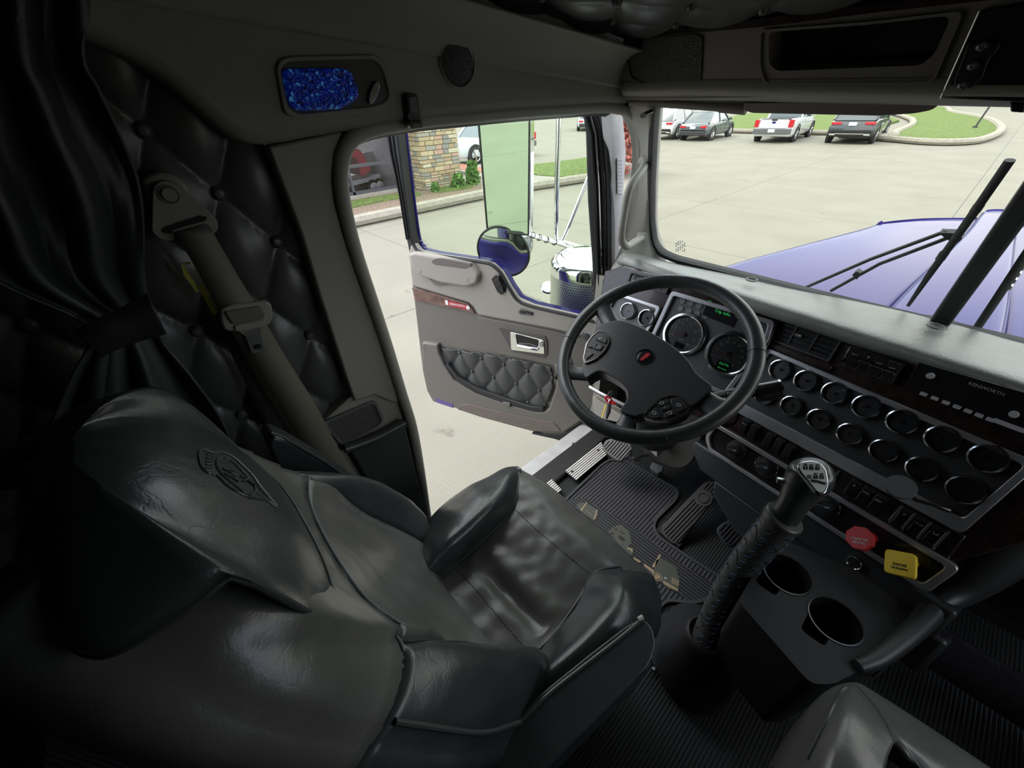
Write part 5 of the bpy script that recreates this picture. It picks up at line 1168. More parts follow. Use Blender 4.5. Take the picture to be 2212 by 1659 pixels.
for k in range(1, 21):
    i = int(k*(N_-2)/21); T = LC[i+1]-LC[i-1]; T /= np.linalg.norm(T); u = np.cross(T, [1, 0, 0]); u /= np.linalg.norm(u); w = np.cross(T, u)
    r = R_[i]+.0012
    for s0 in range(16):
        a0 = 2*math.pi*s0/16; a1 = a0+2*math.pi/16*.8
        if s0 % 2 == 0: sb.add(*vtube([LC[i]+w*r*math.cos(a0)+u*r*math.sin(a0)+T*.003, LC[i]+w*(r+.001)*math.cos((a0+a1)/2)+u*(r+.001)*math.sin((a0+a1)/2)-T*.001, LC[i]+w*r*math.cos(a1)+u*r*math.sin(a1)-T*.003], .0007, 4))
    j = min(i+4, N_-2); T2 = LC[j+1]-LC[j-1]; T2 /= np.linalg.norm(T2)
    for s0 in range(5):
        a0 = 2*math.pi*(s0+.5*(k % 2))/5; a1 = a0+2*math.pi/10; r2_ = R_[j]+.001
        for dq in (1, -1): qb.add(*vtube([LC[i]+w*r*math.cos(a0)+u*r*math.sin(a0), LC[j]+w*r2_*math.cos(a0+dq*math.pi/5)+u*r2_*math.sin(a0+dq*math.pi/5)], .0007, 4))
sb.build('blue_stitches', M_['bluestitch'], slv); qb.build('quilt_lines', M_['rubber'], slv)
cuf = tube('cuff', [PZ(1682, 1128, 1.915), PZ(1696, 1116, 1.935)], [.036, .038], M_['vinyl'], gl_, 24, bevel=.004)
KP = [PZ(1688, 1124, 1.92), PZ(1712, 1090, 1.965), PZ(1724, 1070, 1.985), PZ(1736, 1050, 2.005), PZ(1748, 1032, 2.025), PZ(1755, 1016, 2.04), PZ(1757, 1006, 2.052)]
kn_ = mesh('knob', *vtube(cr(KP, 4, False), list(np.interp(np.linspace(0, 6, 25), [0, 1, 2, 3, 4, 5, 6], [.027, .0265, .030, .036, .040, .037, .022])), 24), M_['leather2'], gl_, auto=70)
def z8(P): return [(1500+x/2.765, 900+y/2.765) for x, y in P]
NF = Fr(PZ(1757, 1030, 2.084), (.05, -.42, .90), (1, 0, 0))
fo_ = rnd([NF.px(*p) for p in z8([(608, 292), (640, 268), (700, 260), (755, 275), (792, 320), (803, 400), (788, 455), (755, 468), (722, 450), (680, 395), (630, 335)])], .005)
face = prism('shift_pattern_plate', NF, fo_, -.010, .001, M_['dkchrome'], kn_, bevel=.002)
prism('pattern_face', NF, inset(fo_, .0028), .0, .0015, mat('silver label', (.55, .58, .55), .35), face)
for i, (x, y) in enumerate(((662, 300), (697, 303), (733, 304), (684, 352), (722, 356), (758, 357))):
    q = z8([(x-13, y-2), (x+13, y-2), (x+13, y+17), (x-13, y+17)]); prism('gate_mark', NF, rnd([NF.px(*p) for p in q], .001), .0015, .002, M_['gloss'], face)
    q = NF.px(*z8([(x, y+8)])[0]); text('gear_digit', NF.at(*q, .0022).rot(.35), ['R', '1', '3', 'LO', '2', '4'][i], .0048 if i != 3 else .0038, M_['whitemark'], face)
    if i != 3:
        q = z8([(x-12, y-18), (x+12, y-18), (x+12, y-4), (x-12, y-4)]); prism('gate_mark', NF, [NF.px(*p) for p in q], .0015, .0017, M_['silver'], face)
        q = NF.px(*z8([(x, y-11)])[0]); text('gear_digit', NF.at(*q, .0018).rot(.35), ['R', '5', '7', '', '6', '8'][i], .0042, M_['plastic'], face)
q = NF.px(*z8([(737, 392)])[0]); text('maker_lettering', NF.at(*q, .0018).rot(.35), 'EATON', .0062, M_['gloss'], face, bold=.03)
a_, b_ = PZ(1683, 1040, 2.02), PZ(1700, 1048, 2.02)
tube('splitter_button', [PZ(1678, 1036, 2.00), PZ(1702, 1042, 2.00)], [.008, .010], M_['steel'], kn_, 12, r2=[.005, .006])
tube('range_switch', [PZ(1690, 1062, 1.985), PZ(1706, 1058, 1.985), PZ(1708, 1074, 1.975)], [.006, .008, .006], M_['grey'], kn_, 12)
# ================================================================ CONSOLE WITH CUP HOLDERS
def cut(o, cutters):
    for V, F in cutters:
        me = bpy.data.meshes.new('c'); me.from_pydata([tuple(np.array(v)-ORG[o.name]) for v in V], [], F)
        bm = bmesh.new(); bm.from_mesh(me); bmesh.ops.recalc_face_normals(bm, faces=bm.faces); bm.to_mesh(me); bm.free()
        c = bpy.data.objects.new('c', me); S.collection.objects.link(c); c.matrix_world = o.matrix_world if not o.parent else o.parent.matrix_world
        c.location = o.parent.location if o.parent else o.location
        md = o.modifiers.new('x', 'BOOLEAN'); md.operation = 'DIFFERENCE'; md.object = c; md.solver = 'EXACT'
        bpy.context.view_layer.update()
        nm = bpy.data.meshes.new_from_object(o.evaluated_get(bpy.context.evaluated_depsgraph_get()))
        o.modifiers.clear(); old = o.data; o.data = nm; bpy.data.objects.remove(c); bpy.data.meshes.remove(me)
CZ = 1.76
M_['conp'] = mat('dark console plastic', (.009, .0095, .010), .6, bump=[('noise', 500, .12, .0006)])
con = thing('cup_holder_console', 'low dark console with two cup holders under the dash', 'console', (.15, .75, 1.55))
tp2 = [tuple(PZ(x, y, CZ)[:2]) for x, y in ((1596, 1300), (1640, 1215), (1690, 1165), (1990, 1290), (2060, 1300), (2010, 1350), (1900, 1425), (1858, 1448), (1800, 1478), (1752, 1478))]
top_ = prism('console_top', UP(0, 0, 0), rnd(tp2, .015), 1.60, CZ, M_['conp'], con)
hc = [PZ(1700, 1240, CZ), PZ(1804, 1340, CZ)]
cut(top_, [vprism(UP(q[0], q[1], 0), circ(0, 0, .046, 40), CZ-.09, CZ+.05) for q in hc]+[vprism(UP(q[0]-.02, q[1]-.04, 0), rr(-.022, -.03, .022, .02, .01), CZ-.07, CZ+.05) for q in hc])
for q in hc:
    mesh('cup_ring', *vlathe(UP(q[0], q[1], CZ), [(.044, -.004), (.0455, .002), (.048, .002), (.049, -.002)], 40), M_['gloss'], con)
    mesh('cup_liner', *vlathe(UP(q[0], q[1], CZ-.088), [(0, .0), (.04, .0), (.043, .004), (.0435, .03)], 32), M_['rubber'], con)
q = G.px(1847, 1215, 0); mesh('accessory_socket', *vlathe(G.at(q[0], q[1], .004), [(0, .002), (.012, .002), (.0135, .005), (.015, .003), (.0155, -.006)], 24), M_['dkchrome'], con)
prism('riser_panel', G, [(-.02, -.37), (.52, -.36), (.52, -.46), (.10, -.47), (.0, -.42)], -.06, -.012, M_['plastic'], con, bevel=.01)
arm = [PZ(1852, 1440, 1.765), PZ(1895, 1422, 1.765), PZ(1945, 1385, 1.768), PZ(1990, 1345, 1.772), PZ(2030, 1300, 1.78), PZ(2075, 1270, 1.80), PZ(2140, 1210, 1.86), PZ(2230, 1120, 1.95), PZ(2330, 1000, 2.05)]
tube('edge_rail', cr(arm, 5, False), list(np.interp(np.linspace(0, 8, 41), range(9), [.012, .016, .018, .019, .022, .03, .045, .06, .07])), M_['plastic'], con, 18)
prism('front_skirt', UP(0, 0, 0), inset(rnd(tp2, .015), .006), 1.50, 1.605, M_['conp'], con)
# passenger side of the dash
pd_ = thing('passenger_dash', 'dark rounded passenger dash end at the right edge', 'dashboard', (.45, 1.0, 1.5))
rows = []
for z_, d in ((2.16, .08), (2.10, .0), (1.98, -.02), (1.86, .0), (1.74, .06), (1.60, .14)):
    rows.append([np.array([x, 1.02+d-(x-.3)*.12, z_]) for x in (.275, .34, .5, .7, .9)])
patch('dash_face', rows, M_['plastic'], pd_, nu=4, nv=3, solid=.02)
rows = [[np.array([x, y, z]) for x in (.19, .35, .6, .9)] for y, z in ((.98, 1.62), (.96, 1.55), (.99, 1.46), (1.1, 1.40))]
patch('kick_panel', rows, M_['fabricdark'], pd_, nu=4, nv=4, solid=.01)
vp = thing('floor_vent', 'small dark ribbed vent on the floor beside the console', 'vent', PZ(1880, 1435, 1.5))
VF = Fr(PZ(1880, 1430, 1.50), (.1, -.6, .8), (1, 0, 0)); vq = rnd([VF.px(*p) for p in ((1850, 1440), (1905, 1405), (1918, 1408), (1905, 1445), (1885, 1462), (1868, 1462))], .006)
ring('rim', VF, inset(vq, -.004), vq, -.01, .004, M_['rubber'], vp); prism('body', VF, vq, -.16, -.001, M_['plastic'], vp); treads(VF, vq, .006, .6, M_['rubber'], vp, 'ribs', .002)
# round phone mount disc on a stalk
dm = thing('phone_mount', 'dark round phone mount disc on a thin arm before the gauges', 'phone mount', PZ(1946, 1052, 1.96))
MF = Fr(PZ(1946, 1052, 1.985), (-.05, -.55, .83), (1, 0, 0)); rx = abs(MF.px(1988, 1052)[0]-MF.px(1903, 1052)[0])/2
mesh('disc', *vlathe(MF, [(0, .002), (rx*.94, .002), (rx, 0), (rx, -.004), (0, -.005)], 40), M_['disc'], dm)
e_ = G.px(2050, 1100, .0); tube('arm', [MF.w(.0, 0, -.006), MF.w(.03, -.005, -.02), G.w(e_[0]-.02, e_[1], .03), G.w(*e_, .008)], [.006, .004, .004, .006], M_['gloss'], dm, 10)

# ================================================================ DRIVER SEAT
seat = thing('driver_chair', 'black leather driver seat with side bolsters, integral headrest and armrests', 'seat', (-.37, .25, FLOOR))
def zz(P): return [[PZ(x, y, z) for x, y, z in r] for r in P]
def wrink(amp, f, sd):
    from mathutils import noise
    return lambda u, v, p: amp*noise.noise(Vector((p[0]*f+sd, p[1]*f, p[2]*f)))
C = zz([[(1120, 1011, 1.745), (1185, 1050, 1.745), (1262, 1115, 1.745), (1342, 1183, 1.745), (1408, 1242, 1.745)],
        [(1117, 1035, 1.79), (1170, 1075, 1.785), (1240, 1140, 1.785), (1310, 1200, 1.785), (1360, 1232, 1.785)],
        [(1106, 1100, 1.79), (1150, 1128, 1.790), (1205, 1180, 1.790), (1255, 1228, 1.790), (1295, 1262, 1.79)],
        [(1060, 1152, 1.785), (1105, 1185, 1.783), (1150, 1235, 1.782), (1195, 1285, 1.783), (1240, 1325, 1.785)],
        [(1000, 1207, 1.785), (1045, 1240, 1.782), (1090, 1292, 1.780), (1130, 1345, 1.782), (1180, 1390, 1.785)],
        [(935, 1255, 1.80), (980, 1295, 1.80), (1020, 1350, 1.80), (1060, 1405, 1.80), (1110, 1450, 1.80)],
        [(860, 1290, 1.83), (905, 1340, 1.83), (935, 1400, 1.83), (970, 1460, 1.83), (1020, 1520, 1.83)]])
front = [[p+np.array([0, .012, -.05]) for p in C[0]], ]
front = [[p+np.array([0, -.03, -.16]) for p in C[0]], [p+np.array([0, .010, -.06]) for p in C[0]]]
fr_ = C
def dent(u, v, p):
    q = PZ(1150, 1300, 1.78); s_ = (p[0]-q[0])*.72-(p[1]-q[1])*.1; L = (p[0]-q[0])
    from mathutils import noise
    w = .0035*noise.noise(Vector((p[0]*9, p[1]*9, 3)))+.002*noise.noise(Vector((p[0]*30, p[1]*30, 1)))
    # long crease running down the seat centre-right
    a, b = PZ(1055, 1235, 1.78), PZ(1175, 1362, 1.78); ab = b-a; t = max(0, min(1, (p-a)@ab/(ab@ab))); d = np.linalg.norm((p-(a+ab*t))[:2])
    return w-.013*math.exp(-(d/.017)**2)*math.sin(math.pi*t)**.5+.005*math.exp(-((d-.04)/.02)**2)
sgn_test = 1
cs = patch('seat_cushion', front+fr_, M_['leather'], seat, nu=13, nv=15, disp=dent, solid=.02)
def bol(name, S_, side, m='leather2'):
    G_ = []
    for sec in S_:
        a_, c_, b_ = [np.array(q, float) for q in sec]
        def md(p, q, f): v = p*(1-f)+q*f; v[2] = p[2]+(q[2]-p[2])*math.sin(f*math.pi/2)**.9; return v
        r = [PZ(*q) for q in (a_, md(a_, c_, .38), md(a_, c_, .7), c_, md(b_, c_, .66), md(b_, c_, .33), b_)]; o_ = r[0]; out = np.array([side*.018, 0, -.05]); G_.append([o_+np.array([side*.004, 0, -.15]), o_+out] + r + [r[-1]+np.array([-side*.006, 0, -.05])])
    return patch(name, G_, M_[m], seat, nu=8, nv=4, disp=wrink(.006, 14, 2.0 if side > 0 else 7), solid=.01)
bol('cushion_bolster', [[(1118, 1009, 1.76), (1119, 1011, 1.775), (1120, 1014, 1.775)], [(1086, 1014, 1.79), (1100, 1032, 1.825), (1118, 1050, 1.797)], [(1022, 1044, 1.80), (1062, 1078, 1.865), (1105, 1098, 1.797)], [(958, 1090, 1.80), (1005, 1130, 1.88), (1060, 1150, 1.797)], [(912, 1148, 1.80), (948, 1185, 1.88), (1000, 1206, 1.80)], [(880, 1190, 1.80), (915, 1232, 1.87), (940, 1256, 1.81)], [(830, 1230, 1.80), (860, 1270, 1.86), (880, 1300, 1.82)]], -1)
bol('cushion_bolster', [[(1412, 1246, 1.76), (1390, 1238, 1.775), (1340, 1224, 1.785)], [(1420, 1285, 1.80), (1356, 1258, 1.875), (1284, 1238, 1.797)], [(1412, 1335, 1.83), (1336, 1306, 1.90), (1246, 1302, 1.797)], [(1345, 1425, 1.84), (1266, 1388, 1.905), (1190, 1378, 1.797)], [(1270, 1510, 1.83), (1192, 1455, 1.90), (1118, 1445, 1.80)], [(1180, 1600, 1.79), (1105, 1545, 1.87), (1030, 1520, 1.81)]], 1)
for P in (cr([PZ(1117, 1012, 1.778), PZ(1119, 1048, 1.80), PZ(1106, 1097, 1.80), PZ(1060, 1151, 1.80), PZ(1000, 1206, 1.803), PZ(938, 1254, 1.815)], 6, False), cr([PZ(1340, 1223, 1.788), PZ(1284, 1237, 1.80), PZ(1246, 1301, 1.80), PZ(1190, 1376, 1.80), PZ(1118, 1443, 1.803)], 6, False)):
    tube('piping', P, .0022, M_['leather3'], seat, 8)
from mathutils.bvhtree import BVHTree
def bvh(o):
    dg = bpy.context.evaluated_depsgraph_get(); e = o.evaluated_get(dg); me = e.to_mesh(); t = BVHTree.FromPolygons([tuple(np.array(v.co)+ORG[o.name]) for v in me.vertices], [tuple(p.vertices) for p in me.polygons]); e.to_mesh_clear(); return t
def on(t, x, y, off=.0012):
    d = ray(x, y); d = d/np.linalg.norm(d); h = t.ray_cast(Vector(EYE), Vector(d)); return (np.array(h[0])-d*off) if h[0] is not None else None
def seamline(o, name, P, r, m, n=10, off=.0006, dash=False, parent=None):
    t = bvh(o); pts = [on(t, *p, off) for p in cr(P, n, False)]; pts = [p for p in pts if p is not None]
    if len(pts) < 3: return None
    if dash:
        mb = MB()
        for i in range(0, len(pts)-1, 2): mb.add(*vtube([pts[i], pts[i+1]], r, 5))
        return mb.build(name, m, parent or seat)
    return tube(name, pts, r, m, parent or seat, 6)
seamline(cs, 'stitch_line', [(1107, 1095), (1160, 1145), (1220, 1195), (1275, 1240)], .0011, M_['rubber'], 26, dash=True)
seamline(cs, 'stitch_line', [(982, 1226), (1020, 1265), (1075, 1330), (1140, 1405)], .0011, M_['rubber'], 26, dash=True)
# backrest, parametric
XS = -.378
def sm(f): return lambda z: sum(f(z+d) for d in (-.03, -.015, 0, .015, .03))/5
def y0(z): return float(np.interp(z, [1.70, 1.84, 1.90, 1.97, 2.06, 2.15, 2.24, 2.32, 2.40, 2.46], [.17, .150, .122, .088, .045, .016, -.012, -.045, -.078, -.105]))
def A(z): return float(np.interp(z, [1.75, 1.85, 1.95, 2.05, 2.12, 2.17, 2.21, 2.36], [.04, .065, .085, .080, .055, .024, 0, 0]))
def wd(z): return float(np.interp(z, [1.70, 1.85, 2.06, 2.12, 2.20, 2.28, 2.34, 2.38, 2.41], [.245, .250, .250, .235, .207, .190, .165, .13, .085]))
y0, A, wd = sm(y0), sm(A), sm(wd)
def SK(z): return min(.155/wd(z), .80)
def brp(s, z):
    """s in -1.6..1.6: |s|<1 front, beyond that the side wall going back"""
    w = wd(z); a = abs(s); sg = 1 if s >= 0 else -1; rr_ = .06
    if a <= 1:
        u = a*w; e = max(0, (u-(w-rr_))/rr_); y = y0(z)+A(z)*math.exp(-((u-(w-.047))/.045)**2)-rr_*(1-math.sqrt(max(0, 1-e*e)))*.8
        y -= .006*math.exp(-((u-SK(z)*w)/.008)**2)*(1 if z < 2.19 else 0)
        if u < .15: y += .012*(u/.15)**2
        return np.array([XS+sg*u, y, z])
    b = (a-1)/.6; y = y0(z)+A(z)*math.exp(-(.047/.045)**2)-rr_*.8-b*.065
    return np.array([XS+sg*(w+.012*math.sin(math.pi*b)-.02*b*b), y, z])
zs = list(np.linspace(1.72, 2.40, 46))+[2.42, 2.44, 2.455, 2.465, 2.47]
def brgrid(name, s0, s1, ns, z0, z1, m, cap=False, parent=None, off=0):
    Z = [z for z in np.linspace(z0, z1, max(4, int((z1-z0)/.013)))]; fs = lambda v, z: v(z) if callable(v) else v
    R = [[brp(fs(s0, z)+(fs(s1, z)-fs(s0, z))*j/ns, z) for j in range(ns+1)] for z in Z]
    if cap:
        for t in np.linspace(.15, 1, 6): R.append([brp(s0+(s1-s0)*j/ns, z1)*(1)+np.array([(XS-brp(s0+(s1-s0)*j/ns, z1)[0])*.25*t*t, (-.115-brp(s0+(s1-s0)*j/ns, z1)[1])*t*t, .03*math.sin(t*math.pi/2)]) for j in range(ns+1)])
    V = [p for r in R for p in r]; n = ns+1; F = [(i*n+j, i*n+j+1, (i+1)*n+j+1, (i+1)*n+j) for i in range(len(R)-1) for j in range(ns)]
    from mathutils import noise
    nd = [np.array(v)+np.array([0, .003*noise.noise(Vector((v[0]*13, v[1]*13, v[2]*9)))+.0016*noise.noise(Vector((v[0]*40, v[1]*40, v[2]*40))), 0]) for v in V]
    return mesh(name, nd, F, M_[m], parent or seat, solid=.01, auto=70)
k1 = .158/.258
bc_ = brgrid('backrest_panel', lambda z: -SK(z), SK, 34, 1.76, 2.192, 'leather')
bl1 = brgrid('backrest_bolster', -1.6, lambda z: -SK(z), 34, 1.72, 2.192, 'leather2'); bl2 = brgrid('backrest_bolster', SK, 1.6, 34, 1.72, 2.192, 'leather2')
bu = brgrid('backrest_top', -1.6, 1.6, 90, 2.19, 2.405, 'leather', cap=True)
mesh('backrest_shell', *(lambda R: ([p for r in R for p in r], [(i*9+j, i*9+j+1, (i+1)*9+j+1, (i+1)*9+j) for i in range(len(R)-1) for j in range(8)]))([[np.array([XS+wd(z)*.95*q, y0(z)-.095-.015*(1-q*q), z]) for q in np.linspace(-1, 1, 9)] for z in np.linspace(1.70, 2.38, 14)]), M_['fabricdark'], seat, solid=.01)
# seams where panels meet
tube('stitch_line', [brp(s, 2.191)+np.array([0, .0015, 0]) for s in np.linspace(-.8, .8, 40)], .0018, M_['stitch'], seat, 6)
for sg in (-1, 1):
    tube('piping', [brp(sg*SK(z), z)+np.array([0, .001, 0]) for z in np.linspace(1.80, 2.19, 24)], .0022, M_['leather3'], seat, 6)
    tube('piping', [brp(sg*.985, z)+np.array([sg*.002, .001, 0]) for z in np.linspace(1.84, 2.185, 28)], .0032, M_['leather3'], seat, 8)
# headrest hood
HC = np.array([XS, -.105, 0]); rows = []
NP = 64
for t in np.linspace(0, 1, 26):
    r = []
    for k in range(NP+1):
        ph = 2*math.pi*k/NP; c, s = math.cos(ph), math.sin(ph)      # s>0 front
        fr2 = max(0, min(1, (.86-s)/.5)); zl = 2.252+.142*fr2*fr2*(3-2*fr2); zt = 2.452
        q = math.sin(t*math.pi/2); m_ = math.cos(t*math.pi/2)**.72 if t < 1 else 0
        bul = 1+.05*math.sin(math.pi*min(1, t*1.6)) if t < .62 else 1
        ax_ = (.190-.045*fr2)*m_*bul; by = (.098 if s > 0 else .045)*m_*bul
        e = 2/2.7; x = ax_*(abs(c)**e)*(1 if c >= 0 else -1); y = by*(abs(s)**e)*(1 if s >= 0 else -1)
        z = zl+(zt-zl)*q**1.25
        r.append(np.array([HC[0]+x, HC[1]+y+ .0 -.17*(z-zl)*(1 if s > 0 else .3), z]))
    rows.append(r)
V = [p for r in rows for p in r[:-1]]; F = [(i*NP+k, i*NP+(k+1) % NP, (i+1)*NP+(k+1) % NP, (i+1)*NP+k) for i in range(len(rows)-1) for k in range(NP)]
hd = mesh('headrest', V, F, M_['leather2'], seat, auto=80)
tube('headrest_piping', rows[0][:-1], .003, M_['leather3'], seat, 8, closed=True)
# embossed crest on the headrest
def zc(P): return [(200+x/2.989, 850+y/2.989) for x, y in P]
for P, r in (([(690, 375), (720, 365), (770, 385), (830, 380), (900, 410), (960, 460), (1030, 530), (1080, 600), (1130, 660), (1190, 730)], .0016), ([(690, 375), (685, 410), (700, 470), (740, 510), (800, 530), (860, 590), (940, 640), (1010, 670), (1070, 680), (1120, 690), (1190, 740)], .0016),
             ([(800, 430), (840, 412), (900, 440), (960, 500), (1020, 570), (1050, 620), (1030, 650), (980, 640), (900, 580), (830, 520), (800, 470), (800, 430)], .0014), ([(1030, 560), (1100, 640), (1170, 715)], .001), ([(1050, 640), (1120, 680), (1180, 725)], .001)):
    seamline(hd, 'embossed_crest', zc(P), r, M_['leather3'], 5, off=.0003)
for k in range(5): seamline(hd, 'embossed_crest', zc([(735-k*2, 395+k*22), (765, 400+k*20), (775, 402+k*20)]), .0012, M_['rubber'], 3, off=.0)
th = bvh(hd); pc = on(th, *zc([(925, 535)])[0], 0); pn = on(th, *zc([(905, 500)])[0], 0)
if pc is not None:
    hf = Fr(pc, th.find_nearest(Vector(pc))[1], (1, 0, 0))
    if hf.n@(EYE-pc) < 0: hf = Fr(pc, -hf.n, (1, 0, 0))
    text('embossed_letters', hf.at(0, .012, .0006), 'K', .02, M_['rubber'], seat); text('embossed_letters', hf.at(0, -.008, .0006), 'W', .02, M_['rubber'], seat)
# armrests
az_ = 1.955
ao = [(1352, 1352), (1386, 1334), (1408, 1352), (1418, 1390), (1402, 1436), (1330, 1512), (1180, 1662), (1080, 1760), (930, 1760), (1030, 1640), (1165, 1500), (1270, 1415)]
AO = [tuple(PZ(x, y, az_)[:2]) for x, y in ao]
ar = prism('armrest', UP(0, 0, 0), rnd(AO, .012), az_-.075, az_, M_['leather2'], seat, bevel=.010, seg=4)
tube('armrest_piping', [PZ(x, y, az_+.001) for x, y in cr([(1384, 1340), (1330, 1385), (1250, 1447), (1175, 1508), (1060, 1622)], 5, False)], .0028, M_['leather3'], ar, 8)
tube('worn_patch', [PZ(1378, 1338, az_+.003), PZ(1388, 1333, az_+.003)], [.003, .004], M_['chipped'], ar, 8)
LA = Fr((-.665, 0, 0), (1, 0, 0), (0, 1, 0))
la = prism('armrest', LA, rnd([LA.px(*p) for p in ((572, 948), (584, 930), (612, 940), (700, 990), (800, 1062), (770, 1100), (660, 1100), (610, 1030))], .01), -.035, .02, M_['leather2'], seat, bevel=.009, seg=3)
tube('armrest_piping', [LA.w(*LA.px(*p, .021), .021) for p in ((585, 934), (612, 944), (700, 996), (790, 1060))], .0025, M_['leather3'], la, 6)
# pedestal
mesh('pedestal', *vprism(UP(-.37, .24, 0), rr(-.19, -.2, .19, .22, .03), FLOOR, 1.66), M_['rubber'], seat, bevel=.01)
mesh('cushion_base', *vprism(UP(-.36, .28, 0), rr(-.235, -.23, .235, .22, .05), 1.655, 1.75), M_['plastic'], seat, bevel=.02)

# ================================================================ PASSENGER SEAT
ps = thing('passenger_chair', 'black leather passenger seat corner at the bottom right', 'seat', (.42, .35, FLOOR))
C = [[(1690, 1700, 1.84), (1740, 1585, 1.85), (1795, 1500, 1.85), (1842, 1474, 1.85), (1885, 1492, 1.84), (2000, 1565, 1.83), (2150, 1665, 1.82), (2300, 1760, 1.82)],
     [(1735, 1720, 1.90), (1775, 1610, 1.91), (1815, 1525, 1.905), (1848, 1490, 1.885), (1885, 1520, 1.875), (1990, 1600, 1.87), (2120, 1690, 1.86), (2260, 1790, 1.86)],
     [(1800, 1740, 1.925), (1825, 1640, 1.93), (1855, 1570, 1.92), (1878, 1540, 1.905), (1910, 1560, 1.89), (2000, 1640, 1.88), (2100, 1720, 1.87), (2220, 1820, 1.87)],
     [(1890, 1760, 1.92), (1905, 1690, 1.92), (1920, 1630, 1.91), (1940, 1600, 1.90), (1965, 1625, 1.885), (2010, 1690, 1.875), (2090, 1760, 1.87), (2190, 1850, 1.87)]]
Cw = zz(C); low = [[p+np.array([0, .0, -.14]) for p in Cw[0]], [p+np.array([-.004, .006, -.05]) for p in Cw[0]]]
pc_ = patch('seat_cushion', low+Cw, M_['leather'], ps, nu=7, nv=6, solid=.01)
seamline(pc_, 'seam', [(1745, 1640), (1785, 1560), (1812, 1502), (1830, 1484)], .003, M_['leather3'], 6, parent=ps)
seamline(pc_, 'seam', [(1852, 1482), (1885, 1520), (1920, 1575), (1950, 1655)], .0012, M_['rubber'], 10, parent=ps)
mesh('cushion_block', *vprism(UP(0, 0, 0), [(.14, -.1), (.62, -.1), (.62, .52), (.24, .50), (.14, .38)], 1.55, 1.80), M_['leather3'], ps, bevel=.04, seg=4)
mesh('pedestal', *vprism(UP(.4, .2, 0), rr(-.18, -.2, .18, .2, .03), FLOOR, 1.56), M_['rubber'], ps)

mesh('backrest', *vprism(Fr((.44, -.16, 1.72), (0, 1, .25), (1, 0, 0)), rr(-.25, -.62, .25, .0, .05) if False else rr(-.25, .0, .25, -.66, .07), -.06, .07), M_['leather'], ps, bevel=.04, seg=4)
mesh('headrest', *vprism(Fr((.44, -.30, 2.36), (0, 1, .25), (1, 0, 0)), rr(-.16, -.0, .16, -.2, .06), -.04, .06), M_['leather2'], ps, bevel=.03, seg=4)
# ================================================================ SEAT BELT
def ribbon(L, R, xs, m, name, parent, th_=.0012):
    Lc = cr([PX(*p, x) for p, x in zip(L, xs)], 6, False); Rc = cr([PX(*p, x) for p, x in zip(R, xs)], 6, False)
    V = []; 
    for l, r in zip(Lc, Rc): V += [l, l*.5+r*.5+np.array([.002, 0, 0]), r]
    F = [(i*3+k, i*3+k+1, i*3+k+4, i*3+k+3) for i in range(len(Lc)-1) for k in (0, 1)]
    return mesh(name, V, F, m, parent, solid=th_, auto=60)
sb_ = thing('seat_belt', 'grey seat belt with chrome tongue and yellow tag hanging by the tufted wall', 'seat belt', PX(520, 680, -.77))
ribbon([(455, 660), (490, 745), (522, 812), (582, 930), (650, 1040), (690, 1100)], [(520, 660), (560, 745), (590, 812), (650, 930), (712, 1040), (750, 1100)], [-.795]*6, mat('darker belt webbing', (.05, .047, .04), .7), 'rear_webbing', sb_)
ribbon([(378, 500), (432, 596), (478, 680), (555, 800), (612, 895), (668, 985), (735, 1065), (770, 1110)], [(458, 498), (505, 580), (548, 652), (620, 775), (685, 880), (742, 985), (800, 1062), (835, 1110)], [-.765, -.76, -.755, -.76, -.765, -.77, -.77, -.77], M_['webbing'], 'webbing', sb_)
BFx = Fr((-.752, 0, 0), (1, .05, 0), (0, 1, 0))
def bq(P, h=0): return [BFx.px(*p, h) for p in P]
def z4(P): return [(x/2.989, 500+y/2.989) for x, y in P]
lf = rnd(bq(z4([(1425, 500), (1500, 470), (1720, 448), (1755, 475), (1760, 560), (1735, 605), (1520, 645), (1450, 640), (1425, 580)]), .006), .006)
tg = prism('latch_body', BFx, lf, -.006, .008, M_['beltplastic'], sb_, bevel=.003)
prism('belt_roll', BFx, rnd(bq(z4([(1445, 515), (1680, 480), (1710, 520), (1705, 560), (1500, 600), (1470, 560)]), .01), .004), .004, .013, M_['webbing'], tg, bevel=.003)
prism('tongue_shoulder', BFx, rnd(bq(z4([(1510, 605), (1710, 565), (1715, 610), (1520, 645)]), .009), .003), .006, .012, M_['beltplastic'], tg, bevel=.001)
tn = prism('tongue', BFx, rnd(bq(z4([(1540, 645), (1695, 608), (1680, 650), (1712, 765), (1705, 780), (1625, 787), (1590, 680)]), .008), .003), .004, .0072, M_['chrome'], tg)
prism('tongue_slot', BFx, rnd(bq(z4([(1630, 735), (1683, 725), (1690, 755), (1640, 762)]), .008), .001), .0072, .0076, M_['gloss'], tn)
an2 = thing('belt_anchor', 'grey plastic shoulder belt anchor on the tufted side wall', 'belt anchor', PX(380, 430, -.80))
AX = Fr((-.792, 0, 0), (1, -.05, 0), (0, 1, 0))
def aq(P, h=0): return [AX.px(x/2.989, y/2.989, h) for x, y in P]
prism('back_cover', AX, [tuple(p) for p in cr(aq([(920, 1180), (960, 1130), (1040, 1110), (1130, 1130), (1200, 1190), (1215, 1260), (1130, 1330), (1000, 1330), (950, 1270)], -.01), 4)], -.03, .0, M_['beltplastic'], an2, bevel=.005)
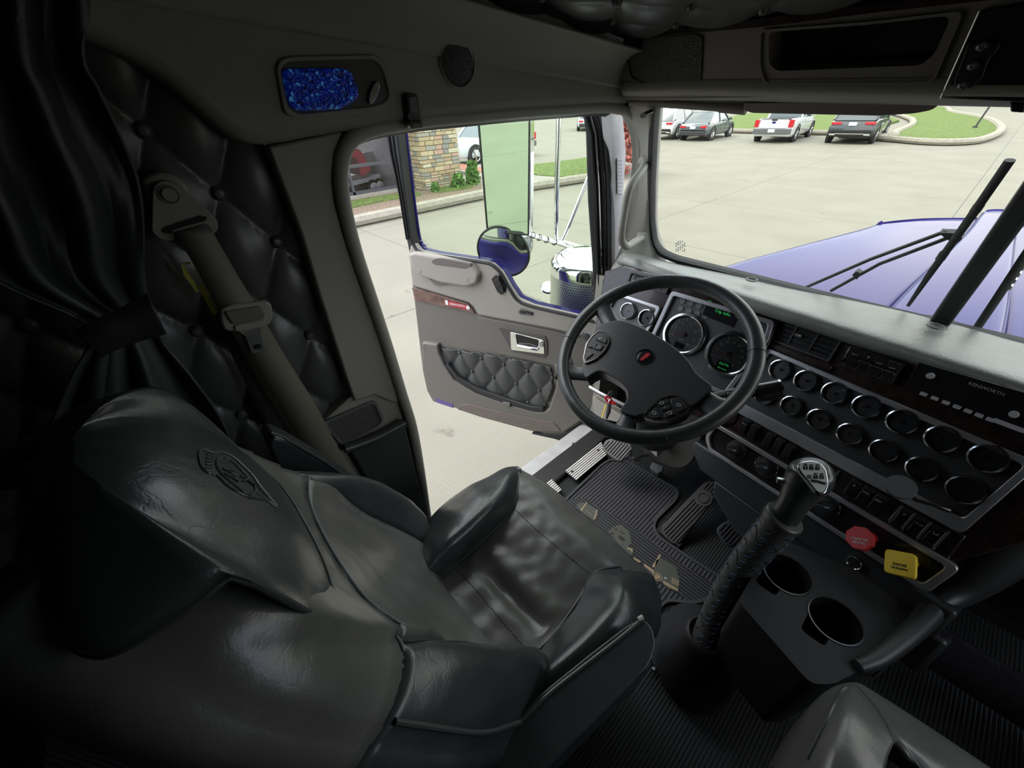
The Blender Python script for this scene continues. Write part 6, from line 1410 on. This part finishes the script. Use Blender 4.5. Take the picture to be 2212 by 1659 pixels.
prism('cover', AX, [tuple(p) for p in rnd(aq([(985, 1240), (1000, 1195), (1050, 1165), (1120, 1175), (1180, 1220), (1330, 1345), (1410, 1430), (1405, 1490), (1380, 1510), (1330, 1440), (1120, 1500), (1130, 1560), (1040, 1550), (980, 1500)], .014), .006)], -.02, .014, M_['beltplastic'], an2, bevel=.004)
c = aq([(1085, 1255)], .014)[0]; rb_ = abs(aq([(1155, 1255)], .014)[0][0]-c[0]); mesh('bolt_well', *vlathe(AX.at(*c, .014), [(0, .002), (rb_*.55, .002), (rb_*.6, .0), (rb_*.95, .0005), (rb_, .002), (rb_*1.02, 0)], 28), M_['grey'], an2)
mesh('bolt_cap', *vlathe(AX.at(c[0]+rb_*.15, c[1], .014), [(0, .006), (rb_*.7, .006), (rb_*.74, 0)], 24), M_['beltplastic'], an2)
prism('belt_slot', AX, rnd(aq([(1040, 1490), (1060, 1465), (1290, 1390), (1340, 1400), (1330, 1425), (1120, 1485), (1110, 1510), (1060, 1505)], .016), .003), .012, .0155, M_['gloss'], an2)
yt = thing('belt_tag', 'yellow warning label tag behind the seat belt', 'tag', PX(435, 620, -.785))
YX = Fr((-.782, 0, 0), (1, 0, 0), (0, 1, 0))
prism('upper_loop', YX, [YX.px(*p) for p in z4([(1165, 205), (1225, 195), (1230, 207), (1190, 215), (1215, 265), (1260, 330), (1280, 385), (1265, 390), (1235, 345), (1185, 280)])], 0, .003, M_['ytag'], yt)
lb_ = prism('label', YX, rnd([YX.px(*p) for p in z4([(1270, 350), (1330, 335), (1370, 390), (1425, 500), (1400, 530), (1370, 535), (1330, 450), (1295, 390)])], .003), 0, .003, M_['ytag'], yt)
for k in range(8): x = 1335+k*9; y = 425+k*13; prism('print_line', YX, [YX.px(*p) for p in z4([(x, y), (x+42, y-8), (x+42, y-3), (x, y+5)])], .003, .0034, M_['plastic'], lb_)

# ================================================================ CURTAIN AND DARK CORNER
cu_ = thing('curtain', 'black vinyl sleeper curtain gathered by a strap at the left', 'curtain', PX(200, 500, -.72))
R_edge = [(185, -120), (185, 0), (186, 130), (215, 190), (262, 290), (300, 385), (313, 480), (313, 600), (332, 690), (352, 735), (418, 815), (480, 905), (520, 1000)]
L_edge = [(-160, -120), (-160, 0), (-160, 130), (-170, 190), (-180, 290), (-150, 385), (-100, 480), (-30, 600), (160, 690), (190, 735), (150, 815), (100, 930), (60, 1060)]
rows = []
for i, (r, l) in enumerate(zip(R_edge, L_edge)):
    row = []
    ga = [1, 1, 1, 1, 1, 1, 1, .8, .25, .35, .8, 1, 1][i]
    for j in range(25):
        t = j/24; x = r[0]*(1-t)+l[0]*t; y = r[1]*(1-t)+l[1]*t
        if i < 7: x += 10*math.sin(i*.9+t*9)*t
        off = (.020*math.sin(t*17+.35*i+1.2*math.sin(i*.45))+.009*math.sin(t*31+i*.8))*ga
        row.append(PX(x, y, -.735+off+.05*t))
    rows.append(row)
patch('drape', rows, M_['curtain'], cu_, nu=7, nv=6, solid=.004)
ribbon([(158, 715), (205, 690), (260, 665), (318, 632)][::-1], [(222, 772), (262, 752), (312, 735), (360, 722)][::-1], [-.668, -.662, -.66, -.655][::-1], M_['rubber'], 'tie_strap', cu_)
dk_ = thing('sleeper_cabinet', 'dark sleeper cabinet with ribbed grey side in the lower left corner', 'cabinet', (-.5, -.6, FLOOR))
q = [PZ(x, y, 2.25) for x, y in ((-60, 1490), (100, 1545), (95, 1700), (-60, 1750))]
prism('ribbed_side', UP(0, 0, 0), [tuple(p[:2]) for p in q], 2.0, 2.25, ribmat('ribbed grey fabric', (.05, .055, .062), 1, .2, .006, .9, .002, .6), dk_, smooth=False)
ob = thing('orange_case', 'dim orange plastic case corner behind the driver seat', 'case', PZ(440, 1640, 2.0))
prism('body', UP(0, 0, 0), [tuple(PZ(x, y, 2.1)[:2]) for x, y in ((338, 1665), (430, 1575), (460, 1590), (466, 1640), (455, 1700), (340, 1720))], 1.7, 2.1, M_['orange'], ob, bevel=.006)
prism('strip', UP(0, 0, 0), [tuple(PZ(x, y, 2.1)[:2]) for x, y in ((492, 1598), (510, 1602), (522, 1645), (520, 1700), (500, 1700))], 1.7, 2.1, M_['orange'], ob, bevel=.004)
box('bunk', -.78, -1.36, FLOOR, .9, -.45, 1.9, M_['fabricdark'], dk_, smooth=False)
# ================================================================ OVERHEAD CONSOLE
OC = Fr((0, 1.09, 2.65), (0, -.985, -.17), (1, 0, 0))
def oq(P, h=0): return [OC.px(x, y, h) for x, y in P]
M_['ohc'] = mat('dark brown grey console', (.14, .128, .11), .5, bump=[('noise', 300, .15, .001)])
oh = thing('overhead_console', 'dark overhead console above the windshield with storage cubby and speaker', 'console', (.3, 1.1, 2.62))
shell = prism('shell', OC, [(-.76, -.012), (1.0, -.03), (1.0, .24), (.0, .20), (-.3, .14), (-.76, .12)], -.07, 0, M_['ohc'], oh)
cub = rnd(oq([(1660, 68), (2056, 34), (2018, 118), (1990, 141), (1680, 154), (1661, 140)]), .012)
cut(shell, [vprism(OC, cub, -.065, .02)])
cuo = rnd(oq([(1641, 64), (1880, 46), (2085, 22), (2022, 170), (2002, 182), (1653, 184), (1640, 147)]), .012)
n_ = len(cub)
ring('cubby_frame', OC, cuo, [cuo[i] if False else p for i, p in enumerate(cub)] if len(cub) == len(cuo) else cuo, -.001, .006, M_['ohc'], oh, d1b=.001) if len(cub) == len(cuo) else ring('cubby_frame', OC, cuo, inset(cuo, .004), -.001, .005, M_['ohc'], oh)
prism('cubby_back', OC, cub, -.16, -.062, M_['gloss'], oh)
sg_ = rnd(oq([(1349, 88), (1500, 76), (1516, 82), (1513, 170), (1500, 186), (1400, 184), (1366, 166)]), .006)
spk = ring('speaker_rim', OC, inset(sg_, -.003), sg_, -.002, .004, M_['plastic'], oh)
hx = MB(); A0 = min(p[0] for p in sg_); A1 = max(p[0] for p in sg_); B0 = min(p[1] for p in sg_); B1 = max(p[1] for p in sg_)
M_['grille'] = mat('perforated brown grille', (.075, .068, .06), .4)
t_ = M_['grille'].node_tree; p_ = t_.nodes['Principled BSDF']; v_ = t_.nodes.new('ShaderNodeTexVoronoi'); v_.inputs['Scale'].default_value = 330; v_.inputs['Randomness'].default_value = .0; g_ = t_.nodes.new('ShaderNodeNewGeometry'); r_ = t_.nodes.new('ShaderNodeValToRGB'); r_.color_ramp.elements[0].position = .25; r_.color_ramp.elements[0].color = (.004, .004, .004, 1); r_.color_ramp.elements[1].position = .36; r_.color_ramp.elements[1].color = (.10, .09, .08, 1)
t_.links.new(g_.outputs['Position'], v_.inputs['Vector']); t_.links.new(v_.outputs['Distance'], r_.inputs[0]); t_.links.new(r_.outputs[0], p_.inputs['Base Color'])
prism('speaker_mesh', OC, sg_, -.002, .002, M_['mesh'], oh)
prism('wood_trim', OC, rnd(oq([(1344, 82), (1420, 66), (1640, 40), (1900, 8), (2212, -30), (2212, -8), (1900, 26), (1640, 59), (1500, 71), (1350, 85)], .006), .002), -.002, .008, M_['wood'], oh, bevel=.002)
prism('upper_panel', OC, oq([(1344, 80), (1420, 62), (1640, 38), (1900, 4), (2212, -34), (2212, -160), (1700, -18), (1600, 4), (1500, 30), (1420, 54)], .004), -.03, .004, M_['gloss'], oh, bevel=.002)
prism('end_panel', OC, oq([(2118, 22), (2300, -10), (2300, 225), (2034, 213)], .004), -.02, .006, M_['gloss'], oh, bevel=.003)
tube('panel_joint', [OC.w(*p, .007) for p in oq([(2116, 24), (2075, 115), (2032, 212)], .007)], .0015, M_['dkchrome'], oh, 6)
bk = prism('mounting_bracket', OC, rnd(oq([(2092, 90), (2164, 90), (2152, 112), (2138, 124), (2122, 168), (2098, 190), (2064, 192), (2060, 176), (2078, 130)], .01), .004), .005, .011, M_['gloss'], oh, bevel=.001)
for p in ((2121, 100), (2102, 142), (2080, 184)): a = OC.px(*p, .012); mesh('screw', *vlathe(OC.at(*a, .011), [(0, .001), (.002, .001), (.003, .004), (.006, .003), (.0075, 0)], 16), M_['dkchrome'], bk)
prism('visor_clip', OC, oq([(2184, 218), (2215, 220), (2215, 240), (2186, 238)], -.01), -.03, .002, M_['gloss'], oh, bevel=.002)
# lower lip blending to the side liner
Cl = []
for (x, y, zz_) in ((1345, 204, None), (1400, 205, None), (1500, 204, None), (1800, 208, None), (2100, 212, None), (2300, 214, None)):
    b = OC.w(*OC.px(x, y, .004), .004) if zz_ is None else PX(x, y, zz_)
    Cl.append([b+np.array([0, .0, .03]), b+np.array([0, -.006, .012]), b, b+np.array([0, .03, -.012]), b+np.array([0, .09, -.012])])
patch('lower_lip', Cl, M_['liner'], oh, nu=5, nv=3, solid=.003)
pl = [PX(x, y, xx) for x, y, xx in ((1208, 40, WX+.03), (1280, 60, WX+.04), (1345, 82, -.745))]
# sun visor
sv = thing('sun_visor', 'folded brown grey sun visor along the top of the windshield', 'sun visor', (-.4, 1.12, 2.6))
VF_ = Fr((0, 1.135, 2.62), (0, -1, -.2), (1, 0, 0))
def vq_(P, h=0): return [VF_.px(x, y, h) for x, y in P]
prism('visor_body', VF_, rnd(vq_([(1606, 222), (2028, 214), (2030, 226), (2012, 238), (1975, 245), (1900, 250), (1760, 247), (1625, 244), (1607, 238)], .012), .006), -.02, .014, mat('visor vinyl', (.15, .135, .12), .4), sv, bevel=.006, seg=3)
tube('visor_rod', [VF_.w(*p, .002) for p in vq_([(1362, 221), (1450, 225), (1555, 232), (1612, 236)], .002)], .0085, M_['taupe2'], sv, 12)
tube('rod_collar', [VF_.w(*p, .002) for p in vq_([(1556, 232), (1612, 237)], .002)], .0105, M_['taupe2'], sv, 12)
bt_ = thing('pillar_plug', 'small black oval plug high on the windshield pillar', 'plug', PX(1397, 245, -.72))
o_ = PX(1397, 246, -.70); tube('body', [o_+np.array([0, -.018, -.003]), o_+np.array([0, .018, .004])], .009, M_['gloss'], bt_, 14, r2=.006)
wm = thing('windshield_marks', 'small printed marks low in the driver side windshield corner', 'marking', WS.w(*WS.px(1467, 533)))
mb = MB()
for i in range(5):
    x = 1459+i*4.5
    for k in range(7):
        if (i*7+k*3) % 4 != 0:
            P = [WS.px(*q) for q in ((x, 521+k*3.4), (x+2.6, 521+k*3.4), (x+2.6, 523.2+k*3.4), (x, 523.2+k*3.4))]; mb.add(*vprism(WS, P, -.0015, -.001))
mb.build('print', M_['dimmark'], wm, smooth=False)

# ================================================================ HOOD AND WIPERS
hood = thing('hood', 'glossy blue truck hood ahead of the windshield', 'hood', (.07, 2.3, 1.4))
rows = []
for y, w in ((1.46, .80), (1.9, .735), (2.4, .60), (2.9, .465), (3.08, .42)):
    r = []
    for f, z in ((-1.0, 1.4), (-1.0, 1.85), (-1.0, 1.955), (-.985, 1.985), (-.93, 2.0), (-.6, 2.012), (-.20, 2.018), (-.165, 2.024), (-.15, 2.055), (-.10, 2.062), (0, 2.064), (.10, 2.062), (.15, 2.055), (.165, 2.024), (.20, 2.018), (.6, 2.012), (.93, 2.0), (.985, 1.985), (1, 1.955), (1, 1.4)):
        yy = y+(.36*(1-abs(f)**1.3) if y > 3.0 else .12*(1-abs(f)) if y > 2.8 else 0)
        r.append(np.array([.07+f*w+(.03*(y-1.46)/1.6 if abs(f) < .3 else 0), yy, z+.0-.018*max(0, y-2.6)]))
    rows.append(r)
r = [p+np.array([0, .02, -.03]) for p in rows[-1]]; rows.append(r); rows.append([p+np.array([0, .03, -.5]) for p in r])
patch('hood_panel', rows, M_['blue'], hood, nu=7, nv=4, solid=.01)
tube('centre_hinge', [np.array([.07, 1.5, 2.067]), np.array([.085, 2.4, 2.069]), np.array([.10, 3.35, 2.055])], .006, M_['dkchrome'], hood, 8)
mesh('cowl', *vprism(UP(0, 0, 0), [(-.80, 1.385), (.92, 1.385), (.92, 1.50), (-.78, 1.50)], 1.95, 2.03), M_['blue'], hood, bevel=.01)
mesh('hood_seal', *vtube([(-.76, 1.47, 2.00), (.07, 1.47, 2.035), (.9, 1.47, 2.0)], .012, 8), M_['rubber'], hood)
for i, y in enumerate((1.62, 1.75)): mesh('vent_slot', *vprism(UP(.33, y, 0).rot(.2), rr(-.07, -.012, .07, .012, .01), 2.0, 2.026), M_['rubber'], hood)
def wpt(x, y, h): q = WS.px(x, y, h); return WS.w(q[0], q[1], h)
wp = thing('wiper', 'black windshield wiper with twin arms standing upright on the driver side', 'wiper', wpt(1970, 650, -.04), 'windshield wipers')
tube('blade', [wpt(x, y, -.035) for x, y in ((1962, 660), (2010, 590), (2100, 465), (2182, 346))], [.004, .0055, .0055, .0065], M_['rubber'], wp, 10, r2=[.004, .007, .008, .008])
for x, y in ((2035, 553), (2110, 450)): tube('blade_clip', [wpt(x-5, y+8, -.038), wpt(x+6, y-8, -.038)], .0085, M_['rubber'], wp, 8)
for P in (((1742, 620), (1880, 560), (2042, 500), (2068, 506)), ((1795, 628), (1900, 570), (2052, 512), (2075, 512))): tube('arm', [wpt(x, y, -.06) for x, y in P], .0045, M_['rubber'], wp, 8)
prism('arm_joint', WS, rnd([WS.px(*p, -.06) for p in ((2030, 498), (2075, 500), (2082, 512), (2070, 522), (2045, 512))], .004), -.068, -.052, M_['rubber'], wp, bevel=.002)
prism('link_block', WS, rnd([WS.px(*p, -.06) for p in ((1842, 592), (1852, 584), (1862, 590), (1852, 602))], .002), -.07, -.055, M_['plastic'], wp, bevel=.001)
w2 = thing('wiper', 'black windshield wiper at the right edge beyond the centre post', 'wiper', wpt(2115, 700, -.04), 'windshield wipers')
tube('blade', [wpt(x, y, -.035) for x, y in ((2112, 706), (2150, 650), (2212, 556), (2300, 430))], .0055, M_['rubber'], w2, 10, r2=.008)
fr2_ = tube('arm', [wpt(x, y, -.055) for x, y in ((2140, 668), (2180, 610), (2230, 530))], .006, M_['rubber'], w2, 8)
for k in range(5): mesh('slot', *vprism(WS, [WS.px(2180+k*9+dx, 622-k*14+dy, -.04) for dx, dy in ((-4, 4), (2, -4), (7, -1), (1, 7))], -.05, -.042), M_['dkchrome'], fr2_)

# ================================================================ MIRRORS, POLES, AIR CLEANER
mr = thing('side_mirror', 'tall rectangular chrome side mirror reflecting pale green paving', 'mirror', PX(1090, 500, -1.35))
MR = Fr(PX(1090, 380, -1.35), (.42, -.90, -.09), (1, 0, 0))
mo_ = rnd([MR.px(*p) for p in ((1030, 235), (1146, 235), (1143, 509), (1052, 500))], .008); mi_ = inset(mo_, .006)
prism('mirror_back', MR, mo_, -.05, -.002, M_['chrome'], mr, bevel=.01)
ring('mirror_frame', MR, mo_, mi_, -.003, .004, M_['rubber'], mr)
prism('mirror_glass', MR, mi_, -.003, .0005, M_['mirror'], mr, smooth=False)
tube('side_tube', [PX(1149, 235, -1.37), PX(1147, 511, -1.37)], .010, M_['chrome'], mr, 14)
rm = thing('side_mirror', 'round convex mirror with thin dark rim below the tall mirror', 'mirror', PX(1087, 590, -1.41))
rc_ = PX(1087, 545, -1.41); e = rc_-EYE; e /= np.linalg.norm(e)
RF = Fr(rc_, np.array([.50, -.83, -.22]), (1, 0, 0))
rh = abs(RF.px(1087, 490)[1]-RF.px(1087, 600)[1])/2
mesh('rim', *vlathe(RF, [(rh*.93, .004), (rh*.96, .008), (rh, .006), (rh*1.01, -.004), (rh*.93, -.01)], 40), M_['rubber'], rm)
mesh('mirror_glass', *vlathe(RF, [(0, .024)]+[(rh*.94*math.sin(a), .024-.022*(1-math.cos(a))/(1-math.cos(1.0))) if False else (rh*.94*k/8, .024-.020*(k/8)**2) for k, a in enumerate(np.linspace(0, 1, 9)) if k], 40), M_['mirror2'], rm)
mesh('back', *vlathe(RF, [(0, -.03), (rh*.6, -.026), (rh*.95, -.008)], 40), M_['chrome'], rm)
tube('stem', [rc_-RF.n*.02, PX(1128, 512, -1.36)], .006, M_['steel'], rm, 8)
r2m = thing('side_mirror', 'second round mirror half hidden behind the tall mirror', 'mirror', PX(1112, 530, -1.47))
c2 = PX(1112, 525, -1.47); RG = Fr(c2, (.45, -.88, .1), (1, 0, 0)); mesh('rim', *vlathe(RG, [(0, .003), (.085, .003), (.09, .008), (.094, 0), (.09, -.02), (0, -.03)], 36), M_['dkchrome'], r2m)
br = thing('mirror_bracket', 'polished mirror bracket arms and poles outside the door', 'bracket', PX(1205, 520, -1.35))
tube('pole', [PX(1208, 240, -1.35), PX(1203, 400, -1.35), PX(1201, 505, -1.35), PX(1206, 525, -1.35)], .0115, M_['chrome'], br, 12)
tube('pole', [PX(1290, 335, -1.30), PX(1270, 385, -1.31), PX(1222, 505, -1.34), PX(1212, 525, -1.35)], .009, M_['chrome'], br, 12)
arm_ = tube('arm', cr([PX(1138, 505, -1.37), PX(1165, 513, -1.36), PX(1212, 527, -1.35), PX(1250, 545, -1.32), PX(1320, 590, -1.25)], 5, False), .0125, M_['chrome'], br, 12)
for x, y in ((1150, 508), (1164, 513), (1180, 518), (1197, 523)): f = Fr(PX(x, y, -1.355), PX(1212, 527, -1.35)-PX(1165, 513, -1.36), (0, 0, 1)); mesh('tape_band', *vtube([f.w(.0135*math.cos(t), .0135*math.sin(t), .006*math.sin(t)) for t in np.linspace(0, 6.28, 16)[:-1]], .0022, 5, True), M_['rubber'], arm_)
tube('arm', [PX(1212, 520, -1.35), PX(1250, 532, -1.30), PX(1320, 538, -1.22)], .008, M_['chrome'], br, 10)
mesh('clamp', *vlathe(Fr(PX(1209, 522, -1.415), (.5, -.8, .2), (1, 0, 0)), [(0, .012), (.016, .010), (.018, -.01), (0, -.014)], 12), M_['dkchrome'], br)
tube('cable_tie', [PX(1232, 552, -1.41), PX(1238, 540, -1.32), PX(1246, 535, -1.32), PX(1244, 556, -1.32), PX(1256, 566, -1.31)], .004, M_['rubber'], br, 6)
ac = thing('air_cleaner', 'round chrome air cleaner canister with perforated sides outside the door', 'air cleaner', (-1.2, 1.52, 1.70))
AC = UP(-1.135, 1.505, -.03); R_ = .19
mesh('lid', *vlathe(AC, [(0, 2.088), (.05, 2.087), (.12, 2.082), (.165, 2.070), (.185, 2.052), (.19, 2.035), (.19, 2.0), (.187, 1.998)], 64), M_['chrome'], ac)
pm = mat('perforated chrome', (.62, .64, .60), .38, metal=1); t_ = pm.node_tree; p_ = t_.nodes['Principled BSDF']
tc_ = t_.nodes.new('ShaderNodeTexCoord'); sx_ = t_.nodes.new('ShaderNodeSeparateXYZ'); t_.links.new(tc_.outputs['Object'], sx_.inputs[0])
def nm(op, a, b):
    n = t_.nodes.new('ShaderNodeMath'); n.operation = op
    for i, v in enumerate((a, b)):
        if isinstance(v, (int, float)): n.inputs[i].default_value = v
        elif v is not None: t_.links.new(v, n.inputs[i])
    return n.outputs[0]
an_o = nm('MULTIPLY', nm('ARCTAN2', sx_.outputs[1], sx_.outputs[0]), .19*84); zz_o = nm('MULTIPLY', sx_.outputs[2], 84)
r1 = nm('FRACT', nm('ADD', an_o, nm('MULTIPLY', nm('FLOOR', zz_o, None), .5)), None); r2 = nm('FRACT', zz_o, None)
dd = nm('ADD', nm('POWER', nm('SUBTRACT', r1, .5), 2), nm('POWER', nm('SUBTRACT', r2, .5), 2)); hole = nm('LESS_THAN', dd, .085)
mx = t_.nodes.new('ShaderNodeMix'); mx.data_type = 'RGBA'; mx.inputs[6].default_value = (.75, .77, .72, 1); mx.inputs[7].default_value = (.05, .055, .06, 1); t_.links.new(hole, mx.inputs[0]); t_.links.new(mx.outputs[2], p_.inputs['Base Color']); t_.links.new(nm('SUBTRACT', 1.0, hole), p_.inputs['Metallic'])
ORG['air_cleaner'] = np.array([-1.135, 1.505, 0]); ac.location = (-1.135, 1.505, 0)
for ch in [q for q in S.objects if q.parent == ac]:
    for v in ch.data.vertices: v.co += Vector((-1.2+1.135, 1.52-1.505, 1.70))
mesh('perforated_band', *vlathe(AC, [(.188, 2.0), (.188, 1.72)], 64), pm, ac)
mesh('body', *vlathe(AC, [(.190, 1.72), (.196, 1.715), (.196, 1.69), (.19, 1.685), (.19, 1.55), (.15, 1.50), (0, 1.5)], 64), M_['chrome'], ac)
tube('band_clamp', [AC.w(.192*math.cos(t), .192*math.sin(t), 1.72) for t in np.linspace(0, 6.28, 48)[:-1]], .005, M_['dkchrome'], ac, 6, closed=True)
bkf = Fr(PX(1186, 620, -1.35), (.3, -.3, .9), (1, 0, 0)); mesh('mount_disc', *vlathe(bkf, [(0, .004), (.04, .003), (.045, -.004), (0, -.006)], 24), M_['dkchrome'], ac)
